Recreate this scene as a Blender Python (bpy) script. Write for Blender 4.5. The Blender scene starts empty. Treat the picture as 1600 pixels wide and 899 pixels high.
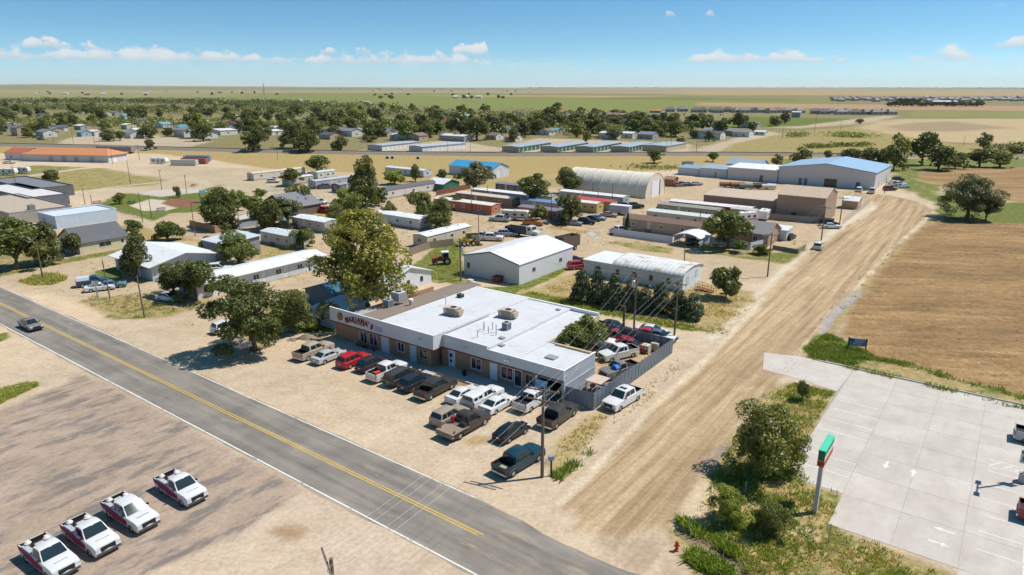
import bpy, bmesh, math, random
import numpy as np
from mathutils import Vector, Matrix

R = math.radians
random.seed(11)
rng = np.random.default_rng(11)
sc = bpy.context.scene
col = sc.collection

# ---------------------------------------------------------------- camera, sky, sun, exposure
CAM_H = 35.0                       # drone height above the ground in metres
FOC = 1067.0                       # focal length for a 1600 px wide picture (24 mm lens)
PITCH = math.atan((449.5 - 135.5) / FOC)
cam = bpy.data.cameras.new("camera"); cam.sensor_width = 36.0; cam.lens = 36.0 * FOC / 1600.0
cam.clip_start = 0.5; cam.clip_end = 60000
cam_o = bpy.data.objects.new("camera", cam); col.objects.link(cam_o)
cam_o.location = (0, 0, CAM_H); cam_o.rotation_euler = (math.pi / 2 - PITCH, 0, 0)
sc.camera = cam_o

SUN_EL = R(57); SUN_AZ = R(78)     # azimuth measured from +Y towards +X
world = bpy.data.worlds.new("World"); sc.world = world; world.use_nodes = True
sun = bpy.data.lights.new("sun", 'SUN'); sun.energy = 5.0; sun.angle = R(0.53); sun.color = (1.0, 0.95, 0.87)
sun_o = bpy.data.objects.new("sun", sun); col.objects.link(sun_o)
sd = Vector((math.cos(SUN_EL) * math.sin(SUN_AZ), math.cos(SUN_EL) * math.cos(SUN_AZ), math.sin(SUN_EL)))
sun_o.rotation_euler = sd.to_track_quat('Z', 'Y').to_euler(); sun_o.location = (60, 20, 120)
vs = sc.view_settings
vs.view_transform = 'Standard'; vs.look = 'None'; vs.gamma = 1.0; vs.use_curve_mapping = False; vs.exposure = 0.08
sc.cycles.max_bounces = 4; sc.cycles.diffuse_bounces = 2; sc.cycles.glossy_bounces = 2
sc.cycles.transmission_bounces = 3; sc.cycles.transparent_max_bounces = 6; sc.cycles.volume_bounces = 0
sc.cycles.use_adaptive_sampling = True; sc.cycles.adaptive_threshold = 0.02; sc.cycles.adaptive_min_samples = 12
sc.cycles.caustics_reflective = False; sc.cycles.caustics_refractive = False

def N(nt, kind, **kw):
    n = nt.nodes.new(kind)
    for k, v in kw.items():
        if k in ('op',): n.operation = v
        else: setattr(n, k, v)
    return n
def L(nt, a, b): nt.links.new(a, b)
def math_n(nt, op, a, b=None, c=None, clamp=False):
    n = nt.nodes.new('ShaderNodeMath'); n.operation = op; n.use_clamp = clamp
    for i, x in enumerate((a, b, c)):
        if x is None: continue
        if isinstance(x, (int, float)): n.inputs[i].default_value = x
        else: nt.links.new(x, n.inputs[i])
    return n.outputs[0]
def mix_n(nt, fac, a, b, mode='MIX'):
    n = nt.nodes.new('ShaderNodeMix'); n.data_type = 'RGBA'; n.blend_type = mode; n.clamp_factor = True
    for i, x in ((0, fac), (6, a), (7, b)):
        if isinstance(x, (int, float)): n.inputs[i].default_value = x
        elif isinstance(x, (tuple, list)): n.inputs[i].default_value = (*x[:3], 1)
        else: nt.links.new(x, n.inputs[i])
    return n.outputs[2]
def ramp_n(nt, x, lo, hi):
    n = nt.nodes.new('ShaderNodeMapRange'); n.interpolation_type = 'SMOOTHSTEP'
    n.inputs[1].default_value = lo; n.inputs[2].default_value = hi
    nt.links.new(x, n.inputs[0]); return n.outputs[0]
def noise_n(nt, vec, scale, detail=4, rough=0.55, dist=0.0, dims='3D'):
    n = nt.nodes.new('ShaderNodeTexNoise'); n.noise_dimensions = dims
    n.inputs['Scale'].default_value = scale; n.inputs['Detail'].default_value = detail
    n.inputs['Roughness'].default_value = rough; n.inputs['Distortion'].default_value = dist
    if vec is not None: nt.links.new(vec, n.inputs['Vector'])
    return n.outputs['Fac']
def map_n(nt, vec, scale=(1, 1, 1), rot=(0, 0, 0), loc=(0, 0, 0)):
    n = nt.nodes.new('ShaderNodeMapping')
    n.inputs['Scale'].default_value = scale; n.inputs['Rotation'].default_value = rot; n.inputs['Location'].default_value = loc
    nt.links.new(vec, n.inputs['Vector']); return n.outputs[0]

def build_sky():
    nt = world.node_tree; nt.nodes.clear()
    out = N(nt, 'ShaderNodeOutputWorld'); bg = N(nt, 'ShaderNodeBackground'); bg.inputs[1].default_value = 0.062
    sky = N(nt, 'ShaderNodeTexSky', sky_type='NISHITA'); sky.sun_disc = False
    sky.sun_elevation = SUN_EL; sky.sun_rotation = SUN_AZ; sky.altitude = 1600; sky.air_density = 1.0
    sky.dust_density = 0.3; sky.ozone_density = 2.5
    tc = N(nt, 'ShaderNodeTexCoord'); sep = N(nt, 'ShaderNodeSeparateXYZ'); L(nt, tc.outputs['Generated'], sep.inputs[0])
    x, y, z = sep.outputs
    # the haze layer near the ground is thin here: the sky turns blue within a few degrees of the horizon
    zz = math_n(nt, 'ADD', math_n(nt, 'MULTIPLY', math_n(nt, 'MAXIMUM', z, 0.0), 1.5), 0.03)
    comb = N(nt, 'ShaderNodeCombineXYZ'); L(nt, x, comb.inputs[0]); L(nt, y, comb.inputs[1]); L(nt, zz, comb.inputs[2])
    nrm = N(nt, 'ShaderNodeVectorMath', operation='NORMALIZE'); L(nt, comb.outputs[0], nrm.inputs[0])
    L(nt, nrm.outputs[0], sky.inputs[0])
    hs = N(nt, 'ShaderNodeHueSaturation'); hs.inputs['Saturation'].default_value = 1.22; hs.inputs['Hue'].default_value = 0.484; hs.inputs['Value'].default_value = 1.95; L(nt, sky.outputs[0], hs.inputs['Color'])
    skycol = hs.outputs[0]
    # fair-weather cumulus in a low band all round the horizon: az, el in degrees
    az = math_n(nt, 'MULTIPLY', math_n(nt, 'ARCTAN2', x, y), 57.29578)
    el = math_n(nt, 'MULTIPLY', math_n(nt, 'ARCSINE', z), 57.29578)
    total = None
    for k, (base, amp, thr, ws, seed, soft, dens) in enumerate(((1.75, 7.5, 0.42, 0.085, 3.0, 0.45, .72), (2.5, 9.0, 0.565, 0.16, 41.7, 0.35, .8), (1.2, 6.0, 0.40, 0.05, 77.1, 0.9, .22), (5.2, 9.0, 0.63, 0.22, 93.3, 0.3, .7))):
        c1 = N(nt, 'ShaderNodeCombineXYZ'); L(nt, az, c1.inputs[0]); c1.inputs[1].default_value = seed
        h = noise_n(nt, c1.outputs[0], ws, 2.0, 0.6)
        h = math_n(nt, 'MINIMUM', math_n(nt, 'MULTIPLY', math_n(nt, 'SUBTRACT', h, thr), amp), 0.9)
        c2 = N(nt, 'ShaderNodeCombineXYZ'); L(nt, az, c2.inputs[0]); L(nt, math_n(nt, 'MULTIPLY', el, 1.5), c2.inputs[1]); c2.inputs[2].default_value = seed
        d = noise_n(nt, c2.outputs[0], 0.75, 5.0, 0.6)
        d = math_n(nt, 'SUBTRACT', d, 0.5)
        top = math_n(nt, 'ADD', math_n(nt, 'ADD', h, base), math_n(nt, 'MULTIPLY', d, 2.6))
        up = ramp_n(nt, math_n(nt, 'SUBTRACT', top, el), 0.0, soft)
        lowb = ramp_n(nt, math_n(nt, 'ADD', math_n(nt, 'SUBTRACT', el, base), math_n(nt, 'MULTIPLY', d, 0.5)), -0.25, 0.3)
        m = math_n(nt, 'MULTIPLY', math_n(nt, 'MULTIPLY', up, lowb), dens)
        shade = ramp_n(nt, math_n(nt, 'ADD', math_n(nt, 'SUBTRACT', el, base), math_n(nt, 'MULTIPLY', d, 1.2)), -0.3, 0.7)
        ccol = mix_n(nt, shade, (9.0, 9.8, 10.8), (13.5, 13.3, 13.0))
        skycol = mix_n(nt, m, skycol, ccol)
    hazef = ramp_n(nt, el, 1.9, -0.2)
    skycol = mix_n(nt, math_n(nt, 'MULTIPLY', hazef, 0.35), skycol, (9.0, 10.4, 11.4))
    L(nt, skycol, bg.inputs[0]); L(nt, bg.outputs[0], out.inputs[0])
build_sky(); world.cycles.sampling_method = 'MANUAL'; world.cycles.sample_map_resolution = 256

# ---------------------------------------------------------------- survey: photograph pixels (1600 px wide) to the level ground
def gp(px, py, z=0.0):
    x = (px - 800.0) / FOC; y = -(py - 449.5) / FOC
    dy = math.cos(PITCH) + y * math.sin(PITCH); dz = -math.sin(PITCH) + y * math.cos(PITCH)
    t = -(CAM_H - z) / dz
    return Vector((x * t, dy * t, z))
def hgt(px, py, pyt):
    b = gp(px, py); y = -(pyt - 449.5) / FOC
    return CAM_H + b.y * (-math.sin(PITCH) + y * math.cos(PITCH)) / (math.cos(PITCH) + y * math.sin(PITCH))
def mpp(px, py):                   # metres per pixel across, at a ground pixel
    b = gp(px, py); return (b.y * math.cos(PITCH) + CAM_H * math.sin(PITCH)) / FOC
A0 = R(-36.5)                      # the street grid: U along the highway, V along the dirt road
UX = Vector((math.cos(A0), math.sin(A0), 0)); VX = Vector((-math.sin(A0), math.cos(A0), 0))
AV = A0 + math.pi / 2
def uv(u, v, z=0.0): return UX * u + VX * v + Vector((0, 0, z))
def to_uv(p): return p.x * UX.x + p.y * UX.y, p.x * VX.x + p.y * VX.y

# ---------------------------------------------------------------- objects
def tag(o, label=None, cat=None, group=None, kind=None):
    if label: o['label'] = label
    if cat: o['category'] = cat
    if group: o['group'] = group
    if kind: o['kind'] = kind
    return o
def thing(name, label, cat, loc=(0, 0, 0), rz=0.0, group=None):
    o = bpy.data.objects.new(name, None); col.objects.link(o); o.empty_display_size = 0.1
    o.location = loc; o.rotation_euler = (0, 0, rz)
    return tag(o, label, cat, group)
def link_mesh(name, me, parent=None, loc=None, color=None, rot=None):
    o = bpy.data.objects.new(name, me); col.objects.link(o)
    if parent is not None: o.parent = parent
    if loc is not None: o.location = loc
    if rot is not None: o.rotation_euler = rot
    if color is not None: o.color = (*color[:3], 1)
    return o
def copy_tree(o, parent=None):
    c = o.copy(); col.objects.link(c)
    if parent is not None: c.parent = parent
    for ch in o.children: copy_tree(ch, c)
    return c

class MB:
    """collects geometry for ONE mesh"""
    def __init__(s): s.v = []; s.f = []; s.m = []
    def add(s, vs, fs, m=0):
        b = len(s.v); s.v.extend([tuple(x) for x in vs])
        for f in fs: s.f.append([i + b for i in f]); s.m.append(m)
        return s
    def box(s, x0, x1, y0, y1, z0, z1, m=0):
        vs = [(x0, y0, z0), (x1, y0, z0), (x1, y1, z0), (x0, y1, z0), (x0, y0, z1), (x1, y0, z1), (x1, y1, z1), (x0, y1, z1)]
        return s.add(vs, [(0, 3, 2, 1), (4, 5, 6, 7), (0, 1, 5, 4), (1, 2, 6, 5), (2, 3, 7, 6), (3, 0, 4, 7)], m)
    def bar(s, p, q, w, h=None, m=0):                     # square bar between two points
        h = h or w; p = Vector(p); q = Vector(q); d = (q - p).normalized()
        a = d.cross(Vector((0, 0, 1)));  a = Vector((1, 0, 0)) if a.length < 1e-4 else a.normalized()
        b = a.cross(d).normalized(); a = a * w / 2; b = b * h / 2
        vs = [p - a - b, p + a - b, p + a + b, p - a + b, q - a - b, q + a - b, q + a + b, q - a + b]
        return s.add(vs, [(0, 3, 2, 1), (4, 5, 6, 7), (0, 1, 5, 4), (1, 2, 6, 5), (2, 3, 7, 6), (3, 0, 4, 7)], m)
    def tube(s, pts, rad, n=8, m=0, caps=True):
        pts = [Vector(p) for p in pts]; rad = rad if isinstance(rad, (list, tuple)) else [rad] * len(pts)
        rings = []
        for i, p in enumerate(pts):
            d = (pts[min(i + 1, len(pts) - 1)] - pts[max(i - 1, 0)]).normalized()
            a = d.cross(Vector((0, 0, 1))); a = Vector((1, 0, 0)) if a.length < 1e-3 else a.normalized(); b = d.cross(a).normalized()
            rings.append([p + (a * math.cos(t) + b * math.sin(t)) * rad[i] for t in [2 * math.pi * k / n for k in range(n)]])
        vs = [v for r in rings for v in r]; fs = []
        for i in range(len(pts) - 1):
            for k in range(n):
                fs.append((i * n + k, i * n + (k + 1) % n, (i + 1) * n + (k + 1) % n, (i + 1) * n + k))
        if caps: fs.append(tuple(range(n))[::-1]); fs.append(tuple(range((len(pts) - 1) * n, len(pts) * n)))
        return s.add(vs, fs, m)
    def prism(s, prof, a0, a1, axis='x', m=0):            # closed 2-D profile swept along an axis
        n = len(prof); vs = []
        for a in (a0, a1):
            for (p, q) in prof:
                vs.append((a, p, q) if axis == 'x' else (p, a, q) if axis == 'y' else (p, q, a))
        fs = [tuple(range(n))[::-1], tuple(range(n, 2 * n))]
        for i in range(n): fs.append((i, (i + 1) % n, n + (i + 1) % n, n + i))
        return s.add(vs, fs, m)
    def build(s, name, mats, parent=None, smooth=False, loc=None, color=None, angle=None):
        me = s.mesh(name, mats, smooth, angle)
        return link_mesh(name, me, parent, loc, color)
    def mesh(s, name, mats, smooth=False, angle=None):
        me = bpy.data.meshes.new(name); me.from_pydata(s.v, [], s.f)
        mats = mats if isinstance(mats, (list, tuple)) else [mats]
        for m in mats: me.materials.append(m)
        if len(mats) > 1: me.polygons.foreach_set('material_index', s.m)
        bm = bmesh.new(); bm.from_mesh(me); bmesh.ops.recalc_face_normals(bm, faces=bm.faces); bm.to_mesh(me); bm.free()
        if smooth:
            me.polygons.foreach_set('use_smooth', [True] * len(me.polygons))
            if angle: me.set_sharp_from_angle(angle=R(angle))
        me.update(); return me
def np_mesh(name, V, Fq, mats, mi=None, smooth=False):
    """V (n,3), Fq (m,k) fixed-size faces"""
    me = bpy.data.meshes.new(name); k = Fq.shape[1]
    me.vertices.add(len(V)); me.vertices.foreach_set('co', V.astype(np.float32).ravel())
    me.loops.add(Fq.size); me.loops.foreach_set('vertex_index', Fq.astype(np.int32).ravel())
    me.polygons.add(len(Fq)); me.polygons.foreach_set('loop_start', np.arange(0, Fq.size, k, dtype=np.int32))
    for m in (mats if isinstance(mats, (list, tuple)) else [mats]): me.materials.append(m)
    if mi is not None: me.polygons.foreach_set('material_index', mi.astype(np.int32))
    if smooth: me.polygons.foreach_set('use_smooth', np.ones(len(Fq), dtype=bool))
    me.update(calc_edges=True); return me

# ---------------------------------------------------------------- materials
MATS = {}
def mat(name, rgb, rough=0.8, var=0.12, scale=1.2, metal=0.0, bump=0.0, bscale=20.0, objcol=False, ribs=None, dirt=0.0, dirtcol=(.30, .24, .17), spec=0.4, streak=0.0, coat=0.0):
    """procedural paint / plaster / metal: colour, blotchy wear, optional ribs (axis, per metre, depth) and streaks"""
    if name in MATS: return MATS[name]
    m = bpy.data.materials.new(name); m.use_nodes = True; nt = m.node_tree; b = nt.nodes['Principled BSDF']
    tc = N(nt, 'ShaderNodeTexCoord'); v = tc.outputs['Object']
    geo = N(nt, 'ShaderNodeNewGeometry')
    if objcol:
        oi = N(nt, 'ShaderNodeObjectInfo'); base = mix_n(nt, 1.0, oi.outputs['Color'], rgb, 'MULTIPLY'); rnd = oi.outputs['Random']
        off = N(nt, 'ShaderNodeVectorMath', operation='ADD'); L(nt, v, off.inputs[0])
        cb = N(nt, 'ShaderNodeCombineXYZ'); L(nt, math_n(nt, 'MULTIPLY', rnd, 50.0), cb.inputs[0]); L(nt, cb.outputs[0], off.inputs[1]); v = off.outputs[0]
    else:
        base = (*rgb, 1)
    n1 = noise_n(nt, v, scale, 6, 0.62)
    f = math_n(nt, 'ADD', math_n(nt, 'MULTIPLY', math_n(nt, 'SUBTRACT', n1, 0.5), var * 2.4), 1.0)
    cmb = N(nt, 'ShaderNodeCombineColor'); [L(nt, f, cmb.inputs[i]) for i in range(3)]
    c = mix_n(nt, 1.0, base, cmb.outputs[0], 'MULTIPLY')
    if streak:
        sv = map_n(nt, v, (3.0, 3.0, 0.25)); n2 = noise_n(nt, sv, 1.6, 5, 0.6)
        c = mix_n(nt, math_n(nt, 'MULTIPLY', ramp_n(nt, n2, 0.48, 0.72), streak), c, dirtcol)
    if dirt:
        n3 = noise_n(nt, v, 0.55, 7, 0.68, 0.4)
        c = mix_n(nt, math_n(nt, 'MULTIPLY', ramp_n(nt, n3, 0.5, 0.68), dirt), c, dirtcol)
    L(nt, c, b.inputs['Base Color'])
    b.inputs['Roughness'].default_value = rough; b.inputs['Metallic'].default_value = metal
    b.inputs['Specular IOR Level'].default_value = spec
    if coat: b.inputs['Coat Weight'].default_value = coat; b.inputs['Coat Roughness'].default_value = 0.06
    hgts = None
    if bump:
        hgts = math_n(nt, 'MULTIPLY', noise_n(nt, v, bscale, 4, 0.6), bump)
    if ribs:
        ax, per, dep = ribs
        sp = N(nt, 'ShaderNodeSeparateXYZ'); L(nt, tc.outputs['Object'], sp.inputs[0])
        w = math_n(nt, 'ABSOLUTE', math_n(nt, 'SINE', math_n(nt, 'MULTIPLY', sp.outputs[ax], math.pi * per)))
        w = math_n(nt, 'MULTIPLY', math_n(nt, 'POWER', w, 6.0), dep)
        hgts = w if hgts is None else math_n(nt, 'ADD', hgts, w)
    if hgts is not None:
        bp = N(nt, 'ShaderNodeBump'); bp.inputs['Strength'].default_value = 0.7; bp.inputs['Distance'].default_value = 1.0
        L(nt, hgts, bp.inputs['Height']); L(nt, bp.outputs[0], b.inputs['Normal'])
    MATS[name] = m; return m

def leaf_mat(name, rgb, trans=0.32):
    if name in MATS: return MATS[name]
    m = bpy.data.materials.new(name); m.use_nodes = True; nt = m.node_tree; nt.nodes.clear()
    out = N(nt, 'ShaderNodeOutputMaterial'); geo = N(nt, 'ShaderNodeNewGeometry'); oi = N(nt, 'ShaderNodeObjectInfo')
    tc = N(nt, 'ShaderNodeTexCoord')
    base = mix_n(nt, 1.0, oi.outputs['Color'], rgb, 'MULTIPLY')
    n1 = noise_n(nt, tc.outputs['Object'], 0.7, 3, 0.6)
    f = math_n(nt, 'ADD', math_n(nt, 'MULTIPLY', geo.outputs['Random Per Island'], 0.5), math_n(nt, 'MULTIPLY', n1, 0.8))
    f = math_n(nt, 'ADD', f, 0.42)
    cmb = N(nt, 'ShaderNodeCombineColor'); L(nt, math_n(nt, 'MULTIPLY', f, math_n(nt, 'ADD', math_n(nt, 'MULTIPLY', n1, 0.5), 0.78)), cmb.inputs[0]); L(nt, f, cmb.inputs[1]); L(nt, f, cmb.inputs[2])
    c = mix_n(nt, 1.0, base, cmb.outputs[0], 'MULTIPLY')
    d = N(nt, 'ShaderNodeBsdfDiffuse'); t = N(nt, 'ShaderNodeBsdfTranslucent'); g = N(nt, 'ShaderNodeBsdfGlossy'); g.inputs['Roughness'].default_value = 0.45
    L(nt, c, d.inputs[0]); L(nt, mix_n(nt, 1.0, c, (1.1, 1.15, 0.5), 'MULTIPLY'), t.inputs[0])
    mx = N(nt, 'ShaderNodeMixShader'); mx.inputs[0].default_value = trans; L(nt, d.outputs[0], mx.inputs[1]); L(nt, t.outputs[0], mx.inputs[2])
    m2 = N(nt, 'ShaderNodeMixShader'); m2.inputs[0].default_value = 0.04; L(nt, mx.outputs[0], m2.inputs[1]); L(nt, g.outputs[0], m2.inputs[2])
    L(nt, m2.outputs[0], out.inputs[0]); MATS[name] = m; return m
def glass_mat(name, rgb=(.02, .028, .034), rough=0.06, spec=0.6):
    if name in MATS: return MATS[name]
    m = bpy.data.materials.new(name); m.use_nodes = True; nt = m.node_tree; b = nt.nodes['Principled BSDF']
    tc = N(nt, 'ShaderNodeTexCoord'); n1 = noise_n(nt, tc.outputs['Object'], 1.3, 3)
    L(nt, mix_n(nt, n1, tuple(c * 0.6 for c in rgb), tuple(c * 1.5 for c in rgb)), b.inputs['Base Color'])
    b.inputs['Roughness'].default_value = rough; b.inputs['Specular IOR Level'].default_value = spec
    MATS[name] = m; return m

GLASS = glass_mat('window_glass'); CARGLASS = glass_mat('car_glass', (.014, .026, .03), 0.04, 0.8)
# ---------------------------------------------------------------- ground
def vnoise(x, y, seed=0):
    xi = np.floor(x).astype(np.int64); yi = np.floor(y).astype(np.int64); fx = x - xi; fy = y - yi
    def h(a, b):
        n = (a * 374761393 + b * 668265263 + seed * 974711) & 0x7fffffff
        n = ((n ^ (n >> 13)) * 1274126177) & 0x7fffffff
        return ((n ^ (n >> 16)) & 0xffff) / 65535.0
    sx = fx * fx * (3 - 2 * fx); sy = fy * fy * (3 - 2 * fy)
    a = h(xi, yi); b = h(xi + 1, yi); c = h(xi, yi + 1); d = h(xi + 1, yi + 1)
    return (a * (1 - sx) + b * sx) * (1 - sy) + (c * (1 - sx) + d * sx) * sy
def fbm(x, y, s, o=4, seed=0):
    t = 0; a = 0.5; f = 1.0 / s
    for k in range(o): t = t + a * vnoise(x * f + 17.3 * k, y * f - 9.1 * k, seed + k); a *= 0.5; f *= 2.03
    return t / (1 - 0.5 ** o) - 0.5
def sdist(X, Y, poly):
    """signed distance to a polygon, positive inside"""
    P = np.array(poly, dtype=float); d = np.full(X.shape, 1e18); ins = np.zeros(X.shape, bool)
    for i in range(len(P)):
        a = P[i]; b = P[(i + 1) % len(P)]; e = b - a; wx = X - a[0]; wy = Y - a[1]
        t = np.clip((wx * e[0] + wy * e[1]) / (e @ e + 1e-12), 0, 1)
        d = np.minimum(d, (wx - e[0] * t) ** 2 + (wy - e[1] * t) ** 2)
        cond = ((a[1] > Y) != (b[1] > Y))
        xs = a[0] + (Y - a[1]) * e[0] / (e[1] if abs(e[1]) > 1e-12 else 1e-12)
        ins ^= cond & (X < xs)
    return np.where(ins, 1, -1) * np.sqrt(d)
def poly_px(*p): return [tuple(gp(*q).xy) for q in p]
def poly_uv(*p): return [tuple(uv(*q).xy) for q in p]
def band_px(pts, w):
    c = [gp(*q) for q in pts]; l = []; r = []
    for i, p in enumerate(c):
        d = (c[min(i + 1, len(c) - 1)] - c[max(i - 1, 0)]).normalized(); n = Vector((-d.y, d.x, 0)) * (w / 2 if not isinstance(w, list) else w[i] / 2)
        l.append(tuple((p + n).xy)); r.append(tuple((p - n).xy))
    return l + r[::-1]

DIRT = (.515, .40, .275); PALE = (.55, .45, .325); ROADD = (.405, .29, .17); GREEN = (.115, .145, .030); DRYG = (.34, .255, .10); GOLD = (.40, .285, .085)
# (name of the region or None, polygon, colour, masks (green, dry, dark, streak), edge softness m, edge jitter m)
PAINT = []
def paint(poly, c, g=0, d=0, k=0, s=0, soft=1.0, jit=1.5, reg=None): PAINT.append((reg, poly, c, (g, d, k, s), soft, jit))
W_ = -3000; E_ = 4600
paint(poly_px((W_, 228), (0, 227), (250, 233), (560, 240), (800, 243), (1100, 241), (1330, 244), (1600, 244), (E_, 240), (E_, 135.75), (W_, 135.75)), (.185, .165, .075), .3, .4, soft=6, jit=10, reg='far_plain')
# beyond the town
paint(poly_px((W_, 152), (0, 152), (400, 152), (400, 144), (W_, 144)), (.25, .235, .095), soft=40, jit=60)
paint(poly_px((W_, 146), (400, 145.5), (1000, 147), (E_, 148), (E_, 135.75), (W_, 135.75)), (.30, .245, .135), soft=100, jit=100)
paint(poly_px((W_, 141.5), (300, 142), (900, 141), (900, 139.5), (W_, 139.3)), (.22, .22, .09), soft=150, jit=100)
paint(poly_px((330, 166), (380, 149), (560, 146.5), (780, 148), (1000, 151), (1330, 158), (1330, 164), (1130, 170), (1000, 174), (780, 172), (640, 165)), (.19, .205, .055), soft=14, jit=16)
paint(poly_px((640, 150), (800, 148.5), (1010, 150.5), (1010, 152.5), (800, 151.5)), (.36, .27, .12), soft=14, jit=12)
paint(poly_px((850, 153.2), (1240, 156), (1240, 157.2), (850, 154.2)), (.13, .125, .05), soft=10, jit=8)
paint(poly_px((1050, 141.5), (1700, 143), (1700, 150.5), (1050, 149)), (.35, .265, .13), soft=60, jit=40)
paint(poly_px((1090, 160), (1250, 162.5), (1620, 166), (1620, 173.5), (1410, 172), (1200, 168), (1090, 165)), (.37, .235, .13), soft=10, jit=10)
paint(poly_px((1410, 173), (1900, 175), (1900, 188), (1410, 182)), (.22, .21, .07), soft=10, jit=12)
paint(poly_px((1120, 192), (1150, 183), (1330, 186), (1330, 194), (1250, 200), (1130, 198)), (.13, .21, .035), 1.0, soft=5, jit=3)
paint(poly_px((1195, 199), (1250, 201), (1350, 193), (1405, 182), (1385, 181), (1330, 186.5), (1250, 197)), (.42, .33, .22), soft=4, jit=3)
paint(poly_px((1340, 196), (1400, 186), (2300, 184), (2300, 228), (1600, 226), (1490, 222), (1390, 213), (1345, 206)), (.43, .325, .18), 0, .25, soft=8, jit=10)
paint(poly_px((1380, 196), (1480, 190), (1580, 200), (1500, 207), (1400, 204)), (.31, .225, .13), soft=8, jit=10)
# open ground inside the town
for q in (((95, 221), (170, 203), (330, 222), (300, 230), (110, 232)), ((800, 226), (840, 216), (1080, 226), (1080, 238), (790, 238)), ((560, 236), (700, 218), (800, 236)), ((120, 212), (175, 206), (165, 222), (85, 226)), ((1080, 235), (1150, 215), (1200, 205), (1230, 210), (1150, 225), (1120, 240))):
    paint(poly_px(*q), (.43, .345, .235), 0, .2, soft=4, jit=5)
# railway corridor
paint(poly_px((W_, 262), (-200, 247), (0, 240), (150, 238), (250, 240), (330, 250), (430, 266), (600, 273), (760, 276), (890, 275), (1050, 266), (1110, 258), (1230, 259), (1400, 268), (1440, 290), (1600, 300), (E_, 300), (E_, 240), (1600, 244), (1330, 244), (1100, 241), (800, 243), (560, 240), (250, 233), (0, 227), (W_, 228)), GOLD, .14, .85, soft=3, jit=5, reg='rail_verge')
paint(poly_px((1200, 248), (E_, 248), (E_, 282), (1600, 262), (1430, 266), (1390, 274), (1330, 264), (1230, 260)), (.2, .2, .06), .55, .3, soft=4, jit=5)
paint(poly_px((1240, 205), (1330, 200), (1480, 225), (1600, 228), (1600, 242), (1330, 243), (1130, 240), (1150, 225)), (.27, .225, .08), .4, .6, soft=4, jit=6)
# tan field behind the cottonwood, verge beside it
paint(poly_px((1428, 268), (1520, 262), (2300, 258), (2300, 330), (1590, 318), (1480, 290), (1436, 283)), (.37, .245, .125), 0, .12, 0, .1, soft=2, jit=2.5, reg='tan_field')
paint(poly_px((1400, 262), (1440, 262), (1436, 283), (1470, 290), (1465, 318), (1425, 300), (1390, 290)), (.2, .2, .06), .6, .4, soft=2, jit=3)
paint(poly_px((1462, 325), (1475, 300), (1560, 316), (2300, 332), (2300, 350), (1600, 350), (1560, 352), (1470, 345)), (.18, .18, .05), .75, .4, soft=2, jit=2)
# town ground: bare earth lots
paint(poly_px((250, 258), (600, 272), (1000, 275), (1380, 285), (1330, 330), (1200, 440), (1000, 440), (860, 430), (640, 440), (520, 470), (300, 400), (200, 330)), (.445, .335, .215), .0, .12, soft=4, jit=4)
paint(poly_px((-200, 330), (200, 330), (330, 400), (520, 470), (480, 520), (300, 520), (140, 470), (-200, 430)), (.455, .35, .23), 0, .1, soft=3, jit=3)
paint(poly_px((250, 258), (430, 268), (600, 275), (600, 330), (330, 330), (250, 300)), (.44, .35, .23), 0, .25, soft=4, jit=5)
paint(poly_px((560, 262), (900, 276), (900, 292), (760, 300), (580, 285)), (.38, .28, .13), .1, .65, soft=3, jit=3)
paint(poly_px((730, 283), (900, 278), (895, 290), (790, 296)), (.3, .24, .09), .3, .7, soft=2, jit=3)
# grass lots to the left
paint(poly_px((-300, 300), (0, 281), (95, 264.5), (160, 263), (268, 283.5), (235, 290), (60, 303), (-300, 330)), (.25, .225, .085), .42, .62, soft=1.5, jit=2.5, reg='grass_lot')
paint(poly_px((-300, 290), (0, 268), (30, 261), (60, 258.5), (136, 261.5), (92, 267.5), (0, 281.5)), (.22, .21, .08), .5, .5, soft=1.5, jit=2)
paint(band_px([(-300, 305), (0, 282.5), (95, 268), (140, 262)], 5), (.50, .41, .29), soft=1, jit=.6)
paint(poly_px((150, 322), (186, 303), (312, 300), (345, 288), (346, 318), (330, 330), (262, 334), (240, 346), (215, 338)), (.12, .165, .03), .95, .15, soft=1, jit=1, reg='park_lawn')
paint(poly_px((200, 322), (235, 311), (300, 318), (262, 330), (225, 330)), (.50, .42, .32), soft=.7, jit=.5)
paint(poly_px((252, 318), (270, 309), (316, 313), (300, 324), (275, 325)), (.22, .11, .065), soft=.6, jit=.4)
paint(poly_px((212, 303), (240, 297), (300, 296), (330, 299), (250, 308)), (.47, .42, .36), soft=.6, jit=.4)
paint(poly_px((172, 362), (200, 350), (290, 372), (310, 376), (250, 378), (192, 392), (182, 380)), (.29, .23, .085), .3, .85, soft=1, jit=1.5)
paint(poly_px((-60, 425), (0, 415), (100, 405), (190, 388), (192, 396), (100, 412), (0, 432), (-60, 445)), (.2, .18, .06), .6, .5, soft=1, jit=1.5)
paint(poly_px((-100, 410), (0, 345), (80, 395), (60, 415), (0, 428)), (.2, .17, .08), .3, .5, soft=1.5, jit=2)
paint(poly_px((31, 440), (48, 431), (75, 427), (104, 430), (103, 438), (80, 445), (52, 446)), (.22, .21, .05), .75, .7, soft=.6, jit=.9)
paint(poly_px((145, 424), (185, 418), (196, 434), (180, 442), (150, 436)), (.14, .16, .04), .8, .4, soft=.6, jit=.8)
paint(poly_px((122, 473), (150, 462), (200, 463), (258, 456), (335, 468), (320, 482), (250, 500), (215, 499), (178, 490), (140, 480)), (.33, .245, .12), .42, .55, soft=1.2, jit=2)
paint(poly_px((170, 495), (235, 490), (238, 498), (205, 501)), (.3, .24, .1), .6, .5, soft=.6, jit=1.2)
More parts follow.
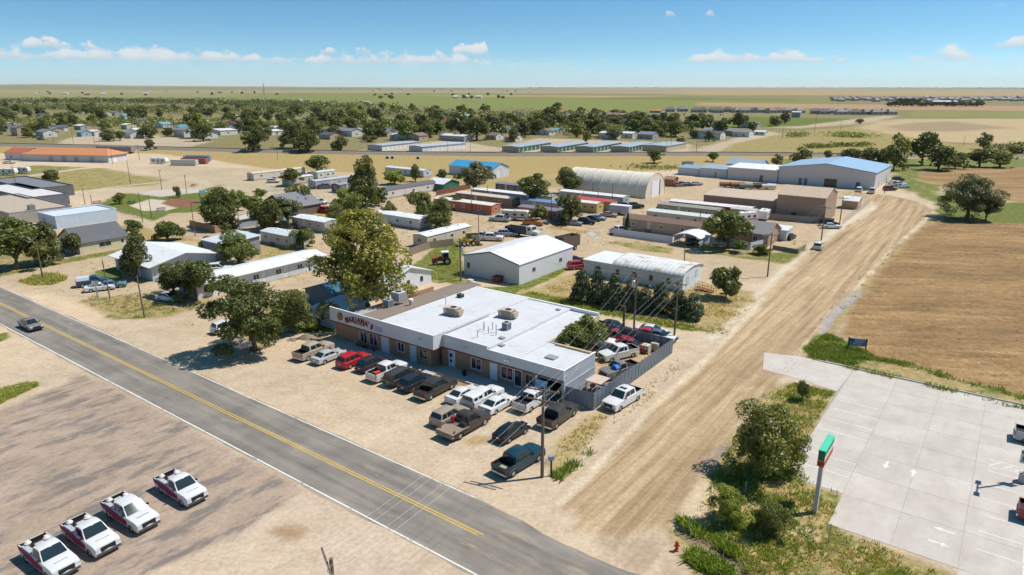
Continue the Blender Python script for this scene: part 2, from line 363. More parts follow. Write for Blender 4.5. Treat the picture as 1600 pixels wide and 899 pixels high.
paint(poly_px((325, 524), (345, 512), (390, 512), (420, 520), (500, 505), (520, 490), (470, 470), (380, 478), (420, 530), (400, 550), (360, 525)), (.27, .21, .09), .45, .5, soft=1, jit=1.6)
paint(poly_px((395, 437), (410, 443), (475, 428), (490, 420), (480, 415)), (.24, .22, .08), .6, .6, soft=.6, jit=.8)
paint(poly_px((455, 512), (478, 503), (520, 500), (522, 520), (490, 520), (440, 520)), (.2, .21, .05), .8, .3, soft=.6, jit=.8)
paint(poly_px((400, 385), (470, 372), (490, 395), (410, 408)), (.3, .25, .1), .4, .7, soft=1, jit=1.5)
paint(poly_px((430, 330), (480, 325), (520, 340), (440, 352)), (.3, .25, .1), .5, .5, soft=1, jit=1.5)
# yard of the white steel shed
paint(poly_px((632, 432), (660, 400), (700, 376), (724, 376), (722, 432), (742, 442), (760, 452), (700, 444)), (.21, .20, .06), .7, .6, soft=.8, jit=1.2, reg='shed_lawn')
paint(poly_px((735, 447), (790, 449), (880, 414), (893, 420), (852, 442), (800, 464), (752, 455)), (.19, .20, .055), .85, .45, soft=.8, jit=1)
paint(poly_px((800, 464), (852, 442), (920, 420), (925, 440), (1100, 442), (1190, 458), (1192, 466), (1160, 495), (1140, 520), (1060, 512), (960, 497), (880, 476)), (.37, .285, .15), .22, .62, soft=1.2, jit=1.6, reg='dry_yard')
paint(band_px([(822, 459), (880, 471), (960, 492), (1060, 510), (1140, 522)], [2.4, 2.4, 2.6, 2.6, 1.5]), (.2, .2, .05), .85, .6, soft=.8, jit=1.2)
paint(poly_px((1090, 392), (1095, 380), (1190, 390), (1240, 402), (1230, 412), (1150, 404)), (.24, .20, .08), .5, .5, soft=.8, jit=1)
paint(poly_px((950, 380), (965, 377), (1050, 388), (1048, 397), (1000, 392)), (.3, .25, .1), .5, .6, soft=.6, jit=.8)
paint(poly_px((1205, 398), (1255, 385), (1268, 396), (1245, 414), (1205, 410)), (.22, .20, .07), .7, .5, soft=.8, jit=.8)
# verge and stubble field on the right
paint(poly_px((1250, 552), (1275, 515), (1330, 462), (1390, 395), (1450, 342), (1475, 340), (1440, 372), (1350, 470), (1310, 520), (1330, 545), (1450, 580), (2000, 720), (2000, 740), (1600, 636), (1440, 598), (1330, 573), (1260, 562)), (.31, .23, .12), .3, .6, soft=.7, jit=1.2, reg='field_verge')
paint(poly_px((1440, 355), (1475, 345), (1600, 350), (2300, 356), (2300, 780), (1600, 622), (1450, 583), (1360, 560), (1310, 520), (1340, 470), (1400, 400)), (.315, .20, .10), .04, .12, .0, .15, soft=1.0, jit=1.3, reg='stubble_field')
paint(band_px([(1262, 556), (1330, 574), (1440, 599), (1600, 637), (1900, 710)], [1.6, 1.2, 1.0, 1.2, 1.2]), (.13, .16, .03), .95, .2, soft=.4, jit=.5)
paint(band_px([(1330, 556), (1400, 566), (1480, 588), (1600, 622)], 1.4), (.14, .17, .03), .7, .3, soft=.5, jit=1.2)
paint(poly_px((1250, 545), (1290, 520), (1330, 535), (1370, 560), (1330, 572), (1270, 560)), (.17, .18, .04), .85, .4, soft=.5, jit=.8)
paint(band_px([(1275, 520), (1305, 490), (1345, 455)], [2.2, 1.6, 1.0]), (.33, .30, .285), soft=.5, jit=.5)
paint(poly_px((1282, 546), (1298, 540), (1312, 556), (1300, 566), (1285, 562)), (.33, .30, .28), soft=.4, jit=.5)
# the near corner with the ditch
paint(poly_px((1235, 596), (1307, 611), (1229, 745), (1318, 773), (1303, 823), (1430, 878), (1560, 930), (1560, 1010), (1060, 1010), (1100, 930), (1068, 880), (1036, 820), (1060, 792), (1100, 735), (1130, 690), (1195, 612)), (.30, .225, .105), .50, .62, soft=.7, jit=.9, reg='ditch_corner')
paint(poly_px((1060, 790), (1100, 745), (1135, 760), (1120, 800), (1075, 830), (1050, 822)), (.50, .40, .27), .12, .3, soft=.6, jit=.7)
paint(poly_px((1200, 780), (1230, 765), (1290, 790), (1285, 835), (1235, 850), (1205, 815)), (.36, .27, .14), .15, .7, soft=.5, jit=.8)
paint(poly_px((1232, 832), (1252, 818), (1280, 828), (1282, 845), (1258, 849)), (.47, .36, .22), soft=.3, jit=.2)
paint(poly_px((1085, 735), (1132, 690), (1150, 700), (1105, 745)), (.25, .20, .15), soft=.4, jit=.5)
# the graded dirt road and the other streets
paint(poly_px((1150, 490), (1215, 425), (1270, 385), (1330, 335), (1366, 322), (1374, 330), (1262, 402), (1195, 463), (1120, 540), (1100, 530)), (.57, .475, .355), 0, .05, soft=.8, jit=1)
ROAD = poly_px((868, 792), (905, 755), (965, 690), (1020, 632), (1112, 551), (1195, 461), (1262, 399), (1320, 357), (1352, 338), (1372, 327), (1375, 321), (1350, 312), (1320, 308), (1320, 300), (1390, 306), (1440, 318), (1458, 330), (1440, 347), (1385, 396), (1300, 489), (1245, 552), (1210, 606), (1150, 672), (1100, 735), (1062, 790), (1040, 822), (965, 842), (915, 836), (890, 826), (902, 812), (895, 800))
paint(ROAD, ROADD, 0, 0, 0, 1.0, soft=.7, jit=.7, reg='dirt_road')
paint(poly_px((905, 836), (960, 838), (1010, 838), (1036, 850), (1070, 900), (1010, 905), (950, 870)), (.42, .32, .22), 0, 0, .12, .7, soft=1.0, jit=1)
paint(band_px([(1010, 648), (1060, 602), (1115, 552), (1195, 464)], 1.0), (.56, .45, .31), soft=.5, jit=.5)
paint(band_px([(872, 790), (930, 732), (1010, 648)], 0.8), (.57, .46, .33), soft=.4, jit=.4)
paint(band_px([(862, 730), (880, 712), (910, 680), (940, 650)], [2.6, 2.2, 1.6, 1.2]), (.26, .20, .15), 0, 0, 0, .3, soft=.5, jit=.6)
paint(band_px([(930, 497), (1000, 520), (1060, 540)], 6), (.50, .40, .27), 0, 0, 0, .2, soft=.8, jit=.8)
paint(poly_px((860, 698), (905, 655), (945, 640), (952, 665), (905, 712), (880, 740), (862, 735)), (.42, .33, .185), .08, .6, soft=.7, jit=1.0)
paint(band_px([(860, 355), (925, 365), (935, 372)], [3, 4, 2.5]), (.36, .245, .10), soft=.6, jit=.6)
paint(poly_px((910, 365), (925, 362), (942, 372), (930, 373)), (.42, .40, .38), soft=.4, jit=.4)
paint(band_px([(412, 297), (440, 297), (470, 302)], 4), (.36, .33, .30), soft=.8, jit=.7)
for p_, w_, c_ in (([(420, 600), (520, 590), (640, 630), (700, 690)], .5, (.45, .345, .225)), ([(415, 606), (520, 597), (632, 636), (690, 694)], .5, (.45, .345, .225)), ([(560, 690), (640, 660), (690, 640)], .5, (.56, .45, .31)), ([(250, 560), (330, 540), (420, 580)], .6, (.45, .35, .235)), ([(0, 455), (110, 445), (200, 450), (330, 500)], .7, (.45, .345, .235)), ([(900, 372), (1000, 400), (1100, 420), (1190, 440)], 1.2, (.47, .365, .245)), ([(330, 290), (420, 300), (540, 322), (640, 330)], 1.6, (.45, .36, .25)), ([(60, 310), (180, 292), (300, 280), (330, 290)], 2.5, (.50, .42, .32))): paint(band_px(p_, w_), c_, 0, 0, 0, .1, soft=.5, jit=.35)
# junk yard earth, lot wear, damp spots
paint(poly_uv((-44, 66), (-35, 62), (-35, 84), (-44, 82)), (.43, .30, .165), 0, .1, .12, .2, soft=.5, jit=.6)
paint(poly_px((722, 688), (745, 681), (768, 684), (765, 692), (740, 697), (725, 693)), (.36, .25, .12), soft=.5, jit=.5)
paint(poly_px((655, 580), (680, 583), (735, 600), (735, 606), (700, 600), (665, 588)), (.28, .20, .085), soft=.3, jit=.3)
paint(poly_px((838, 615), (852, 624), (850, 633), (840, 628)), (.14, .2, .03), 1, soft=.2, jit=.2)
paint(poly_px((475, 532), (488, 523), (508, 523), (510, 530), (492, 537)), (.25, .19, .14), soft=.4, jit=.4)
# worn paved lot on the near side of the highway
paint(poly_px((-200, 720), (0, 640), (60, 617), (105, 600), (110, 589), (95, 588), (118, 583), (150, 590), (200, 615), (430, 742), (470, 768), (400, 830), (230, 899), (150, 960), (-200, 1000)), (.375, .285, .215), 0, 0, .95, .2, soft=.6, jit=.8, reg='worn_lot')
paint(poly_px((470, 768), (480, 762), (750, 905), (900, 1000), (150, 960), (230, 899), (400, 830)), (.50, .39, .285), 0, 0, .10, .1, soft=.9, jit=1.2)
paint(poly_px((-100, 660), (0, 632), (60, 603), (58, 596), (30, 598), (0, 607), (-100, 630)), (.21, .2, .045), .75, .5, soft=.4, jit=.8)
paint(poly_px((-60, 545), (0, 535), (18, 527), (12, 519), (0, 521), (-60, 530)), (.14, .17, .035), .9, .4, soft=.3, jit=.5)
paint(poly_px((430, 830), (455, 822), (478, 828), (470, 840), (445, 842)), (.33, .22, .13), soft=.6, jit=.9)

def ground_height(X, Y):
    """small relief: ridges of graded earth beside the dirt road, the ditch at the corner, clods in the field"""
    z = np.zeros_like(X)
    near = (Y > 25) & (Y < 240) & (np.abs(X) < 150)
    x = X[near]; y = Y[near]
    u = x * UX.x + y * UX.y; v = x * VX.x + y * VX.y
    d = np.abs(sdist(x, y, ROAD))
    zz = 0.20 * np.exp(-(d / 0.55) ** 2) * (0.5 + vnoise(x * .35, y * .35, 5)) * (v > 49) * ~((v > 83) & (v < 93.5) & (u > -26))
    dp = poly_px((1046, 815), (1066, 822), (1122, 838), (1158, 864), (1185, 892), (1212, 925), (1178, 930), (1146, 896), (1112, 873), (1080, 852), (1050, 832))
    dd = sdist(x, y, dp)
    zz = zz - 0.45 * np.clip(dd / 0.9 + .35, 0, 1)
    z[near] = zz
    return z

def build_ground():
    lods = [((-118, 138), (20, 236), 0.55), ((-340, 340), (20, 560), 2.0), ((-1700, 1700), (20, 2100), 11.0), ((-16000, 16000), (-14000, 16000), 190.0)]
    allV = []; allF = []; base = 0; inner = None; first = True
    for (x0, x1), (y0, y1), st in lods:
        if inner is not None:   # snap so that the hole left for the finer level is exact
            (ix0, ix1), (iy0, iy1) = inner
            xs = np.unique(np.concatenate([np.linspace(x0, ix0, max(2, int((ix0 - x0) / st) + 1)), np.linspace(ix0, ix1, int((ix1 - ix0) / st) + 1), np.linspace(ix1, x1, max(2, int((x1 - ix1) / st) + 1))]))
            ys = np.unique(np.concatenate([np.linspace(y0, iy0, max(2, int((iy0 - y0) / st) + 1)) if y0 < iy0 else np.array([iy0]), np.linspace(iy0, iy1, int((iy1 - iy0) / st) + 1), np.linspace(iy1, y1, max(2, int((y1 - iy1) / st) + 1))]))
        else:
            xs = np.linspace(x0, x1, int((x1 - x0) / st) + 1); ys = np.linspace(y0, y1, int((y1 - y0) / st) + 1)
        Xg, Yg = np.meshgrid(xs, ys); nx = len(xs); ny = len(ys)
        idx = (np.arange(ny - 1)[:, None] * nx + np.arange(nx - 1)[None, :]).ravel()
        Fq = np.stack([idx, idx + 1, idx + nx + 1, idx + nx], 1)
        if inner is not None:
            cx = ((xs[:-1] + xs[1:]) / 2)[None, :].repeat(ny - 1, 0).ravel(); cy = ((ys[:-1] + ys[1:]) / 2)[:, None].repeat(nx - 1, 1).ravel()
            Fq = Fq[~((cx > ix0) & (cx < ix1) & (cy > iy0) & (cy < iy1))]
        allV.append(np.stack([Xg.ravel(), Yg.ravel()], 1)); allF.append(Fq + base); base += nx * ny
        inner = ((x0, x1), (y0, y1)); first = False
    P = np.concatenate(allV); Fq = np.concatenate(allF); X = P[:, 0]; Y = P[:, 1]; n = len(X)
    C = np.tile(np.array(DIRT), (n, 1)); M = np.zeros((n, 4)); FM = np.zeros(n); reg = np.zeros(n, int); names = ['ground']
    j1 = fbm(X, Y, 5.0, 4, 1) * 2; jf = fbm(X, Y, 60.0, 4, 9) * 2
    # broad natural drift of the bare earth
    drift = fbm(X, Y, 26.0, 4, 21)[:, None]
    C = C * (1 + drift * 0.28) + drift * np.array([.02, .0, -.02])
    for (rg, poly, c, mk, soft, jit) in PAINT:
        A = np.array(poly); pad = soft + jit + 1
        s = (X > A[:, 0].min() - pad) & (X < A[:, 0].max() + pad) & (Y > A[:, 1].min() - pad) & (Y < A[:, 1].max() + pad)
        if not s.any(): continue
        sd_ = sdist(X[s], Y[s], poly) + (j1[s] if jit < 4 else jf[s]) * jit
        w = np.clip(sd_ / soft * 0.5 + 0.5, 0, 1); w = w * w * (3 - 2 * w)
        C[s] = C[s] * (1 - w[:, None]) + np.array(c) * w[:, None]
        M[s] = M[s] * (1 - w[:, None]) + np.array(mk) * w[:, None]
        FM[s] = FM[s] * (1 - w) + (w if rg in ('stubble_field', 'tan_field') else 0)
        if rg:
            names.append(rg); t = reg[s]; t[w > 0.5] = len(names) - 1; reg[s] = t
    C = np.clip(C, 0.01, 1)
    # the plain rises very gently to low hills on the left horizon
    dist = np.sqrt(X ** 2 + Y ** 2)
    Zf = np.clip((dist - 5000) / 9000, 0, 1) ** 1.5 * (55 + 110 * fbm(X, Y, 5200, 3, 33)) * np.clip(0.62 - X / 16000, 0.12, 1)
    Z = ground_height(X, Y) + Zf
    fr = reg[Fq[:, 0]]
    m = ground_material()
    for i, nm in enumerate(names):
        f = Fq[fr == i]
        if not len(f): continue
        used, inv = np.unique(f.ravel(), return_inverse=True)
        me = np_mesh(nm, np.stack([X[used], Y[used], Z[used]], 1), inv.reshape(-1, 4), m, smooth=True)
        a = me.attributes.new('gcol', 'FLOAT_COLOR', 'POINT'); a.data.foreach_set('color', np.concatenate([C[used], np.ones((len(used), 1))], 1).astype(np.float32).ravel())
        a = me.attributes.new('gmask', 'FLOAT_COLOR', 'POINT'); a.data.foreach_set('color', M[used].astype(np.float32).ravel())
        a = me.attributes.new('gfield', 'FLOAT', 'POINT'); a.data.foreach_set('value', FM[used].astype(np.float32))
        o = link_mesh(nm, me); tag(o, kind='structure')

def ground_material():
    m = bpy.data.materials.new('earth_and_grass'); m.use_nodes = True; nt = m.node_tree; b = nt.nodes['Principled BSDF']
    tc = N(nt, 'ShaderNodeTexCoord'); v = tc.outputs['Object']
    ac = N(nt, 'ShaderNodeAttribute', attribute_name='gcol'); am = N(nt, 'ShaderNodeAttribute', attribute_name='gmask')
    sp = N(nt, 'ShaderNodeSeparateColor'); L(nt, am.outputs['Color'], sp.inputs[0]); mg, md, mk = sp.outputs; ms = am.outputs['Alpha']
    nL = noise_n(nt, v, 0.06, 3, 0.6); nM = noise_n(nt, v, 0.42, 4, 0.65); nF = noise_n(nt, v, 2.4, 3, 0.7)
    def gain(x, a): return math_n(nt, 'ADD', math_n(nt, 'MULTIPLY', math_n(nt, 'SUBTRACT', x, 0.5), a), 1.0)
    f = math_n(nt, 'MULTIPLY', gain(nL, 0.35), math_n(nt, 'MULTIPLY', gain(nM, 0.55), gain(nF, 0.8)))
    cc = N(nt, 'ShaderNodeCombineColor'); L(nt, f, cc.inputs[0]); L(nt, math_n(nt, 'POWER', f, 1.08), cc.inputs[1]); L(nt, math_n(nt, 'POWER', f, 1.22), cc.inputs[2])
    c = mix_n(nt, 1.0, ac.outputs['Color'], cc.outputs[0], 'MULTIPLY')
    # wheel and blade streaks running along the dirt road (V direction)
    rv = map_n(nt, v, (1, 1, 1), (0, 0, R(36.5))); sv = map_n(nt, rv, (1.0, 0.03, 1.0)); n_s = noise_n(nt, sv, 1.1, 4, 0.7, 0.5)
    sv2 = map_n(nt, map_n(nt, v, (1, 1, 1), (0, 0, R(33.5))), (1.0, 0.02, 1.0)); n_s2 = noise_n(nt, sv2, 0.4, 3, 0.6, 0.6)
    st = math_n(nt, 'ADD', math_n(nt, 'MULTIPLY', math_n(nt, 'SUBTRACT', ramp_n(nt, n_s, .36, .64), 0.55), 0.34), math_n(nt, 'MULTIPLY', math_n(nt, 'SUBTRACT', n_s2, 0.5), 1.1))
    st = math_n(nt, 'ADD', math_n(nt, 'MULTIPLY', st, ms), 1.0)
    c3 = N(nt, 'ShaderNodeCombineColor'); L(nt, st, c3.inputs[0]); L(nt, math_n(nt, 'POWER', st, 1.1), c3.inputs[1]); L(nt, math_n(nt, 'POWER', st, 1.25), c3.inputs[2])
    c = mix_n(nt, 1.0, c, c3.outputs[0], 'MULTIPLY')
    # ploughed stubble: irregular dark furrows, straw and clods
    af = N(nt, 'ShaderNodeAttribute', attribute_name='gfield').outputs['Fac']
    f1 = noise_n(nt, map_n(nt, map_n(nt, v, (1, 1, 1), (0, 0, R(8))), (.16, 1, 1)), .55, 5, .74); f2 = noise_n(nt, v, 1.1, 4, .8)
    ff = math_n(nt, 'ADD', math_n(nt, 'MULTIPLY', f1, .6), math_n(nt, 'MULTIPLY', f2, .6))
    fc = mix_n(nt, ramp_n(nt, ff, .64, .78), mix_n(nt, ramp_n(nt, ff, .42, .64), (.11, .063, .026), (.28, .175, .078)), (.50, .355, .18))
    fg = math_n(nt, 'ADD', math_n(nt, 'MULTIPLY', math_n(nt, 'SUBTRACT', noise_n(nt, map_n(nt, v, (.5, 1, 1)), .09, 4, .62), .5), 2.0), 1.05); fcc = N(nt, 'ShaderNodeCombineColor'); L(nt, fg, fcc.inputs[0]); L(nt, fg, fcc.inputs[1]); L(nt, fg, fcc.inputs[2])
    c = mix_n(nt, math_n(nt, 'MULTIPLY', af, .85), c, mix_n(nt, 1.0, fc, fcc.outputs[0], 'MULTIPLY'))
    # bare asphalt and oil showing through the dust
    kv = map_n(nt, rv, (1.0, 0.34, 1.0)); kn = noise_n(nt, kv, 0.5, 5, 0.72); kn2 = nF
    kk = math_n(nt, 'ADD', math_n(nt, 'MULTIPLY', kn, 0.85), math_n(nt, 'MULTIPLY', kn2, 0.22))
    kf = math_n(nt, 'MULTIPLY', ramp_n(nt, math_n(nt, 'ADD', kk, math_n(nt, 'MULTIPLY', mk, 0.16)), 0.66, 0.79), ramp_n(nt, mk, 0.0, 0.5))
    c = mix_n(nt, math_n(nt, 'MULTIPLY', kf, 0.78), c, (.15, .135, .125))
    # grass: dry first, green on top, with ragged patchy edges
    gmix = nM; gf = noise_n(nt, v, 1.3, 4, 0.78)
    gn = math_n(nt, 'ADD', math_n(nt, 'MULTIPLY', gmix, 1.3), math_n(nt, 'MULTIPLY', gf, 1.0))
    gc = ramp_n(nt, gf, 0.3, 0.7); dryc = mix_n(nt, gc, (.20, .14, .055), (.50, .385, .17)); grnc = mix_n(nt, gc, (.040, .062, .010), (.215, .235, .05))
    wd = math_n(nt, 'MULTIPLY', ramp_n(nt, math_n(nt, 'ADD', math_n(nt, 'SUBTRACT', gn, 1.15), math_n(nt, 'SUBTRACT', md, 0.5)), -0.16, 0.16), 0.85)
    c = mix_n(nt, wd, c, dryc)
    gn2 = math_n(nt, 'ADD', math_n(nt, 'MULTIPLY', noise_n(nt, v, 0.26, 4, 0.68), 1.5), math_n(nt, 'MULTIPLY', nF, 0.8))
    wg = math_n(nt, 'MULTIPLY', ramp_n(nt, math_n(nt, 'ADD', math_n(nt, 'SUBTRACT', gn2, 1.15), math_n(nt, 'SUBTRACT', mg, 0.5)), -0.14, 0.2), 0.9)
    c = mix_n(nt, wg, c, grnc)
    L(nt, c, b.inputs['Base Color']); b.inputs['Roughness'].default_value = 0.95; b.inputs['Specular IOR Level'].default_value = 0.15
    hh = math_n(nt, 'MULTIPLY', nF, 0.16)
    bp = N(nt, 'ShaderNodeBump'); bp.inputs['Strength'].default_value = 0.8; L(nt, hh, bp.inputs['Height']); L(nt, bp.outputs[0], b.inputs['Normal'])
    return m
build_ground()

# ---------------------------------------------------------------- highway, markings, concrete lot
def sheet(name, poly, z, m, parent=None, kind='structure', res=None):
    mb = MB(); mb.add([(p[0], p[1], z) for p in poly], [tuple(range(len(poly)))])
    o = mb.build(name, m, parent)
    if kind and parent is None: tag(o, kind=kind)
    return o
def asphalt_material():
    m = bpy.data.materials.new('asphalt'); m.use_nodes = True; nt = m.node_tree; b = nt.nodes['Principled BSDF']
    tc = N(nt, 'ShaderNodeTexCoord'); v = tc.outputs['Object']
    rv = map_n(nt, v, (1, 1, 1), (0, 0, R(36.5)))          # x along the road, y across it
    sp = N(nt, 'ShaderNodeSeparateXYZ'); L(nt, rv, sp.inputs[0])
    lv = map_n(nt, rv, (0.05, 1.0, 1.0)); n1 = noise_n(nt, lv, 1.1, 4, 0.65); n2 = noise_n(nt, v, 0.25, 3, 0.62); n3 = noise_n(nt, v, 9.0, 1, 0.7)
    f = math_n(nt, 'ADD', math_n(nt, 'MULTIPLY', n1, 0.7), math_n(nt, 'ADD', math_n(nt, 'MULTIPLY', n2, 0.5), math_n(nt, 'MULTIPLY', n3, 0.22)))
    c = mix_n(nt, ramp_n(nt, f, 0.42, 1.0), (.135, .122, .108), (.305, .268, .225))
    dn = noise_n(nt, map_n(nt, rv, (0.35, 1.0, 1.0)), 0.55, 5, 0.72)
    ed = math_n(nt, 'ABSOLUTE', math_n(nt, 'SUBTRACT', sp.outputs[1], 36.7))
    edge = ramp_n(nt, ed, 3.2, 4.6)
    sx = ramp_n(nt, sp.outputs[0], -48.0, -18.0)
    du = math_n(nt, 'MULTIPLY', ramp_n(nt, math_n(nt, 'ADD', dn, math_n(nt, 'ADD', math_n(nt, 'MULTIPLY', edge, 0.34), math_n(nt, 'MULTIPLY', sx, 0.10))), 0.55, 0.84), 0.8)
    c = mix_n(nt, du, c, (.42, .335, .23))
    L(nt, c, b.inputs['Base Color']); b.inputs['Roughness'].default_value = 0.88; b.inputs['Specular IOR Level'].default_value = 0.25
    bp = N(nt, 'ShaderNodeBump'); bp.inputs['Strength'].default_value = 0.5; bp.inputs['Distance'].default_value = 0.02; L(nt, n3, bp.inputs['Height']); L(nt, bp.outputs[0], b.inputs['Normal'])
    return m
ASPHALT = asphalt_material()
def worn_paint(name, rgb, keep=0.48, wear=(.22, .205, .175)):
    m = bpy.data.materials.new(name); m.use_nodes = True; nt = m.node_tree; b = nt.nodes['Principled BSDF']
    tc = N(nt, 'ShaderNodeTexCoord'); v = tc.outputs['Object']
    n1 = noise_n(nt, v, 2.2, 6, 0.7, 0.4); n2 = noise_n(nt, v, 0.3, 3, 0.6)
    w = ramp_n(nt, math_n(nt, 'ADD', math_n(nt, 'MULTIPLY', n1, 0.8), math_n(nt, 'MULTIPLY', n2, 0.35)), keep, keep + 0.16)
    L(nt, mix_n(nt, w, wear, rgb), b.inputs['Base Color']); b.inputs['Roughness'].default_value = 0.8
    return m
WHITEP = worn_paint('white_road_paint', (.74, .72, .66), 0.40); YELP = worn_paint('yellow_road_paint', (.62, .40, .055), 0.38)
LOTP = worn_paint('lot_paint', (.68, .66, .62), 0.46, (.56, .53, .48))

def ragged(u0, u1, v, side, amp, seed, step=1.1):
    out = []; u = u0
    while u <= u1 + 1e-6:
        out.append((u, v + side * amp * (vnoise(np.array([u * 0.35]), np.array([seed * 7.7]), seed)[0] + .35 * vnoise(np.array([u * 1.7]), np.array([seed * 3.1]), seed)[0] - 0.6))); u += step
    return out
hw = ragged(-330, 60, 32.62, -1, .5, 4) + ragged(-330, 60, 40.72, 1, .5, 8)[::-1]
def wv_(u, v):   # the edge breaks up where the dirt road meets it
    return v + (0.9 * math.exp(-((u + 22) / 9.0) ** 2) * -1 if v > 40 else 0)
road = sheet('highway', [tuple(uv(u, wv_(u, v)).xy) for u, v in hw], 0.006, ASPHALT)
def stripe(name, u0, u1, v, w, m, z=0.011):
    return sheet(name, [tuple(uv(u0, v - w / 2).xy), tuple(uv(u1, v - w / 2).xy), tuple(uv(u1, v + w / 2).xy), tuple(uv(u0, v + w / 2).xy)], z, m, parent=road)
stripe('edge_line', -330, -18, 32.9, .14, WHITEP); stripe('edge_line', -330, -34, 40.55, .12, WHITEP)
stripe('centre_line', -330, -30.6, 36.62, .12, YELP); stripe('centre_line', -330, -30.2, 36.92, .12, YELP)

def concrete_material():
    m = bpy.data.materials.new('concrete'); m.use_nodes = True; nt = m.node_tree; b = nt.nodes['Principled BSDF']
    tc = N(nt, 'ShaderNodeTexCoord'); g = N(nt, 'ShaderNodeNewGeometry'); v = g.outputs['Position']; oi = N(nt, 'ShaderNodeObjectInfo')
    n1 = noise_n(nt, v, 0.35, 4, 0.65); n2 = noise_n(nt, v, 5.0, 2, 0.65); n3 = noise_n(nt, map_n(nt, map_n(nt, v, (1, 1, 1), (0, 0, R(36.5))), (1, .25, 1)), 0.9, 4, 0.65)
    f = math_n(nt, 'ADD', math_n(nt, 'MULTIPLY', n1, 0.5), math_n(nt, 'ADD', math_n(nt, 'MULTIPLY', n2, 0.18), math_n(nt, 'MULTIPLY', n3, 0.32)))
    c = mix_n(nt, ramp_n(nt, f, 0.3, 0.75), (.43, .38, .33), (.575, .525, .465))
    rr = math_n(nt, 'ADD', math_n(nt, 'MULTIPLY', oi.outputs['Random'], 0.09), 0.95)
    cc = N(nt, 'ShaderNodeCombineColor'); [L(nt, rr, cc.inputs[i]) for i in range(3)]
    c = mix_n(nt, 1.0, c, cc.outputs[0], 'MULTIPLY')
    st = noise_n(nt, v, 0.6, 5, 0.75); c = mix_n(nt, math_n(nt, 'MULTIPLY', ramp_n(nt, st, 0.63, 0.74), 0.35), c, (.30, .26, .22))
    L(nt, c, b.inputs['Base Color']); b.inputs['Roughness'].default_value = 0.9
    bp = N(nt, 'ShaderNodeBump'); bp.inputs['Strength'].default_value = 0.3; bp.inputs['Distance'].default_value = 0.02; L(nt, n2, bp.inputs['Height']); L(nt, bp.outputs[0], b.inputs['Normal'])
    return m
CONC = concrete_material(); JOINT = mat('slab_joint', (.33, .305, .27), 0.95)
lotpoly = [(-24.2, 90.8), (-19.5, 92.2), (48, 91.6), (48, 40), (3.2, 40), (3.2, 55.1), (-7.4, 55.1), (-7.9, 60.6), (-12.8, 60.6), (-13.3, 83.3), (-17.5, 84.3), (-22.5, 84.8)]
lot = sheet('concrete_lot', [tuple(uv(*q).xy) for q in lotpoly], 0.012, JOINT)
def inside_lot(u, v):
    ins = False
    for i in range(len(lotpoly)):
        a = lotpoly[i]; b_ = lotpoly[(i + 1) % len(lotpoly)]
        if (a[1] > v) != (b_[1] > v) and u < a[0] + (v - a[1]) * (b_[0] - a[0]) / (b_[1] - a[1]): ins = not ins
    return ins
def slab(pts):
    c = Vector((sum(p[0] for p in pts) / len(pts), sum(p[1] for p in pts) / len(pts)))
    q = [(Vector(p) - c) for p in pts]; q = [c + d * (1 - 0.03 / max(d.length, .3)) for d in q]
    mb = MB(); top = [uv(p.x, p.y, .020) for p in q]; bot = [uv(p.x, p.y, .013) for p in q]; n = len(q)
    mb.add(top + bot, [tuple(range(n))] + [(i, n + i, n + (i + 1) % n, (i + 1) % n) for i in range(n)])
    mb.build('slab', CONC, lot)
us = [-13.05, -8.0, -3.35, 1.2, 5.8, 10.4, 15.0, 22, 30, 39, 48]; vs_ = [40, 43.5, 47.3, 51.2, 55.1, 60.6, 65.1, 69.6, 74.2, 78.8, 83.3, 87.5, 91.6]
for i in range(len(us) - 1):
    for j in range(len(vs_) - 1):
        if inside_lot((us[i] + us[i + 1]) / 2, (vs_[j] + vs_[j + 1]) / 2):
            slab([(us[i], vs_[j]), (us[i + 1], vs_[j]), (us[i + 1], vs_[j + 1]), (us[i], vs_[j + 1])])
slab([(-24.2, 90.8), (-22.5, 84.8), (-17.5, 84.3), (-13.3, 83.3), (-13.1, 87.5), (-13.1, 91.8), (-19.5, 92.2)])
# thickened edge kerb along the field side
kb = MB(); kb.prism([(-0.1, 0.0), (0.1, 0.0), (0.1, .14), (-0.08, .14)], 0, 66, 'x')
k_ = kb.build('kerb', CONC, lot); k_.location = uv(-17.6, 92.05); k_.rotation_euler = (0, 0, A0)
def lot_mark(u0, u1, v0, v1, name='painted_line'):
    sheet(name, [tuple(uv(*q).xy) for q in ((u0, v0), (u1, v0), (u1, v1), (u0, v1))], .0255, LOTP, parent=lot)
for k in range(8): v = 60.9 + 2.86 * k; lot_mark(-12.7 if v < 83.0 else -13, -8.1, v, v + .11)
for k in range(9):
    v = 58.6 + 2.86 * k
    if k != 6: lot_mark(2.2, 8.2, v, v + .11)
lot_mark(5.15, 5.27, 56.5, 83)
lot_mark(10.2, 16, 66, 66.1); lot_mark(10.2, 16, 70, 70.1)
for k in range(5):   # hatched bay
    a = uv(2.4 + k * .9, 74.3); mb = MB(); p0 = uv(2.3 + k * 1.0, 74.2, .0255); p1 = uv(3.2 + k * 1.0, 75.4, .0255); d = (p1 - p0).normalized(); n = Vector((-d.y, d.x, 0)) * .06
    mb.add([p0 - n, p1 - n, p1 + n, p0 + n], [(0, 1, 2, 3)]); mb.build('painted_line', LOTP, lot)
lot_mark(2.2, 7.6, 75.45, 75.55); lot_mark(2.2, 7.6, 74.05, 74.15)
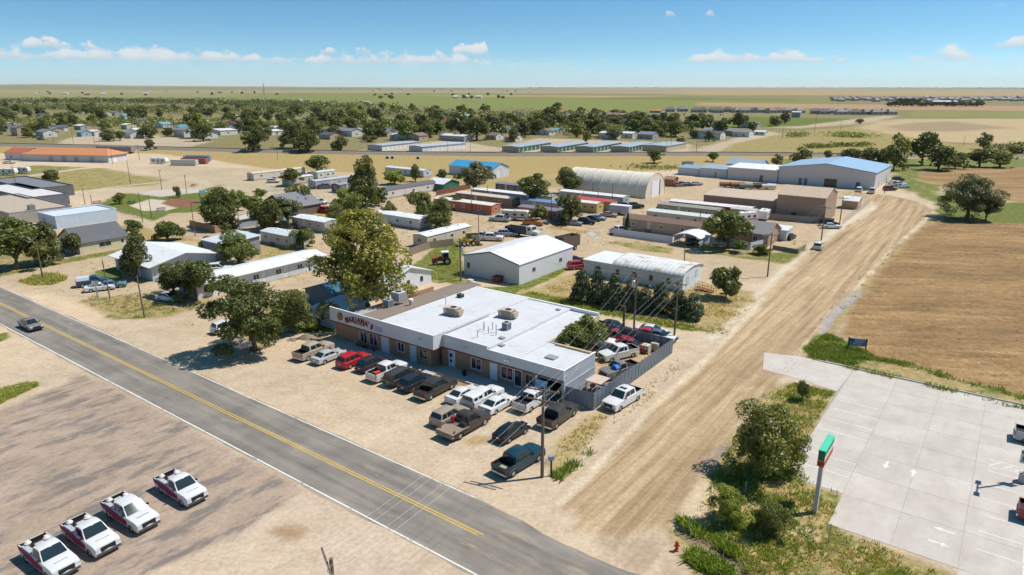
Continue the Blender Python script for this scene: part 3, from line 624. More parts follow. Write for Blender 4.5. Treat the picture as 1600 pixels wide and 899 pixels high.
def arrow(u, v, du, dv, s=1.0):
    d = Vector((du, dv)).normalized(); n = Vector((-d.y, d.x)); c = Vector((u, v))
    pts = [c - d * 1.0 * s - n * .13 * s, c + d * .1 * s - n * .13 * s, c + d * .1 * s - n * .42 * s, c + d * .9 * s, c + d * .1 * s + n * .42 * s, c + d * .1 * s + n * .13 * s, c - d * 1.0 * s + n * .13 * s]
    sheet('painted_arrow', [tuple(uv(p.x, p.y).xy) for p in pts], .0255, LOTP, parent=lot)
for (px, py, du, dv) in ((1385, 727, 0, -1), (1427, 739, 0, 1), (1474, 829, -1, 0), (1469, 850, 1, 0)):
    a = to_uv(gp(px, py)); arrow(a[0], a[1], du, dv, .82)
# ditch water
wm = mat('muddy_water', (.24, .185, .105), 0.08, 0.15, .8, spec=0.6)
sheet('ditch_water', poly_px((1046, 815), (1066, 822), (1122, 838), (1158, 864), (1185, 892), (1212, 925), (1178, 930), (1146, 896), (1112, 873), (1080, 852), (1050, 832)), -0.26, wm)
# ---------------------------------------------------------------- building kit
WHITE_W = mat('white_siding', (.66, .66, .65), .7, .07, .8, objcol=False, streak=.10)
OBJ_WALL = mat('painted_siding', (1, 1, 1), .75, .12, .9, objcol=True, streak=.22, dirt=.16)
OBJ_RIB = mat('ribbed_metal_wall', (1, 1, 1), .55, .05, .7, objcol=True, ribs=(0, 2.0, .03), streak=.10)
OBJ_RIBY = mat('ribbed_metal_end', (1, 1, 1), .55, .05, .7, objcol=True, ribs=(1, 2.0, .03), streak=.10)
OBJ_ROOF = mat('sheet_roof', (1, 1, 1), .5, .08, .6, objcol=True, ribs=(0, 1.6, .04), dirt=.26)
OBJ_ROOFY = mat('sheet_roof_cross', (1, 1, 1), .5, .08, .6, objcol=True, ribs=(1, 1.6, .04), dirt=.26)
SHINGLE = mat('asphalt_shingle', (1, 1, 1), .95, .22, 2.2, objcol=True, bump=.03, bscale=9, dirt=.15)
FLATROOF = mat('white_roof_membrane', (.57, .575, .59), .75, .10, .35, bump=.01, bscale=2, dirt=.42, dirtcol=(.43, .425, .42))
TRIM = mat('painted_trim', (1, 1, 1), .6, .05, 1.0, objcol=True)
STEEL = mat('galvanised_steel', (.42, .43, .44), .45, .12, 2.0, metal=.5)
DARK = mat('dark_metal', (.035, .035, .037), .6, .2, 2.0)
WOOD = mat('weathered_wood', (.21, .145, .095), .9, .25, 3.0, bump=.02, bscale=30)
CONCW = mat('cast_concrete', (.42, .40, .37), .9, .14, 1.5, bump=.01)
RUST = mat('rust_iron', (.20, .085, .04), .9, .3, 3.0)
OBJ_PLAIN = mat('plain_paint', (1, 1, 1), .6, .10, 1.5, objcol=True)
def c3(c): return c if len(c) == 3 else c[:3]

def wall_face(mb, length, h, ops, to3, t=.18, m=0):
    """a wall slab with real openings; ops = (s0, s1, z0, z1); to3(s, d, z): s along the wall, d depth inwards"""
    ss = sorted({0.0, length, *[o[0] for o in ops], *[o[1] for o in ops]})
    for a, b in zip(ss[:-1], ss[1:]):
        if b - a < 1e-4: continue
        holes = sorted([(o[2], o[3]) for o in ops if o[0] < (a + b) / 2 < o[1]])
        z = 0.0
        for z0, z1 in holes + [(h, h)]:
            if z0 > z + 1e-4:
                vs = [to3(a, 0, z), to3(b, 0, z), to3(b, t, z), to3(a, t, z), to3(a, 0, z0), to3(b, 0, z0), to3(b, t, z0), to3(a, t, z0)]
                mb.add(vs, [(0, 3, 2, 1), (4, 5, 6, 7), (0, 1, 5, 4), (1, 2, 6, 5), (2, 3, 7, 6), (3, 0, 4, 7)], m)
            z = max(z, z1)

def face_map(face, Lx, Ly):
    if face == 'f': return lambda s, d, z: (s, d, z)
    if face == 'r': return lambda s, d, z: (Lx - d, s, z)
    if face == 'b': return lambda s, d, z: (Lx - s, Ly - d, z)
    return lambda s, d, z: (d, Ly - s, z)

def fit_opening(root, to3, s0, s1, z0, z1, kind, color=(.8, .8, .78), t=.18):
    """fills an opening: window (frame + pane), door (leaf + handle), garage (sectional door) or open"""
    def bx(mb, a, b, c, d, e, f):   # s range, depth range, z range
        vs = [to3(a, c, e), to3(b, c, e), to3(b, d, e), to3(a, d, e), to3(a, c, f), to3(b, c, f), to3(b, d, f), to3(a, d, f)]
        mb.add(vs, [(0, 3, 2, 1), (4, 5, 6, 7), (0, 1, 5, 4), (1, 2, 6, 5), (2, 3, 7, 6), (3, 0, 4, 7)])
    w = .08
    if kind == 'win':
        mb = MB(); bx(mb, s0, s1, -.04, .12, z0, z0 + w); bx(mb, s0, s1, -.03, .12, z1 - w, z1); bx(mb, s0, s0 + w, -.03, .12, z0 + w, z1 - w); bx(mb, s1 - w, s1, -.03, .12, z0 + w, z1 - w)
        if s1 - s0 > 1.0: c = (s0 + s1) / 2; bx(mb, c - .03, c + .03, -.01, .12, z0 + w, z1 - w)
        f = mb.build('window', TRIM, root, color=color)
        p = MB(); bx(p, s0 + w, s1 - w, .07, .10, z0 + w, z1 - w); p.build('pane', GLASS, f)
    elif kind == 'door':
        mb = MB(); bx(mb, s0, s1, .03, .10, z0, z1); f = mb.build('door', TRIM, root, color=color)
        g = MB(); bx(g, s1 - .18, s1 - .10, -.03, .03, z0 + .95, z0 + 1.06); g.build('handle', STEEL, f)
    elif kind == 'garage':
        mb = MB(); n = max(3, int((z1 - z0) / .55)); dz = (z1 - z0) / n
        for k in range(n): bx(mb, s0, s1, .05, .11, z0 + k * dz + .012, z0 + (k + 1) * dz - .012)
        bx(mb, s0, s1, .11, .13, z0, z1)
        mb.build('garage_door', TRIM, root, color=color)
    elif kind == 'glassdoor':
        mb = MB(); bx(mb, s0, s1, .0, .09, z0, z0 + .3); bx(mb, s0, s1, .0, .09, z1 - .1, z1); bx(mb, s0, s0 + .1, .0, .09, z0 + .3, z1 - .1); bx(mb, s1 - .1, s1, .0, .09, z0 + .3, z1 - .1)
        f = mb.build('door', TRIM, root, color=color); p = MB(); bx(p, s0 + .1, s1 - .1, .03, .06, z0 + .3, z1 - .1); p.build('pane', GLASS, f)

def roof_gable(mb, Lx, Ly, h, rise, ov, th, along='x', hip=0.0):
    if along == 'x':
        y0, y1, ym = -ov, Ly + ov, Ly / 2; k = rise / (Ly / 2); ze = h - k * ov
        for (ya, yb) in ((y0, ym), (ym, y1)):
            za, zb = (ze, h + rise) if ya == y0 else (h + rise, ze)
            xa0, xa1 = (-ov, Lx + ov); xb0, xb1 = (-ov, Lx + ov)
            if hip:
                if ya == y0: xb0, xb1 = hip, Lx - hip
                else: xa0, xa1 = hip, Lx - hip
            vs = [(xa0, ya, za), (xa1, ya, za), (xb1, yb, zb), (xb0, yb, zb)]
            mb.add(vs + [(a, b, c + th) for a, b, c in vs], [(0, 3, 2, 1), (4, 5, 6, 7), (0, 1, 5, 4), (1, 2, 6, 5), (2, 3, 7, 6), (3, 0, 4, 7)])
        if hip:
            for sgn, xe, xr in ((0, -ov, hip), (1, Lx + ov, Lx - hip)):
                vs = [(xe, y0, ze + th), (xe, y1, ze + th), (xr, ym, h + rise + th), (xe, y0, ze), (xe, y1, ze)]
                mb.add(vs, [(0, 1, 2) if sgn else (0, 2, 1), (0, 3, 4, 1)])
    else:
        x0, x1, xm = -ov, Lx + ov, Lx / 2; k = rise / (Lx / 2); ze = h - k * ov
        for (xa, xb) in ((x0, xm), (xm, x1)):
            za, zb = (ze, h + rise) if xa == x0 else (h + rise, ze)
            vs = [(xa, -ov, za), (xb, -ov, zb), (xb, Ly + ov, zb), (xa, Ly + ov, za)]
            mb.add(vs + [(a, b, c + th) for a, b, c in vs], [(0, 3, 2, 1), (4, 5, 6, 7), (0, 1, 5, 4), (1, 2, 6, 5), (2, 3, 7, 6), (3, 0, 4, 7)])

def building(name, label, cat, near, Lx, Ly, h, roof='x', rise=1.2, wall=(.7, .7, .68), roofc=(.7, .7, .7), ops=(), wmat=None, rmat=None, ov=.35, th=.12, rz=None, anchor='near', group=None, hip=0.0, trim=None, skirt=None, parapet=.45):
    """walls with openings, roof and trim. near = ground point of the corner nearest the camera (x = Lx, y = 0)"""
    rz = A0 if rz is None else rz
    ax = Vector((math.cos(rz), math.sin(rz), 0)); near = Vector((near[0], near[1], 0))
    loc = near - ax * Lx if anchor == 'near' else near
    root = thing(name, label, cat, loc, rz, group)
    faces = {'f': Lx, 'r': Ly, 'b': Lx, 'l': Ly}; byf = {k: [] for k in faces}
    for o in ops: byf[o[0]].append(o)
    t = .18; mb = MB()
    for fc, ln in faces.items():
        to3 = face_map(fc, Lx, Ly); lst = [(o[1], o[1] + o[3], o[2], o[2] + o[4]) for o in byf[fc]]
        hh = h if fc != 'b' or roof != 'shed' else h + rise
        if fc in 'fb': wall_face(mb, ln, hh, lst, to3, t)
        else: wall_face(mb, ln, h, lst, (lambda T: (lambda s, d, z: T(min(max(s, t + .002), ln - t - .002), d, z)))(to3), t)
    if roof == 'x' and not hip:
        for x0, x1 in ((0, t), (Lx - t, Lx)): mb.prism([(.02, h), (Ly - .02, h), (Ly / 2, h + rise - .02)], x0, x1, 'x')
    if roof == 'y':
        for y0, y1 in ((0, t), (Ly - t, Ly)): mb.prism([(.02, h), (Lx - .02, h), (Lx / 2, h + rise - .02)], y0, y1, 'y')
    if roof == 'shed':
        for x0, x1 in ((0, t), (Lx - t, Lx)): mb.prism([(.02, h), (Ly - .02, h), (Ly - .02, h + rise - .02)], x0, x1, 'x')
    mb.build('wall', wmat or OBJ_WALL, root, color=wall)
    rb = MB()
    if roof in 'xy': roof_gable(rb, Lx, Ly, h, rise, ov, th, roof, hip)
    elif roof == 'shed':
        k = rise / Ly; vs = [(-ov, -ov, h - k * ov), (Lx + ov, -ov, h - k * ov), (Lx + ov, Ly + ov, h + rise + k * ov), (-ov, Ly + ov, h + rise + k * ov)]
        rb.add(vs + [(a, b, c + th) for a, b, c in vs], [(0, 3, 2, 1), (4, 5, 6, 7), (0, 1, 5, 4), (1, 2, 6, 5), (2, 3, 7, 6), (3, 0, 4, 7)])
    else:
        rb.box(t, Lx - t, t, Ly - t, h - .35, h - parapet * .5)
    rb.build('roof', rmat or (OBJ_ROOF if roof in ('x', 'shed') else OBJ_ROOFY if roof == 'y' else OBJ_PLAIN), root, color=roofc)
    if roof == 'flat':
        cb = MB(); o_ = .05
        for (a, b, c, d) in ((-o_, Lx + o_, -o_, .26), (-o_, Lx + o_, Ly - .26, Ly + o_), (-o_, .26, .26, Ly - .26), (Lx - .26, Lx + o_, .26, Ly - .26)): cb.box(a, b, c, d, h, h + .07)
        cb.build('coping', TRIM, root, color=trim or wall)
    elif trim:
        fb = MB()
        if roof == 'y':
            for yy in (-ov - .05, Ly + ov):
                k = rise / (Lx / 2)
                for a, b in ((-ov, Lx / 2), (Lx / 2, Lx + ov)):
                    za = h - k * ov if a == -ov else h + rise; zb = h + rise if a == -ov else h - k * ov
                    fb.add([(a, yy, za - .1), (b, yy, zb - .1), (b, yy, zb + th + .02), (a, yy, za + th + .02), (a, yy + .05, za - .1), (b, yy + .05, zb - .1), (b, yy + .05, zb + th + .02), (a, yy + .05, za + th + .02)], [(0, 1, 2, 3), (4, 7, 6, 5), (0, 4, 5, 1), (3, 2, 6, 7)])
        else:
            k = rise / (Ly / 2) if roof == 'x' else 0
            fb.box(-ov, Lx + ov, -ov - .05, -ov - .003, h - k * ov - .06, h - k * ov + th + .01)
        fb.build('fascia', TRIM, root, color=trim)
    if skirt:
        sb = MB(); sb.box(-.03, Lx + .03, -.03, -.002, 0, .5); sb.box(Lx + .002, Lx + .03, -.03, Ly + .03, 0, .5); sb.build('skirting', TRIM, root, color=skirt)
    for o in byf.values():
        for (fc, s, z0, w, hh, kind, *rest) in o:
            if kind != 'open': fit_opening(root, face_map(fc, Lx, Ly), s, s + w, z0, z0 + hh, kind, rest[0] if rest else (.75, .75, .73), t)
    return root

def roof_unit(name, label, cat, loc, rz, sx, sy, sz, color, group=None, legs=False):
    r = thing(name, label, cat, loc, rz, group); mb = MB(); z = .25 if legs else .05
    mb.box(-sx / 2, sx / 2, -sy / 2, sy / 2, z, sz); mb.build('housing', OBJ_PLAIN, r, color=color)
    g = MB(); n = 6
    for k in range(n):
        zz = z + .12 + (sz - z - .24) * k / (n - 1); g.box(-sx / 2 + .08, sx / 2 - .08, -sy / 2 - .025, -sy / 2 - .004, zz - .03, zz + .03); g.box(sx / 2 + .004, sx / 2 + .025, -sy / 2 + .08, sy / 2 - .08, zz - .03, zz + .03)
    g.build('louvre', DARK, r)
    fn = MB(); fn.tube([(0, 0, sz + .002), (0, 0, sz + .06)], min(sx, sy) * .33, 14); fn.build('fan_guard', DARK, r)
    if legs:
        for a in (-1, 1):
            for b in (-1, 1): q = MB(); q.box(a * (sx / 2 - .1) - .04, a * (sx / 2 - .1) + .04, b * (sy / 2 - .1) - .04, b * (sy / 2 - .1) + .04, 0, z); q.build('leg', STEEL, r)
    return r

def mobile_home(label, near, L_, rz, wall=(.7, .68, .62), roofc=(.75, .75, .75), w=4.3, h=2.75, rise=.35, group='mobile homes in the trailer park', ops=None, cat='mobile home', skirt=(.35, .33, .3), anchor='near', rmat=None, roof='x', trim=None):
    if ops is None:
        ops = [('f', L_ * .12, 1.15, 1.1, .95, 'win'), ('f', L_ * .34, .75, .9, 1.95, 'door', (.55, .52, .48)), ('f', L_ * .5, 1.15, 1.2, .95, 'win'), ('f', L_ * .78, 1.2, 1.0, .9, 'win'), ('r', w * .35, 1.15, 1.3, 1.0, 'win')]
    return building('mobile_home', label, cat, near, L_, w, h, roof, rise, wall, roofc, ops, rz=rz, ov=.12, th=.08, skirt=skirt, group=group, anchor=anchor, rmat=rmat, trim=trim)

# ---------------------------------------------------------------- fences
def fence_run(name, label, cat, pts, h, panel_w, color, kind='panel', post=.09, group=None, postc=None, th=.05, gap=.012):
    """a fence along a polyline of ground points; every panel and post is a part"""
    pts = [Vector((p[0], p[1], 0)) for p in pts]; root = thing(name, label, cat, pts[0], 0, group); o = pts[0]
    pm = {}; postm = None
    for a, b in zip(pts[:-1], pts[1:]):
        d = b - a; n = max(1, round(d.length / panel_w)); w = d.length / n; ang = math.atan2(d.y, d.x); key = round(w, 3)
        if key not in pm:
            mb = MB()
            if kind == 'panel':
                mb.box(gap, w - gap, -th / 2, th / 2, .03, h)
                mb.box(gap + .04, w - gap - .04, -th / 2 - .02, -th / 2 - .003, .1, h - .12)
            elif kind == 'corrugated':
                k = max(4, int(w / .12)); prof = []
                for i in range(k + 1): prof.append((gap + (w - 2 * gap) * i / k, (.025 if i % 2 else -.025)))
                poly = [(x, y - .012) for x, y in prof] + [(x, y + .012) for x, y in prof[::-1]]
                vs = []; m_ = len(prof)
                for z in (.02, h):
                    vs += [(x, y, z) for x, y in poly]
                nn = len(poly); fs = [(i, (i + 1) % nn, nn + (i + 1) % nn, nn + i) for i in range(nn)]
                for i in range(m_ - 1): fs.append((nn + i, nn + i + 1, nn + 2 * m_ - 2 - i, nn + 2 * m_ - 1 - i))
                mb.add(vs, fs)
            elif kind == 'board':
                k = max(3, int(w / .16)); bw = w / k
                for i in range(k):
                    top = h - .06 * random.random(); mb.box(i * bw + .008, (i + 1) * bw - .008, -.012 + .008 * (i % 2), .012 + .008 * (i % 2), .05, top)
                mb.box(0, w, .022, .06, .35, .44); mb.box(0, w, .022, .06, h - .45, h - .36)
            elif kind == 'rail':
                for z in (.5, h - .06): mb.box(0, w, -.03, .03, z - .06, z + .06)
            elif kind == 'mesh':
                mb.tube([(0, 0, h - .03), (w, 0, h - .03)], .025, 5); mb.tube([(0, 0, .08), (w, 0, .08)], .012, 4)
                s = .45; k = int(w / s)
                for i in range(k + 1):
                    mb.tube([(i * w / max(k, 1), 0, .08), (min(w, i * w / max(k, 1) + .6), 0, h - .03)], .006, 3, caps=False); mb.tube([(i * w / max(k, 1), 0, .08), (max(0, i * w / max(k, 1) - .6), 0, h - .03)], .006, 3, caps=False)
            pm[key] = mb.mesh('fence_panel', STEEL if kind == 'mesh' else OBJ_PLAIN if kind != 'board' else OBJ_WOODC)
        if postm is None:
            q = MB()
            q.box(-post / 2, post / 2, -post / 2, post / 2, 0, h + .05) if kind != 'mesh' else q.tube([(0, 0, 0), (0, 0, h + .08)], .03, 6)
            postm = q.mesh('post', STEEL if kind == 'mesh' else OBJ_PLAIN)
        for i in range(n):
            p = a + d * (i / n) - o
            link_mesh('fence_panel', pm[key], root, p, color, (0, 0, ang))
            sy = .045 if kind in ('corrugated', 'board') else 0
            link_mesh('post', postm, root, p + Vector((-math.sin(ang), math.cos(ang), 0)) * sy * 1.6, postc or color, (0, 0, ang))
    link_mesh('post', postm, root, pts[-1] - o, postc or color)
    return root
OBJ_WOODC = mat('fence_boards', (1, 1, 1), .9, .28, 2.5, objcol=True, bump=.01, bscale=20)

# ---------------------------------------------------------------- utility poles and wires
POLEW = mat('creosote_pole', (.155, .115, .085), .9, .25, 2.0, bump=.02, bscale=18)
CERAM = mat('insulator_glaze', (.35, .33, .31), .25, .1, 3.0)
POLES = {}
def utility_pole(key, label, base, h, arms=((.35, 2.4),), arm_rz=None, transformer=False, r=.15, lean=(0, 0), group='utility poles', cat='pole', lamp=None, armoff=0):
    b = Vector((base[0], base[1], 0)); root = thing('utility_pole', label, cat, b, 0, group)
    rz = arm_rz if arm_rz is not None else A0
    mb = MB(); mb.tube([(0, 0, -.05), (lean[0] * h * .5, lean[1] * h * .5, h * .5), (lean[0] * h, lean[1] * h, h)], [r, r * .85, r * .68], 10); mb.build('post', POLEW, root, smooth=True, angle=50)
    top = Vector((lean[0] * h, lean[1] * h, h)); d = Vector((math.cos(rz), math.sin(rz), 0)); n_ = Vector((-d.y, d.x, 0)); att = []
    for (dz, w) in arms:
        c = top - Vector((0, 0, dz)) + n_ * (r + .05); q = MB(); q.bar(c - d * w / 2, c + d * w / 2, .1, .12); q.build('crossarm', POLEW, root)
        br = MB(); br.bar(c - d * w * .3, c - Vector((0, 0, .6)), .035); br.bar(c + d * w * .3, c - Vector((0, 0, .6)), .035); br.build('brace', STEEL, root)
        for s in (-.46, -.2, .2, .46):
            p = c + d * w * s; i = MB(); i.tube([p + Vector((0, 0, .06)), p + Vector((0, 0, .12)), p + Vector((0, 0, .2)), p + Vector((0, 0, .26))], [.025, .06, .06, .03], 7); i.build('insulator', CERAM, root); att.append(b + p + Vector((0, 0, .26)))
    if transformer:
        t = MB(); c = top + Vector((d.x * .45, d.y * .45, -1.7)); t.tube([c - Vector((0, 0, .45)), c + Vector((0, 0, .45))], .25, 12); t.tube([c + Vector((0, 0, .45)), c + Vector((0, 0, .55))], [.25, .1], 12); t.build('transformer', STEEL, root)
    if lamp:
        e = top + Vector(lamp); q = MB(); q.tube([top - Vector((0, 0, .4)), top + (e - top) * .5 + Vector((0, 0, .15)), e], .035, 6); q.build('lamp_arm', STEEL, root)
        q = MB(); q.box(e.x - .35, e.x + .1, e.y - .14, e.y + .14, e.z - .1, e.z + .06); q.build('lamp_head', STEEL, root)
    if not att: att = [b + top]
    POLES[key] = att; return root
WIRE = mat('aluminium_wire', (.55, .55, .55), .4, .05, 1.0, metal=.3)
def wires(label, a, b, sag=.8, pairs=None, r=.008, group='overhead wires'):
    A = POLES[a] if isinstance(a, str) else a; B = POLES[b] if isinstance(b, str) else b; pairs = pairs or [(i, i) for i in range(min(len(A), len(B)))]
    root = thing('power_line', label, 'power line', A[0], 0, group)
    for i, j in pairs:
        p, q = Vector(A[i]), Vector(B[j]); mb = MB(); pts = []
        for k in range(11): t = k / 10; pts.append(p.lerp(q, t) - Vector((0, 0, sag * 4 * t * (1 - t))) - A[0])
        mb.tube(pts, r, 4, caps=False); mb.build('wire', WIRE, root)
    return root
# ---------------------------------------------------------------- trees
LEAF = leaf_mat('leaves', (1, 1, 1)); NEEDLE = leaf_mat('needles', (1, 1, 1), 0.12)
BARK = mat('bark', (.16, .12, .09), .95, .3, 4.0, bump=.03, bscale=12)
def leaf_cloud(P, Nrm, size, r):
    """rhombic leaf clumps at P facing roughly Nrm"""
    n = len(P); a = r.normal(size=(n, 3)); a -= Nrm * (a * Nrm).sum(1, keepdims=True); a /= np.linalg.norm(a, axis=1, keepdims=True) + 1e-9
    b = np.cross(Nrm, a); s = (size * r.uniform(.55, 1.35, n))[:, None]; k = r.uniform(.45, .8, (n, 1))
    V = np.stack([P - a * s, P - b * s * k + Nrm * s * .12, P + a * s, P + b * s * k + Nrm * s * .12], 1).reshape(-1, 3)
    return V, np.arange(4 * n).reshape(-1, 4)
def crown_mesh(name, blobs, count, size, seed, m, drop=.55, fill=.25):
    r = np.random.default_rng(seed); B = np.array(blobs, float); c = B[:, :3]; R_ = B[:, 3:6]
    w = (R_.prod(1)) ** (2 / 3); w /= w.sum(); k = r.choice(len(B), count * 2, p=w)
    d = r.normal(size=(count * 2, 3)); d[:, 2] += .25; d /= np.linalg.norm(d, axis=1, keepdims=True)
    rad = np.where(r.random(count * 2) < fill, r.uniform(.35, .8, count * 2), r.uniform(.82, 1.08, count * 2))
    P = c[k] + d * R_[k] * rad[:, None]
    keep = np.ones(len(P), bool)
    for i in range(len(B)):
        q = ((P - c[i]) / R_[i]); keep &= ~(((q ** 2).sum(1) < drop ** 2) & (k != i))
    # gaps: thin out whole pockets so that sky and shade show through
    g = vnoise(P[:, 0] * .9 + seed, P[:, 2] * .9 + P[:, 1] * .6, seed); keep &= g > .30
    P = P[keep][:count]; d = d[keep][:count]
    Nn = d + r.normal(size=d.shape) * .75; Nn[:, 2] += .35; Nn /= np.linalg.norm(Nn, axis=1, keepdims=True)
    V, F = leaf_cloud(P, Nn, size, r)
    return np_mesh(name, V, F, m)
def limbs(seed, h, r, trunk_r, forks=6, base_split=.28, up=.72):
    rr = random.Random(seed); mb = MB(); t = h * base_split
    mb.tube([(0, 0, -.1), (0, 0, t * .5), (rr.uniform(-.1, .1), rr.uniform(-.1, .1), t), (rr.uniform(-.3, .3), rr.uniform(-.3, .3), h * up)], [trunk_r * 1.25, trunk_r, trunk_r * .9, trunk_r * .25], 8)
    for k in range(forks):
        a = 2 * math.pi * (k + rr.uniform(-.3, .3)) / forks; s = rr.uniform(.5, .85); z0 = t * rr.uniform(.75, 1.25)
        e = Vector((math.cos(a) * r * s, math.sin(a) * r * s, h * rr.uniform(.5, .8))); m = Vector((e.x * .45, e.y * .45, z0 + (e.z - z0) * .55))
        mb.tube([(0, 0, z0), m, e], [trunk_r * .6, trunk_r * .38, trunk_r * .12], 6)
    return mb.mesh('trunk', BARK, True)
def blob_set(seed, h, r, n, z0=.3, z1=1.0, rb=(.34, .5), flat=.85):
    """uneven crown: lobes of different size, a lopsided outline and some low skirts"""
    rr = random.Random(seed); out = []; zc = h * (z0 + z1) / 2; rz = h * (z1 - z0) / 2
    lop = [rr.uniform(.72, 1.12) for _ in range(8)]
    for k in range(n):
        while True:
            p = Vector((rr.uniform(-1, 1), rr.uniform(-1, 1), rr.uniform(-1, 1)))
            if .2 < p.length < 1: break
        b = rr.uniform(rb[0] * .6, rb[1]) * r; s_ = lop[int((math.atan2(p.y, p.x) + math.pi) / 6.2832 * 7.99)]; q = p * .8
        w = 1.0 if q.z > -.3 else .8
        out.append((q.x * r * s_ * w, q.y * r * s_ * w, zc + q.z * rz * rr.uniform(.8, 1.1), b, b * rr.uniform(.8, 1.2), b * flat))
    for k in range(n // 3):
        a = rr.uniform(0, 6.283); b = rr.uniform(.16, .26) * r; out.append((math.cos(a) * r * .8, math.sin(a) * r * .8, h * (z0 + rr.uniform(.0, .5)), b, b, b * .8))
    out.append((0, 0, zc, r * .55, r * .55, rz * .6)); return out
TREES = {}
def tree_proto(kind):
    if kind in TREES: return TREES[kind]
    if kind.startswith('elm'):
        s = int(kind[3:] or 0) + 3; T = (limbs(s, 9, 3.6, .3), crown_mesh('crown', blob_set(s, 9, 4, 16, .10, 1.0), 6500, .22, s, LEAF), 9.0, 4.0)
    elif kind.startswith('cot'):
        s = int(kind[3:] or 0) + 30; T = (limbs(s, 12, 4.6, .42, 8, .2), crown_mesh('crown', blob_set(s, 12, 5.5, 30, .06, 1.0, (.20, .36)), 17000, .17, s, LEAF, .45, .3), 12.0, 5.5)
    elif kind.startswith('open'):
        s = int(kind[4:] or 0) + 60; T = (limbs(s, 10, 4.0, .3, 7, .22, .8), crown_mesh('crown', blob_set(s, 10, 4.2, 14, .24, 1.0, (.28, .42), .75), 5000, .23, s, LEAF, .5, .25), 10.0, 4.2)
    elif kind.startswith('far'):
        s = int(kind[3:] or 0) + 90; T = (limbs(s, 10, 3.8, .3, 4), crown_mesh('crown', blob_set(s, 10, 4.2, 10, .0, 1.0, (.38, .55)), 1500, .42, s, LEAF, .5, .2), 10.0, 4.2)
    elif kind.startswith('bush'):
        s = int(kind[4:] or 0) + 120; T = (limbs(s, 3, 1.3, .07, 8, .08), crown_mesh('crown', blob_set(s, 3, 1.7, 12, .02, 1.0, (.34, .5)), 2600, .15, s, LEAF, .55, .25), 3.0, 1.7)
    elif kind.startswith('juniper'):
        s = int(kind[7:] or 0) + 150; bl = []; rr = random.Random(s)
        for k in range(16):
            t = k / 15; a = k * 2.4; w = 1.0 - .68 * t ** 1.6; bl.append((math.cos(a) * w * .8, math.sin(a) * w * .8, .45 + 4.0 * t, .9 * w + .18, .9 * w + .18, .85))
        T = (limbs(s, 5, .8, .12, 5, .1, .9), crown_mesh('crown', bl, 5600, .13, s, NEEDLE, .6, .2), 5.0, 1.75)
    elif kind.startswith('spruce'):
        s = 200; r = np.random.default_rng(s); n = 4200; t = r.random(n) ** .75; tier = np.floor(t * 13) / 13; a = r.random(n) * 6.283
        rad = (1 - t) * 1.9 * (0.55 + .45 * (1 - (t - tier) * 13)) * r.uniform(.35, 1.05, n) ** .6 + .08
        P = np.stack([np.cos(a) * rad, np.sin(a) * rad, .5 + t * 7.4 - rad * .16], 1); Nn = np.stack([np.cos(a) * .5, np.sin(a) * .5, np.ones(n)], 1) + r.normal(size=(n, 3)) * .3; Nn /= np.linalg.norm(Nn, axis=1, keepdims=True)
        V, F = leaf_cloud(P, Nn, .16, r); T = (limbs(s, 8, .3, .16, 3, .1, .97), np_mesh('crown', V, F, NEEDLE), 8.0, 2.0)
    TREES[kind] = T; return T
GREENS = {'dark': (.125, .143, .031), 'mid': (.165, .19, .036), 'yellow': (.265, .26, .048), 'lime': (.235, .27, .042), 'grey': (.165, .178, .072), 'blue': (.082, .118, .052), 'olive': (.17, .175, .045), 'deep': (.088, .108, .027)}
def tree(name, label, cat, base, h, r, kind, tone='mid', group=None, rz=None):
    tr, cr, h0, r0 = tree_proto(kind); b = Vector((base[0], base[1], 0)); root = thing(name, label, cat, b, random.uniform(0, 6.28) if rz is None else rz, group)
    g = GREENS[tone] if isinstance(tone, str) else tone; j = random.uniform(.88, 1.14); g = (g[0] * j * random.uniform(.92, 1.1), g[1] * j, g[2] * j)
    a = link_mesh('trunk', tr, root); a.scale = (r / r0, r / r0, h / h0)
    c = link_mesh('crown', cr, root, color=g); c.scale = (r / r0, r / r0, h / h0)
    return root
def tree_px(name, label, bx, by, ty, wpx, kind, tone='mid', group=None, cat='tree'):
    """measured off the photograph: foot of the trunk, top row and crown width in pixels"""
    h = hgt(bx, by, ty); r = wpx * mpp(bx, by) / 2
    return tree(name, label, cat, gp(bx, by), h, r, kind, tone, group)
# ---------------------------------------------------------------- vehicles
CARP = mat('car_paint', (1, 1, 1), .38, .05, 1.2, objcol=True, coat=.3, spec=.4, dirt=.03, dirtcol=(.36, .29, .21))
TYRE = mat('tyre_rubber', (.022, .022, .023), .85, .2, 4.0); RIM = mat('wheel_rim', (.50, .50, .50), .35, .08, 4.0, metal=.6)
DKBUMP = mat('bumper_grey', (.10, .10, .105), .4, .1, 2.0, metal=.3); CHROME = mat('bumper_chrome', (.60, .60, .60), .25, .05, 2.0, metal=.7); BLACKP = mat('black_plastic', (.018, .018, .019), .55, .1, 3.0)
TAILR = mat('tail_lamp_red', (.42, .012, .012), .2, .05, 3.0, spec=.6); HEADL = mat('head_lamp_glass', (.60, .62, .62), .15, .05, 3.0, spec=.7); PLATE = mat('number_plate', (.62, .62, .60), .5, .05, 3.0)

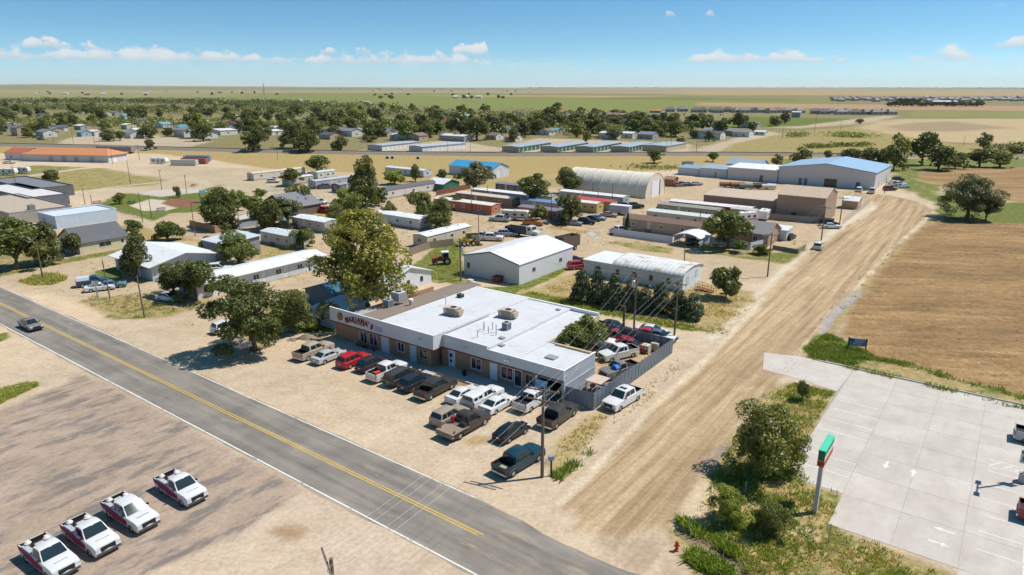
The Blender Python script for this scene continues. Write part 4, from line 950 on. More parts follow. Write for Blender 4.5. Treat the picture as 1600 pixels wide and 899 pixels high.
def arch(xc, r, zb, n=9):   # wheel opening along the sill, going backwards (x decreasing)
    out = []
    for k in range(n + 1):
        a = math.pi * k / n; out.append((xc + math.cos(a) * r, max(zb, .30 + math.sin(a) * r)))
    return out
KINDS = {
 # L, W, wheel radius, front axle x, rear axle x, top line (x, z) from rear to nose, greenhouse (x,z)x4 (rear base, roof rear, roof front, screen base), half widths base/top, side window splits
 'sedan': dict(L=4.85, W=1.84, wr=.33, fa=1.42, ra=-1.38, top=[(-2.40, .55), (-2.42, .78), (-2.34, .98), (-1.60, 1.02), (.95, .95), (1.9, .86), (2.28, .74), (2.42, .55)], gh=[(-1.85, .98), (-1.02, 1.40), (.18, 1.45), (1.12, .92)], gw=(.80, .60), split=[(.06, .47), (.52, .90)]),
 'compact': dict(L=4.35, W=1.76, wr=.31, fa=1.30, ra=-1.25, top=[(-2.12, .55), (-2.16, .80), (-2.05, .98), (-1.6, 1.0), (.85, .95), (1.75, .84), (2.08, .70), (2.18, .52)], gh=[(-1.95, .96), (-1.2, 1.42), (.15, 1.47), (1.05, .92)], gw=(.77, .58), split=[(.06, .47), (.52, .90)]),
 'suv': dict(L=4.75, W=1.90, wr=.36, fa=1.40, ra=-1.38, top=[(-2.32, .60), (-2.36, .90), (-2.30, 1.08), (-1.7, 1.08), (.95, 1.05), (1.9, .98), (2.26, .84), (2.36, .60)], gh=[(-2.26, 1.05), (-1.92, 1.68), (.05, 1.73), (.98, 1.03)], gw=(.85, .66), split=[(.05, .30), (.34, .62), (.66, .93)]),
 'crossover': dict(L=4.6, W=1.86, wr=.35, fa=1.36, ra=-1.32, top=[(-2.24, .60), (-2.30, .88), (-2.18, 1.05), (-1.6, 1.05), (.92, 1.0), (1.85, .92), (2.2, .78), (2.3, .58)], gh=[(-2.15, 1.02), (-1.55, 1.58), (.05, 1.65), (1.0, .98)], gw=(.83, .63), split=[(.08, .32), (.36, .63), (.67, .93)]),
 'van': dict(L=5.1, W=1.96, wr=.35, fa=1.55, ra=-1.5, top=[(-2.5, .60), (-2.55, .9), (-2.5, 1.08), (-1.9, 1.08), (1.2, 1.02), (2.0, .92), (2.42, .76), (2.52, .56)], gh=[(-2.48, 1.05), (-2.3, 1.72), (.3, 1.78), (1.5, 1.0)], gw=(.89, .72), split=[(.04, .32), (.36, .62), (.66, .92)]),
 'crew': dict(L=5.85, W=2.0, wr=.39, fa=1.83, ra=-1.82, bed=(-2.82, -1.52), top=[(-2.86, .62), (-2.90, .86), (-1.50, .86), (-1.48, 1.26), (1.32, 1.23), (2.5, 1.17), (2.82, 1.06), (2.90, .62)], gh=[(-1.43, 1.22), (-1.30, 1.86), (.46, 1.90), (1.26, 1.20)], gw=(.92, .74), split=[(.07, .46), (.51, .91)]),
 'extcab': dict(L=5.75, W=1.98, wr=.38, fa=1.80, ra=-1.78, bed=(-2.78, -1.12), top=[(-2.82, .62), (-2.86, .86), (-1.10, .86), (-1.08, 1.24), (1.30, 1.21), (2.46, 1.15), (2.78, 1.04), (2.86, .62)], gh=[(-1.03, 1.20), (-.90, 1.82), (.46, 1.86), (1.24, 1.18)], gw=(.91, .73), split=[(.09, .34), (.40, .90)]),
 'regcab': dict(L=5.5, W=2.0, wr=.38, fa=1.75, ra=-1.72, bed=(-2.66, -.62), top=[(-2.70, .62), (-2.74, .86), (-.60, .86), (-.58, 1.26), (1.25, 1.23), (2.38, 1.17), (2.68, 1.06), (2.76, .62)], gh=[(-.54, 1.22), (-.42, 1.84), (.50, 1.88), (1.20, 1.20)], gw=(.92, .74), split=[(.12, .90)]),
 'flatbed': dict(L=5.6, W=2.0, wr=.40, fa=1.95, ra=-1.75, bed=None, top=[(-2.6, .62), (-2.62, .80), (-.55, .80), (-.50, 1.30), (1.42, 1.26), (2.5, 1.18), (2.86, 1.0), (2.96, .62)], gh=[(-.46, 1.26), (-.30, 1.90), (.55, 1.94), (1.40, 1.24)], gw=(.92, .74), split=[(.07, .46), (.51, .91)]),
}
CARMESH = {}
def car_meshes(kind):
    if kind in CARMESH: return CARMESH[kind]
    K = KINDS[kind]; W = K['W'] / 2; zb = .30; wr = K['wr']; ar = wr * 1.22; P = {}; top = K['top']
    und = [(top[-1][0], zb + .06), (top[-1][0] - .12, zb)] + [p for p in arch(K['fa'], ar, zb)] + [p for p in arch(K['ra'], ar, zb)] + [(top[0][0] + .12, zb), (top[0][0], zb + .06)]
    prof = und + top; n = len(prof); xm = max(p[0] for p in top); mb = MB(); vs = []; zt = max(p[1] for p in top)
    sl = [(-1, .955, .09, .012), (-.955, .985, .035, .0), (-.8, 1.0, .0, 0), (0, 1.012, -.02, 0), (.8, 1.0, .0, 0), (.955, .985, .035, 0), (1, .955, .09, .012)]
    for (t, xs, dz, _) in sl:
        for (x, z) in prof:
            k = max(0, min(1, (z - .62) / .35)); xx = x * xs if abs(x) > xm * .72 else x
            vs.append((xx, t * W * (1 - .03 * max(0, (.5 - z) / .2)), z - dz * k))
    fs = [tuple(range(n))[::-1], tuple(range((len(sl) - 1) * n, len(sl) * n))]
    for i in range(len(sl) - 1):
        for k in range(n): fs.append((i * n + k, i * n + (k + 1) % n, (i + 1) * n + (k + 1) % n, (i + 1) * n + k))
    mb.add(vs, fs); P['body'] = mb.mesh('body', CARP, True, 32)
    ub = MB(); ub.box(K['ra'] - ar - .1, K['fa'] + ar + .1, -W * .78, W * .78, .22, .58); P['underbody'] = ub.mesh('underbody', BLACKP)
    # greenhouse
    (rb, rt, ft, fb) = K['gh']; gb, gt = K['gw']; z0 = min(rb[1], fb[1]) - .05; z1 = max(rt[1], ft[1])
    hw = lambda z: gb + (gt - gb) * max(0, min(1, (z - z0) / (z1 - z0))) ** 1.25
    ring = [(rb[0], rb[1]), (rb[0] * .45 + rt[0] * .55, rb[1] * .45 + rt[1] * .55), (rt[0] - .06, rt[1] - .05), (rt[0] + .15, rt[1]), ((rt[0] + ft[0]) / 2, max(rt[1], ft[1]) + .015), (ft[0] - .12, ft[1]), (ft[0] + .08, ft[1] - .05), (ft[0] * .5 + fb[0] * .5, ft[1] * .5 + fb[1] * .5), (fb[0], fb[1])]
    ring = [(rb[0] + .02, z0 - .05)] + ring + [(fb[0] - .02, z0 - .05)]
    g = MB(); m = len(ring); cols = [(-1, 0), (-.86, .012), (0, .045), (.86, .012), (1, 0)]; vs = []
    for (t, up) in cols:
        for (x, z) in ring: vs.append((x, t * hw(z), z + up * (1 if z > z1 - .12 else 0) - (.03 if abs(t) == 1 and z > z1 - .09 else 0)))
    fs = [tuple(range(m))[::-1], tuple(range(4 * m, 5 * m))]
    for i in range(4):
        for k in range(m): fs.append((i * m + k, i * m + (k + 1) % m, (i + 1) * m + (k + 1) % m, (i + 1) * m + k))
    g.add(vs, fs); P['cabin'] = g.mesh('cabin', CARP, True, 40)
    def slant(a, b, f0, f1, out):   # glass across the car between two profile points
        q = MB(); d = Vector((b[0] - a[0], 0, b[1] - a[1])); nn = Vector((d.z, 0, -d.x)).normalized() * out; pts = []
        for f in (f0, (f0 + f1) / 2, f1):
            x = a[0] + d.x * f; z = a[1] + d.z * f; w = hw(z) - .07
            for t in (-1, -.5, 0, .5, 1): pts.append((x + nn.x, t * w, z + nn.z + (.016 if t == 0 else .010 if abs(t) == .5 else 0) * f))
        fs = [(r * 5 + c, r * 5 + c + 1, r * 5 + c + 6, r * 5 + c + 5) for r in range(2) for c in range(4)]
        q.add(pts, fs); return q
    P['windshield'] = slant(fb, ft, .05, .93, .038).mesh('windshield', CARGLASS, True)
    P['rear_window'] = slant(rb, rt, .16 if kind != 'sedan' else .08, .90, -.045).mesh('rear_window', CARGLASS, True)
    for sgn, nm in ((1, 'L'), (-1, 'R')):
        for k, (f0, f1) in enumerate(K['split']):
            zl = max(rb[1], fb[1]) + .06; zh = z1 - .13; q = MB(); pts = []
            def xat(z, f):
                tr = (z - rb[1]) / (rt[1] - rb[1]); tf = (z - fb[1]) / (ft[1] - fb[1]); xr = rb[0] + (rt[0] - rb[0]) * tr + .06; xf = fb[0] + (ft[0] - fb[0]) * tf - .08
                return xr + (xf - xr) * f
            for (f, z) in ((f0, zl), (f1, zl), (f1, zh), (f0, zh)): pts.append((xat(z, f), sgn * (hw(z) + .012), z))
            q.add(pts + [(a, b - sgn * .01, c) for a, b, c in pts], [(0, 1, 2, 3), (7, 6, 5, 4), (0, 4, 5, 1), (1, 5, 6, 2), (2, 6, 7, 3), (3, 7, 4, 0)]); P['side_window_%s%d' % (nm, k)] = q.mesh('side_window', CARGLASS)
    # wheels (axis along y)
    t = MB(); w = .23 if wr < .36 else .27; seg = 16; prof2 = [(wr * .62, -w / 2), (wr * .94, -w / 2), (wr, -w * .32), (wr, w * .32), (wr * .94, w / 2), (wr * .62, w / 2)]; vs = []
    for k in range(seg):
        a = 2 * math.pi * k / seg
        for (rr, y) in prof2: vs.append((math.cos(a) * rr, y, math.sin(a) * rr))
    fs = []
    for k in range(seg):
        for i in range(len(prof2) - 1): fs.append((k * 6 + i, k * 6 + i + 1, ((k + 1) % seg) * 6 + i + 1, ((k + 1) % seg) * 6 + i))
    t.add(vs, fs); P['wheel'] = t.mesh('wheel', TYRE, True, 50)
    r_ = MB(); vs = [(0, w * .40, 0)]; 
    for k in range(20):
        a = 2 * math.pi * k / 20; rr = wr * .64 if k % 4 < 2 else wr * .62; vs.append((math.cos(a) * rr, w * (.44 if k % 4 < 2 else .30), math.sin(a) * rr))
    fs = [(0, 1 + k, 1 + (k + 1) % 20) for k in range(20)]; b0 = len(vs)
    vs += [(x, -y, z) for x, y, z in vs]; fs += [tuple(i + b0 for i in f)[::-1] for f in fs]; r_.add(vs, fs); P['rim'] = r_.mesh('rim', RIM)
    # lamps, bumpers, plates
    xf = top[-1][0]; xr = top[0][0]; pick = 'bed' in K; zl = .80 if not pick else .92
    zh0 = .66 if not pick else .80
    for nm, sg in (('L', 1), ('R', -1)):
        q = MB(); q.box(xf - .30, xf - .05 + (.03 if pick else 0), sg * W * .60 if sg > 0 else -W * .93, W * .93 if sg > 0 else sg * W * .60, zh0, zh0 + .15); P['headlight_' + nm] = q.mesh('headlight', HEADL)
        q = MB()
        if pick: q.box(xr - .015, xr + .09, sg * W * .86 if sg > 0 else -W * 1.005, W * 1.005 if sg > 0 else sg * W * .86, .86, 1.24)
        else: q.box(xr + .02, xr + .25, sg * W * .66 if sg > 0 else -W * .975, W * .975 if sg > 0 else sg * W * .66, zl - .02, zl + .13)
        P['taillight_' + nm] = q.mesh('taillight', TAILR)
        q = MB(); a = sg * (gb + .02); q.box(fb[0] - .40, fb[0] - .28, min(a, a + sg * .2), max(a, a + sg * .2), fb[1] + .06, fb[1] + .2); P['mirror_' + nm] = q.mesh('mirror', BLACKP)
    q = MB(); q.box(xf - .06, xf + .05, -W * .9, W * .9, .38, .58); P['front_bumper'] = q.mesh('bumper', DKBUMP if pick else BLACKP)
    q = MB(); q.box(xr - .08, xr + .04, -W * .92, W * .92, .42 if pick else .40, .62 if pick else .54); P['rear_bumper'] = q.mesh('bumper', CHROME if pick else CARP)
    q = MB(); q.box(xf - .04, xf + .02, -W * .55, W * .55, .60, .80 if not pick else .98); P['grille'] = q.mesh('grille', BLACKP)
    q = MB(); q.box(xr - .10, xr - .03, -.16, .16, .66 if not pick else .46, .78 if not pick else .58); P['licence_plate'] = q.mesh('licence_plate', PLATE)
    if K.get('bed'):
        a, b = K['bed']; zt2 = 1.24
        for nm, sg in (('L', 1), ('R', -1)):
            q = MB(); y0 = W * .915; y1 = W * .985
            prof3 = [(y0 * sg, .80), (y1 * sg, .80), (W * .995 * sg, 1.0), (y1 * sg, zt2), (y0 * sg, zt2)]
            q.prism(prof3, a - .02, b + .03, 'x'); P['bed_side_' + nm] = q.mesh('bed_side', CARP)
        q = MB(); q.box(a - .06, a + .0, -W * .90, W * .90, .70, zt2 - .01); P['tailgate'] = q.mesh('tailgate', CARP)
        q = MB(); q.box(a + .02, b, -W * .91, W * .91, .868, .885); q.box(b - .02, b + .0, -W * .91, W * .91, .885, zt2 - .02); q.box(a + .002, a + .02, -W * .89, W * .89, .885, zt2 - .03); q.box(a + .02, b - .03, W * .895, W * .912, .885, zt2 - .03); q.box(a + .02, b - .03, -W * .912, -W * .895, .885, zt2 - .03); P['bed_liner'] = q.mesh('bed_liner', BLACKP)
    CARMESH[kind] = P; return P
def car(label, at, heading, kind='sedan', color=(.6, .6, .6), group=None, name=None, cat=None, roofc=None, z=0.0, sc_=1.0):
    """a vehicle standing at ground point 'at' with its nose along 'heading'"""
    if max(color) < .13 and max(color) < 4 * min(color): color = tuple(c * .45 for c in color)
    P = car_meshes(kind); K = KINDS[kind]; pick = kind in ('crew', 'extcab', 'regcab', 'flatbed')
    root = thing(name or ('pickup_truck' if pick else 'car'), label, cat or ('pickup truck' if pick else 'car'), (at[0], at[1], z), heading, group); root.scale = (sc_, sc_, sc_)
    for k, me in P.items():
        if k in ('wheel', 'rim'): continue
        nm = k.split('_L')[0].split('_R')[0]
        if k in ('front_bumper', 'rear_bumper'): nm = 'bumper'
        link_mesh(nm, me, root, color=(roofc if roofc and k == 'cabin' else color))
    off = K['W'] / 2 - .14
    for x in (K['fa'], K['ra']):
        for s in (-1, 1):
            w = link_mesh('wheel', P['wheel'], root, (x, s * off, K['wr'])); link_mesh('rim', P['rim'], w)
    return root
def part(root, name, mb, m, color=None): return mb.build(name, m, root, color=color)

WHT = (.64, .64, .635); BLK = (.015, .015, .017); DGY = (.065, .065, .068); SIL = (.40, .41, .42); GRY = (.17, .17, .175)
V_ = AV                                  # parked nose towards the restaurant
ROW = 'vehicles parked in front of the restaurant'
def cp(px, py): return gp(px, py)
car('beige crew cab pickup at the left end of the row before the restaurant', cp(491, 555), V_ + .06, 'crew', (.40, .33, .26), ROW)
car('silver sedan between the beige pickup and the red suv', cp(514, 562.5), V_ + .02, 'sedan', (.42, .42, .44), ROW)
car('bright red suv parked in front of the restaurant', cp(553, 569), V_ + .02, 'suv', (.42, .012, .022), ROW)
car('black crossover parked between the red suv and the white pickup', cp(582, 575), V_ + .03, 'crossover', (.05, .052, .055), ROW)
wp = car('white extended cab pickup with red cargo in its bed', cp(606, 587), V_, 'extcab', WHT, ROW)
q = MB(); q.box(-2.2, -1.3, -.3, .3, .89, 1.12); part(wp, 'cargo', q, OBJ_PLAIN, (.45, .05, .03))
car('dark grey minivan right of the white pickup with red cargo', cp(629, 595), V_ + .03, 'van', (.10, .095, .09), ROW)
car('dark blue suv beside the charcoal crew cab pickup', cp(650, 604), V_ + .03, 'suv', (.035, .045, .075), ROW)
car('charcoal crew cab pickup at the right end of the long front row', cp(681, 614), V_, 'crew', (.075, .073, .07), ROW)
car('white sedan left of the white pickup with the camper shell', cp(725, 623), V_ - .02, 'sedan', WHT, ROW)
tp = car('white pickup with a white camper shell over its bed', cp(755, 629), V_, 'extcab', WHT, ROW)
q = MB(); q.prism([(-.92, 1.25), (.92, 1.25), (.80, 1.78), (.55, 1.86), (-.55, 1.86), (-.80, 1.78)], -2.78, -1.0, 'x'); sh = part(tp, 'camper_shell', q, CARP, WHT)
q = MB(); q.box(-2.80, -2.785, -.66, .66, 1.34, 1.74); q.build('rear_window', CARGLASS, sh)
for sg in (-1, 1):
    for a, b in ((-2.6, -2.0), (-1.8, -1.2)): q = MB(); q.add([(a, sg * .915, 1.36), (b, sg * .915, 1.36), (b, sg * .85, 1.68), (a, sg * .85, 1.68)], [(0, 1, 2, 3)]); q.build('side_window', CARGLASS, sh)
car('white sedan right of the pickup with the camper shell', cp(778, 638), V_ - .03, 'sedan', WHT, ROW)
car('gold suv with roof rails beside the flatbed truck', cp(703, 657), V_ - .02, 'suv', (.32, .27, .20), ROW)
fbt = car('brown crew cab truck with a steel flatbed and headache rack', cp(727, 672), V_ - .03, 'flatbed', (.105, .08, .07), ROW, sc_=1.06)
q = MB(); q.box(-3.05, -.62, -1.12, 1.12, .92, 1.02); q.box(-3.08, -3.0, -1.12, 1.12, .55, .92); part(fbt, 'flatbed', q, mat('bed_planks', (.26, .20, .15), .9, .3, 3), None)
q = MB()
for y in (-1.0, -.35, .35, 1.0): q.bar((-.72, y, 1.02), (-.72, y, 1.98), .06)
q.bar((-.72, -1.03, 1.98), (-.72, 1.03, 1.98), .07); q.bar((-.72, -1.03, 1.5), (-.72, 1.03, 1.5), .05); part(fbt, 'headache_rack', q, DARK)
q = MB(); q.box(-1.15, -.8, -1.0, -.2, 1.02, 1.42); part(fbt, 'toolbox', q, DARK)
q = MB(); q.tube([(-1.0, .75, 1.02), (-1.0, .75, 1.75)], .22, 12); part(fbt, 'gas_cylinder', q, OBJ_PLAIN, (.40, .04, .07))
car('black hatchback parked alone behind the flatbed truck', cp(799, 682), V_ - .06, 'compact', (.022, .026, .032), ROW)
tl = car('dark teal pickup nearest the roadside utility pole', cp(811, 728), V_ - .10, 'crew', (.006, .038, .058), ROW)
q = MB(); q.box(-2.7, -2.2, -.5, .2, .89, 1.05); part(tl, 'cargo', q, OBJ_PLAIN, (.30, .33, .20))
hd = car('white pickup with its hood raised at the garage opening', cp(833, 632), V_, 'extcab', WHT, ROW)
q = MB(); q.add([(1.30, -.78, 1.26), (1.30, .78, 1.26), (1.85, .74, 2.30), (1.85, -.74, 2.30)], [(0, 1, 2, 3)]); q.add([(1.33, -.78, 1.25), (1.33, .78, 1.25), (1.88, .74, 2.29), (1.88, -.74, 2.29)], [(3, 2, 1, 0)]); part(hd, 'raised_hood', q, CARP, (.42, .58, .70))  # white hood coloured light blue: the sky's reflection is painted in
car('dark grey crew cab pickup beside the yard gate', cp(872, 657), V_ + .02, 'crew', (.10, .092, .088), ROW)
sr = car('white crew cab pickup with sunroof parked outside the grey yard fence', cp(972, 631), V_ + math.pi - .10, 'crew', WHT)
q = MB(); q.box(-.35, .15, -.42, .42, 1.935, 1.955); part(sr, 'sunroof', q, CARGLASS)
YARD = 'vehicles stored in the fenced yard'
gt_ = car('grey pickup with a blue tarp on its cab in the fenced yard', cp(968, 586), V_ + math.pi - .35, 'regcab', (.20, .19, .185), YARD)
q = MB(); q.prism([(-.2, 1.22), (.85, 1.22), (.88, 1.45), (.6, 1.75), (.1, 1.7), (-.15, 1.5)], .55, 1.35, 'x'); part(gt_, 'tarp', q, OBJ_PLAIN, (.02, .16, .55))
car('white extended cab pickup in the middle of the fenced yard', cp(966, 559), R(208), 'extcab', WHT, YARD)
car('white suv beside the cream wall in the fenced yard', cp(939, 540), R(-22), 'suv', (.66, .65, .63), YARD)
car('dark brown sedan tucked behind the tree in the fenced yard', cp(931, 552), R(-25), 'sedan', (.05, .04, .035), YARD)
car('faded maroon pickup behind the white suv in the fenced yard', cp(960, 534), R(-28), 'regcab', (.22, .025, .035), YARD)
car('maroon sedan by the rear fence of the yard', cp(987, 546), R(-32), 'sedan', (.24, .02, .035), YARD)
car('black pickup parked beside the cream end wall', cp(957, 521), R(-36), 'crew', (.03, .035, .045), YARD)
OUTF = 'cars parked behind the yard fence along the alley'
car('red hatchback parked behind the yard fence', cp(1014, 529), R(-30), 'compact', (.36, .02, .04), OUTF)
car('white sedan parked behind the yard fence beside the red hatchback', cp(1019, 523), R(-30), 'sedan', WHT, OUTF)
car('white and blue sedan at the far corner of the yard fence', cp(1031, 531), R(-33), 'sedan', (.62, .66, .70), OUTF, roofc=(.1, .14, .2))
# fleet of utility pickups on the worn lot
FLEET = 'white and magenta utility pickups on the worn lot'
MAG = mat('magenta_decal', (.22, .004, .075), .5, .12, 1.5, spec=.2)
for (px, py, kd, lab) in ((80, 882, 'regcab', 'white and magenta utility pickup nearest the bottom left corner'), (144, 848, 'regcab', 'white and magenta utility pickup second from the bottom left corner'), (206, 812, 'extcab', 'white and magenta extended cab utility pickup, third of the four'), (284, 773, 'regcab', 'white and magenta utility pickup nearest the highway')):
    t = car(lab, gp(px, py), R(-33.5 if py > 780 else -35.5), kd, WHT, FLEET)
    a, b = KINDS[kd]['bed']
    for sg in (-1, 1):
        q = MB(); q.add([(a + .0, sg * 1.004, .86), (a + .0, sg * 1.004, 1.22), (b + .2, sg * 1.004, 1.20), (1.28, sg * 1.004, .92), (1.22, sg * 1.004, .45), (b + .1, sg * 1.004, .42), (KINDS[kd]['ra'] + .52, sg * 1.004, .60)], [tuple(range(7))]); part(t, 'side_decal', q, MAG)
        q = MB(); q.box(a + .55, b - .05, min(sg * .60, sg * .97), max(sg * .60, sg * .97), 1.0, 1.34); part(t, 'toolbox', q, OBJ_PLAIN, (.40, .42, .45))
        q = MB(); q.tube([(a + .7 + (.5 if sg > 0 else 0), sg * .55, 1.30), (a + .7 + (.5 if sg > 0 else 0), sg * .55, 1.45), (a + .7 + (.5 if sg > 0 else 0), sg * .55, 1.62)], [.2, .26, .12], 10); part(t, 'hose_reel', q, OBJ_PLAIN, (.72, .62, .55))
    q = MB(); q.box(b - .9, b - .2, -.3, .3, .89, 1.38); part(t, 'pump_box', q, OBJ_PLAIN, (.45, .43, .42))
    q = MB(); q.box(KINDS[kd]['gh'][3][0] + .75, KINDS[kd]['gh'][3][0] + .79, -.5, .5, 1.195, 1.215); part(t, 'hood_lettering', q, BLACKP)
car('silver grey sedan driving along the highway', cp(49, 513), A0, 'sedan', (.20, .195, .185))
LEFTC = 'cars by the motel buildings'
car('white suv half under the big elm beside the highway', cp(357, 517), R(48), 'suv', WHT, LEFTC)
car('white compact car in the shade before the motel', cp(264, 470), R(-20), 'compact', WHT, LEFTC)
car('long white sedan parked by the white sign post', cp(157, 454), R(28), 'sedan', WHT, LEFTC)
bp_ = car('blue pickup with a white camper shell near the motel office', cp(147, 446), R(30), 'regcab', (.03, .07, .13), LEFTC)
q = MB(); q.prism([(-.92, 1.25), (.92, 1.25), (.80, 1.78), (-.80, 1.78)], -2.6, -.6, 'x'); part(bp_, 'camper_shell', q, CARP, (.6, .65, .7))
car('teal sedan beside the long white sedan', cp(175, 450), R(28), 'sedan', (.10, .19, .21), LEFTC)
car('white suv behind the motel wing', cp(343, 424), R(15), 'suv', WHT, LEFTC)
TOWN = 'vehicles parked about the town lots'
for (lab, px, py, hd_, kd, c_) in (
 ('red suv parked behind the white steel shed', 904, 420, R(20), 'suv', (.42, .02, .05)), ('black sedan behind the red suv', 899, 411, R(20), 'sedan', (.05, .05, .055)),
 ('red pickup beside the big yellow green tree', 508, 333, R(-25), 'crew', (.36, .015, .03)), ('dark blue suv behind the red pickup', 494, 329, R(-15), 'suv', (.03, .05, .075)), ('white suv in front of the trailer park street', 501, 319, R(-25), 'suv', WHT),
 ('silver crew cab pickup by the coral trailer', 781, 346, R(160), 'crew', (.46, .46, .45)), ('white suv by the far left trailers', 427, 286, R(10), 'suv', (.6, .6, .6)),
 ('tan sedan facing the gravel street', 951, 339, R(-20), 'sedan', (.34, .29, .22)), ('silver sedan left of the tan sedan', 933, 344, R(-20), 'sedan', (.36, .37, .39)), ('dark blue sedan in the row by the yellow trailer', 926, 345.5, R(-20), 'compact', (.04, .06, .1)), ('black suv in the row by the yellow trailer', 916, 350, R(-15), 'suv', (.02, .022, .025)), ('grey sedan in the row under the tree', 896, 352, R(-20), 'sedan', (.26, .26, .26)),
 ('dark sedan half hidden under the tree', 882, 351, R(-20), 'sedan', (.06, .07, .08)), ('dark green pickup behind the enclosed trailer', 991, 326, R(15), 'crew', (.03, .055, .055)), ('teal suv beside the dark green pickup', 976, 325, R(20), 'suv', (.03, .07, .075)),
 ('black suv at the end of the tan trailers', 1037, 331, R(-15), 'suv', (.015, .015, .018)), ('white pickup behind the white vinyl fence', 968, 364, R(40), 'crew', WHT),
 ('white sedan under the pole by the tan shop', 1298, 357, R(-8), 'sedan', WHT), ('black suv behind the white sedan by the tan shop', 1295, 353, R(-8), 'suv', (.015, .015, .018)), ('white suv parked at the edge of the dirt road', 1278, 389, R(60), 'suv', (.62, .6, .56)),
 ('black car beside the small white shed', 1234, 374, R(50), 'compact', (.02, .02, .03)), ('white van parked before the blue roofed hall', 1342, 300, R(60), 'van', WHT), ('white pickup parked before the blue roofed hall', 1362, 302, R(58), 'crew', WHT),
 ('maroon suv beside the blue roofed hall', 1390, 298, R(10), 'suv', (.10, .012, .02)), ('white pickup behind the maroon suv', 1403, 291, R(15), 'crew', WHT), ('white sedan beyond the maroon suv', 1396, 288, R(15), 'sedan', WHT), ('dark suv farthest beside the blue roofed hall', 1403, 283, R(15), 'suv', (.04, .05, .05)),
 ('white compact beside the blue roofed hall', 1412, 294, R(15), 'compact', (.5, .55, .6)),
 ('silver sedan in the storage yard row', 1088, 290, R(20), 'sedan', (.35, .38, .4)), ('dark sedan in the storage yard row', 1075, 291, R(20), 'sedan', (.1, .11, .12)), ('grey pickup in the storage yard row', 1064, 291.5, R(20), 'regcab', (.2, .2, .2)),
 ('white sedan at the left edge by the rv row', 14, 256, R(10), 'sedan', WHT), ('blue pickup on the street beside the flat roofed shops', 68, 316, R(-20), 'crew', (.04, .1, .17)),
 ('grey suv in the far lot left of the tracks', 56, 216, R(0), 'suv', (.2, .2, .2)), ('dark sedan beyond the tracks', 64, 219, R(0), 'sedan', (.08, .1, .11)),
 ('white crew cab pickup among the junk vehicles', 768, 376, R(-10), 'crew', WHT), ('faded red sedan among the junk vehicles', 772, 372, R(-20), 'sedan', (.3, .04, .03)), ('light blue suv among the junk vehicles', 792, 369, R(0), 'suv', (.32, .4, .48)), ('cream pickup among the junk vehicles', 752, 374, R(-10), 'regcab', (.5, .46, .38)),
 ('orange flat truck parked by the pink trailer', 833, 352, R(-20), 'regcab', (.5, .16, .03)), ('white sedan behind the orange truck', 843, 349, R(-15), 'sedan', WHT),
 ('dark pickup parked before the grey roofed trailer', 511, 295, R(20), 'crew', (.12, .16, .2)), ('black sedan by the trailer with steps', 502, 295, R(20), 'sedan', (.03, .03, .03)),
 ('black pickup behind the flat white trailer on the left', 446, 357, R(10), 'crew', (.03, .03, .035)),
 ):
    car(lab, cp(px, py), hd_, kd, c_, TOWN)
# right edge of the concrete lot
CL = 'pickups at the edge of the concrete lot'
car('silver pickup entering the concrete lot at the right edge', uv(4.55 + 2.3, 82.2), A0 + .02, 'crew', (.42, .43, .44), CL)
car('dark red pickup at the right edge of the concrete lot', uv(5.1 + 2.35, 66.0), A0, 'crew', (.24, .02, .025), CL)
# ---------------------------------------------------------------- the restaurant building
def brick_material():
    m = bpy.data.materials.new('brown_brick'); m.use_nodes = True; nt = m.node_tree; b = nt.nodes['Principled BSDF']
    tc = N(nt, 'ShaderNodeTexCoord'); sp = N(nt, 'ShaderNodeSeparateXYZ'); L(nt, tc.outputs['Object'], sp.inputs[0])
    cb = N(nt, 'ShaderNodeCombineXYZ'); L(nt, math_n(nt, 'ADD', sp.outputs[0], sp.outputs[1]), cb.inputs[0]); L(nt, sp.outputs[2], cb.inputs[1])
    bt = N(nt, 'ShaderNodeTexBrick'); L(nt, cb.outputs[0], bt.inputs['Vector']); bt.inputs['Scale'].default_value = 1.0
    bt.inputs['Brick Width'].default_value = .30; bt.inputs['Row Height'].default_value = .10; bt.inputs['Mortar Size'].default_value = .008
    bt.inputs['Color1'].default_value = (.36, .165, .085, 1); bt.inputs['Color2'].default_value = (.46, .26, .15, 1); bt.inputs['Mortar'].default_value = (.36, .32, .27, 1)
    n1 = noise_n(nt, tc.outputs['Object'], .8, 5, .65)
    c = mix_n(nt, math_n(nt, 'MULTIPLY', ramp_n(nt, n1, .4, .75), .5), bt.outputs['Color'], (.44, .28, .165))
    L(nt, c, b.inputs['Base Color']); b.inputs['Roughness'].default_value = .9
    bp = N(nt, 'ShaderNodeBump'); bp.inputs['Strength'].default_value = .4; bp.inputs['Distance'].default_value = .01; L(nt, bt.outputs['Fac'], bp.inputs['Height']); bp.invert = True; L(nt, bp.outputs[0], b.inputs['Normal'])
    return m
BRICK = brick_material()
FASC = mat('fascia_panel', (.66, .65, .64), .6, .05, .6, streak=.06)
REDT = mat('red_trim', (.18, .014, .02), .55, .12, 1.5)
BU, BV = -76.2, 59.0                       # local origin: left end of the fascia line; x = u - BU, y = v - BV
rest = thing('restaurant_building', 'long brick and white flat roofed restaurant with red trim and name sign', 'building', uv(BU, BV), A0)
xa = 19.2; xb0, xb1 = 19.6, 38.4           # block A: 0..19.2 ; block B: 19.6..38.4
opsA = [(5.2, 6.7, .55, 2.3), (7.1, 8.7, .55, 2.3), (9.4, 11.0, 0.02, 2.45), (12.6, 13.9, .9, 2.25), (14.9, 16.1, .02, 2.4), (16.7, 18.1, .95, 2.2)]
mb = MB(); wall_face(mb, 18.7, 2.95, opsA, lambda s, d, z: (s + .25, .75 + d, z), .3)
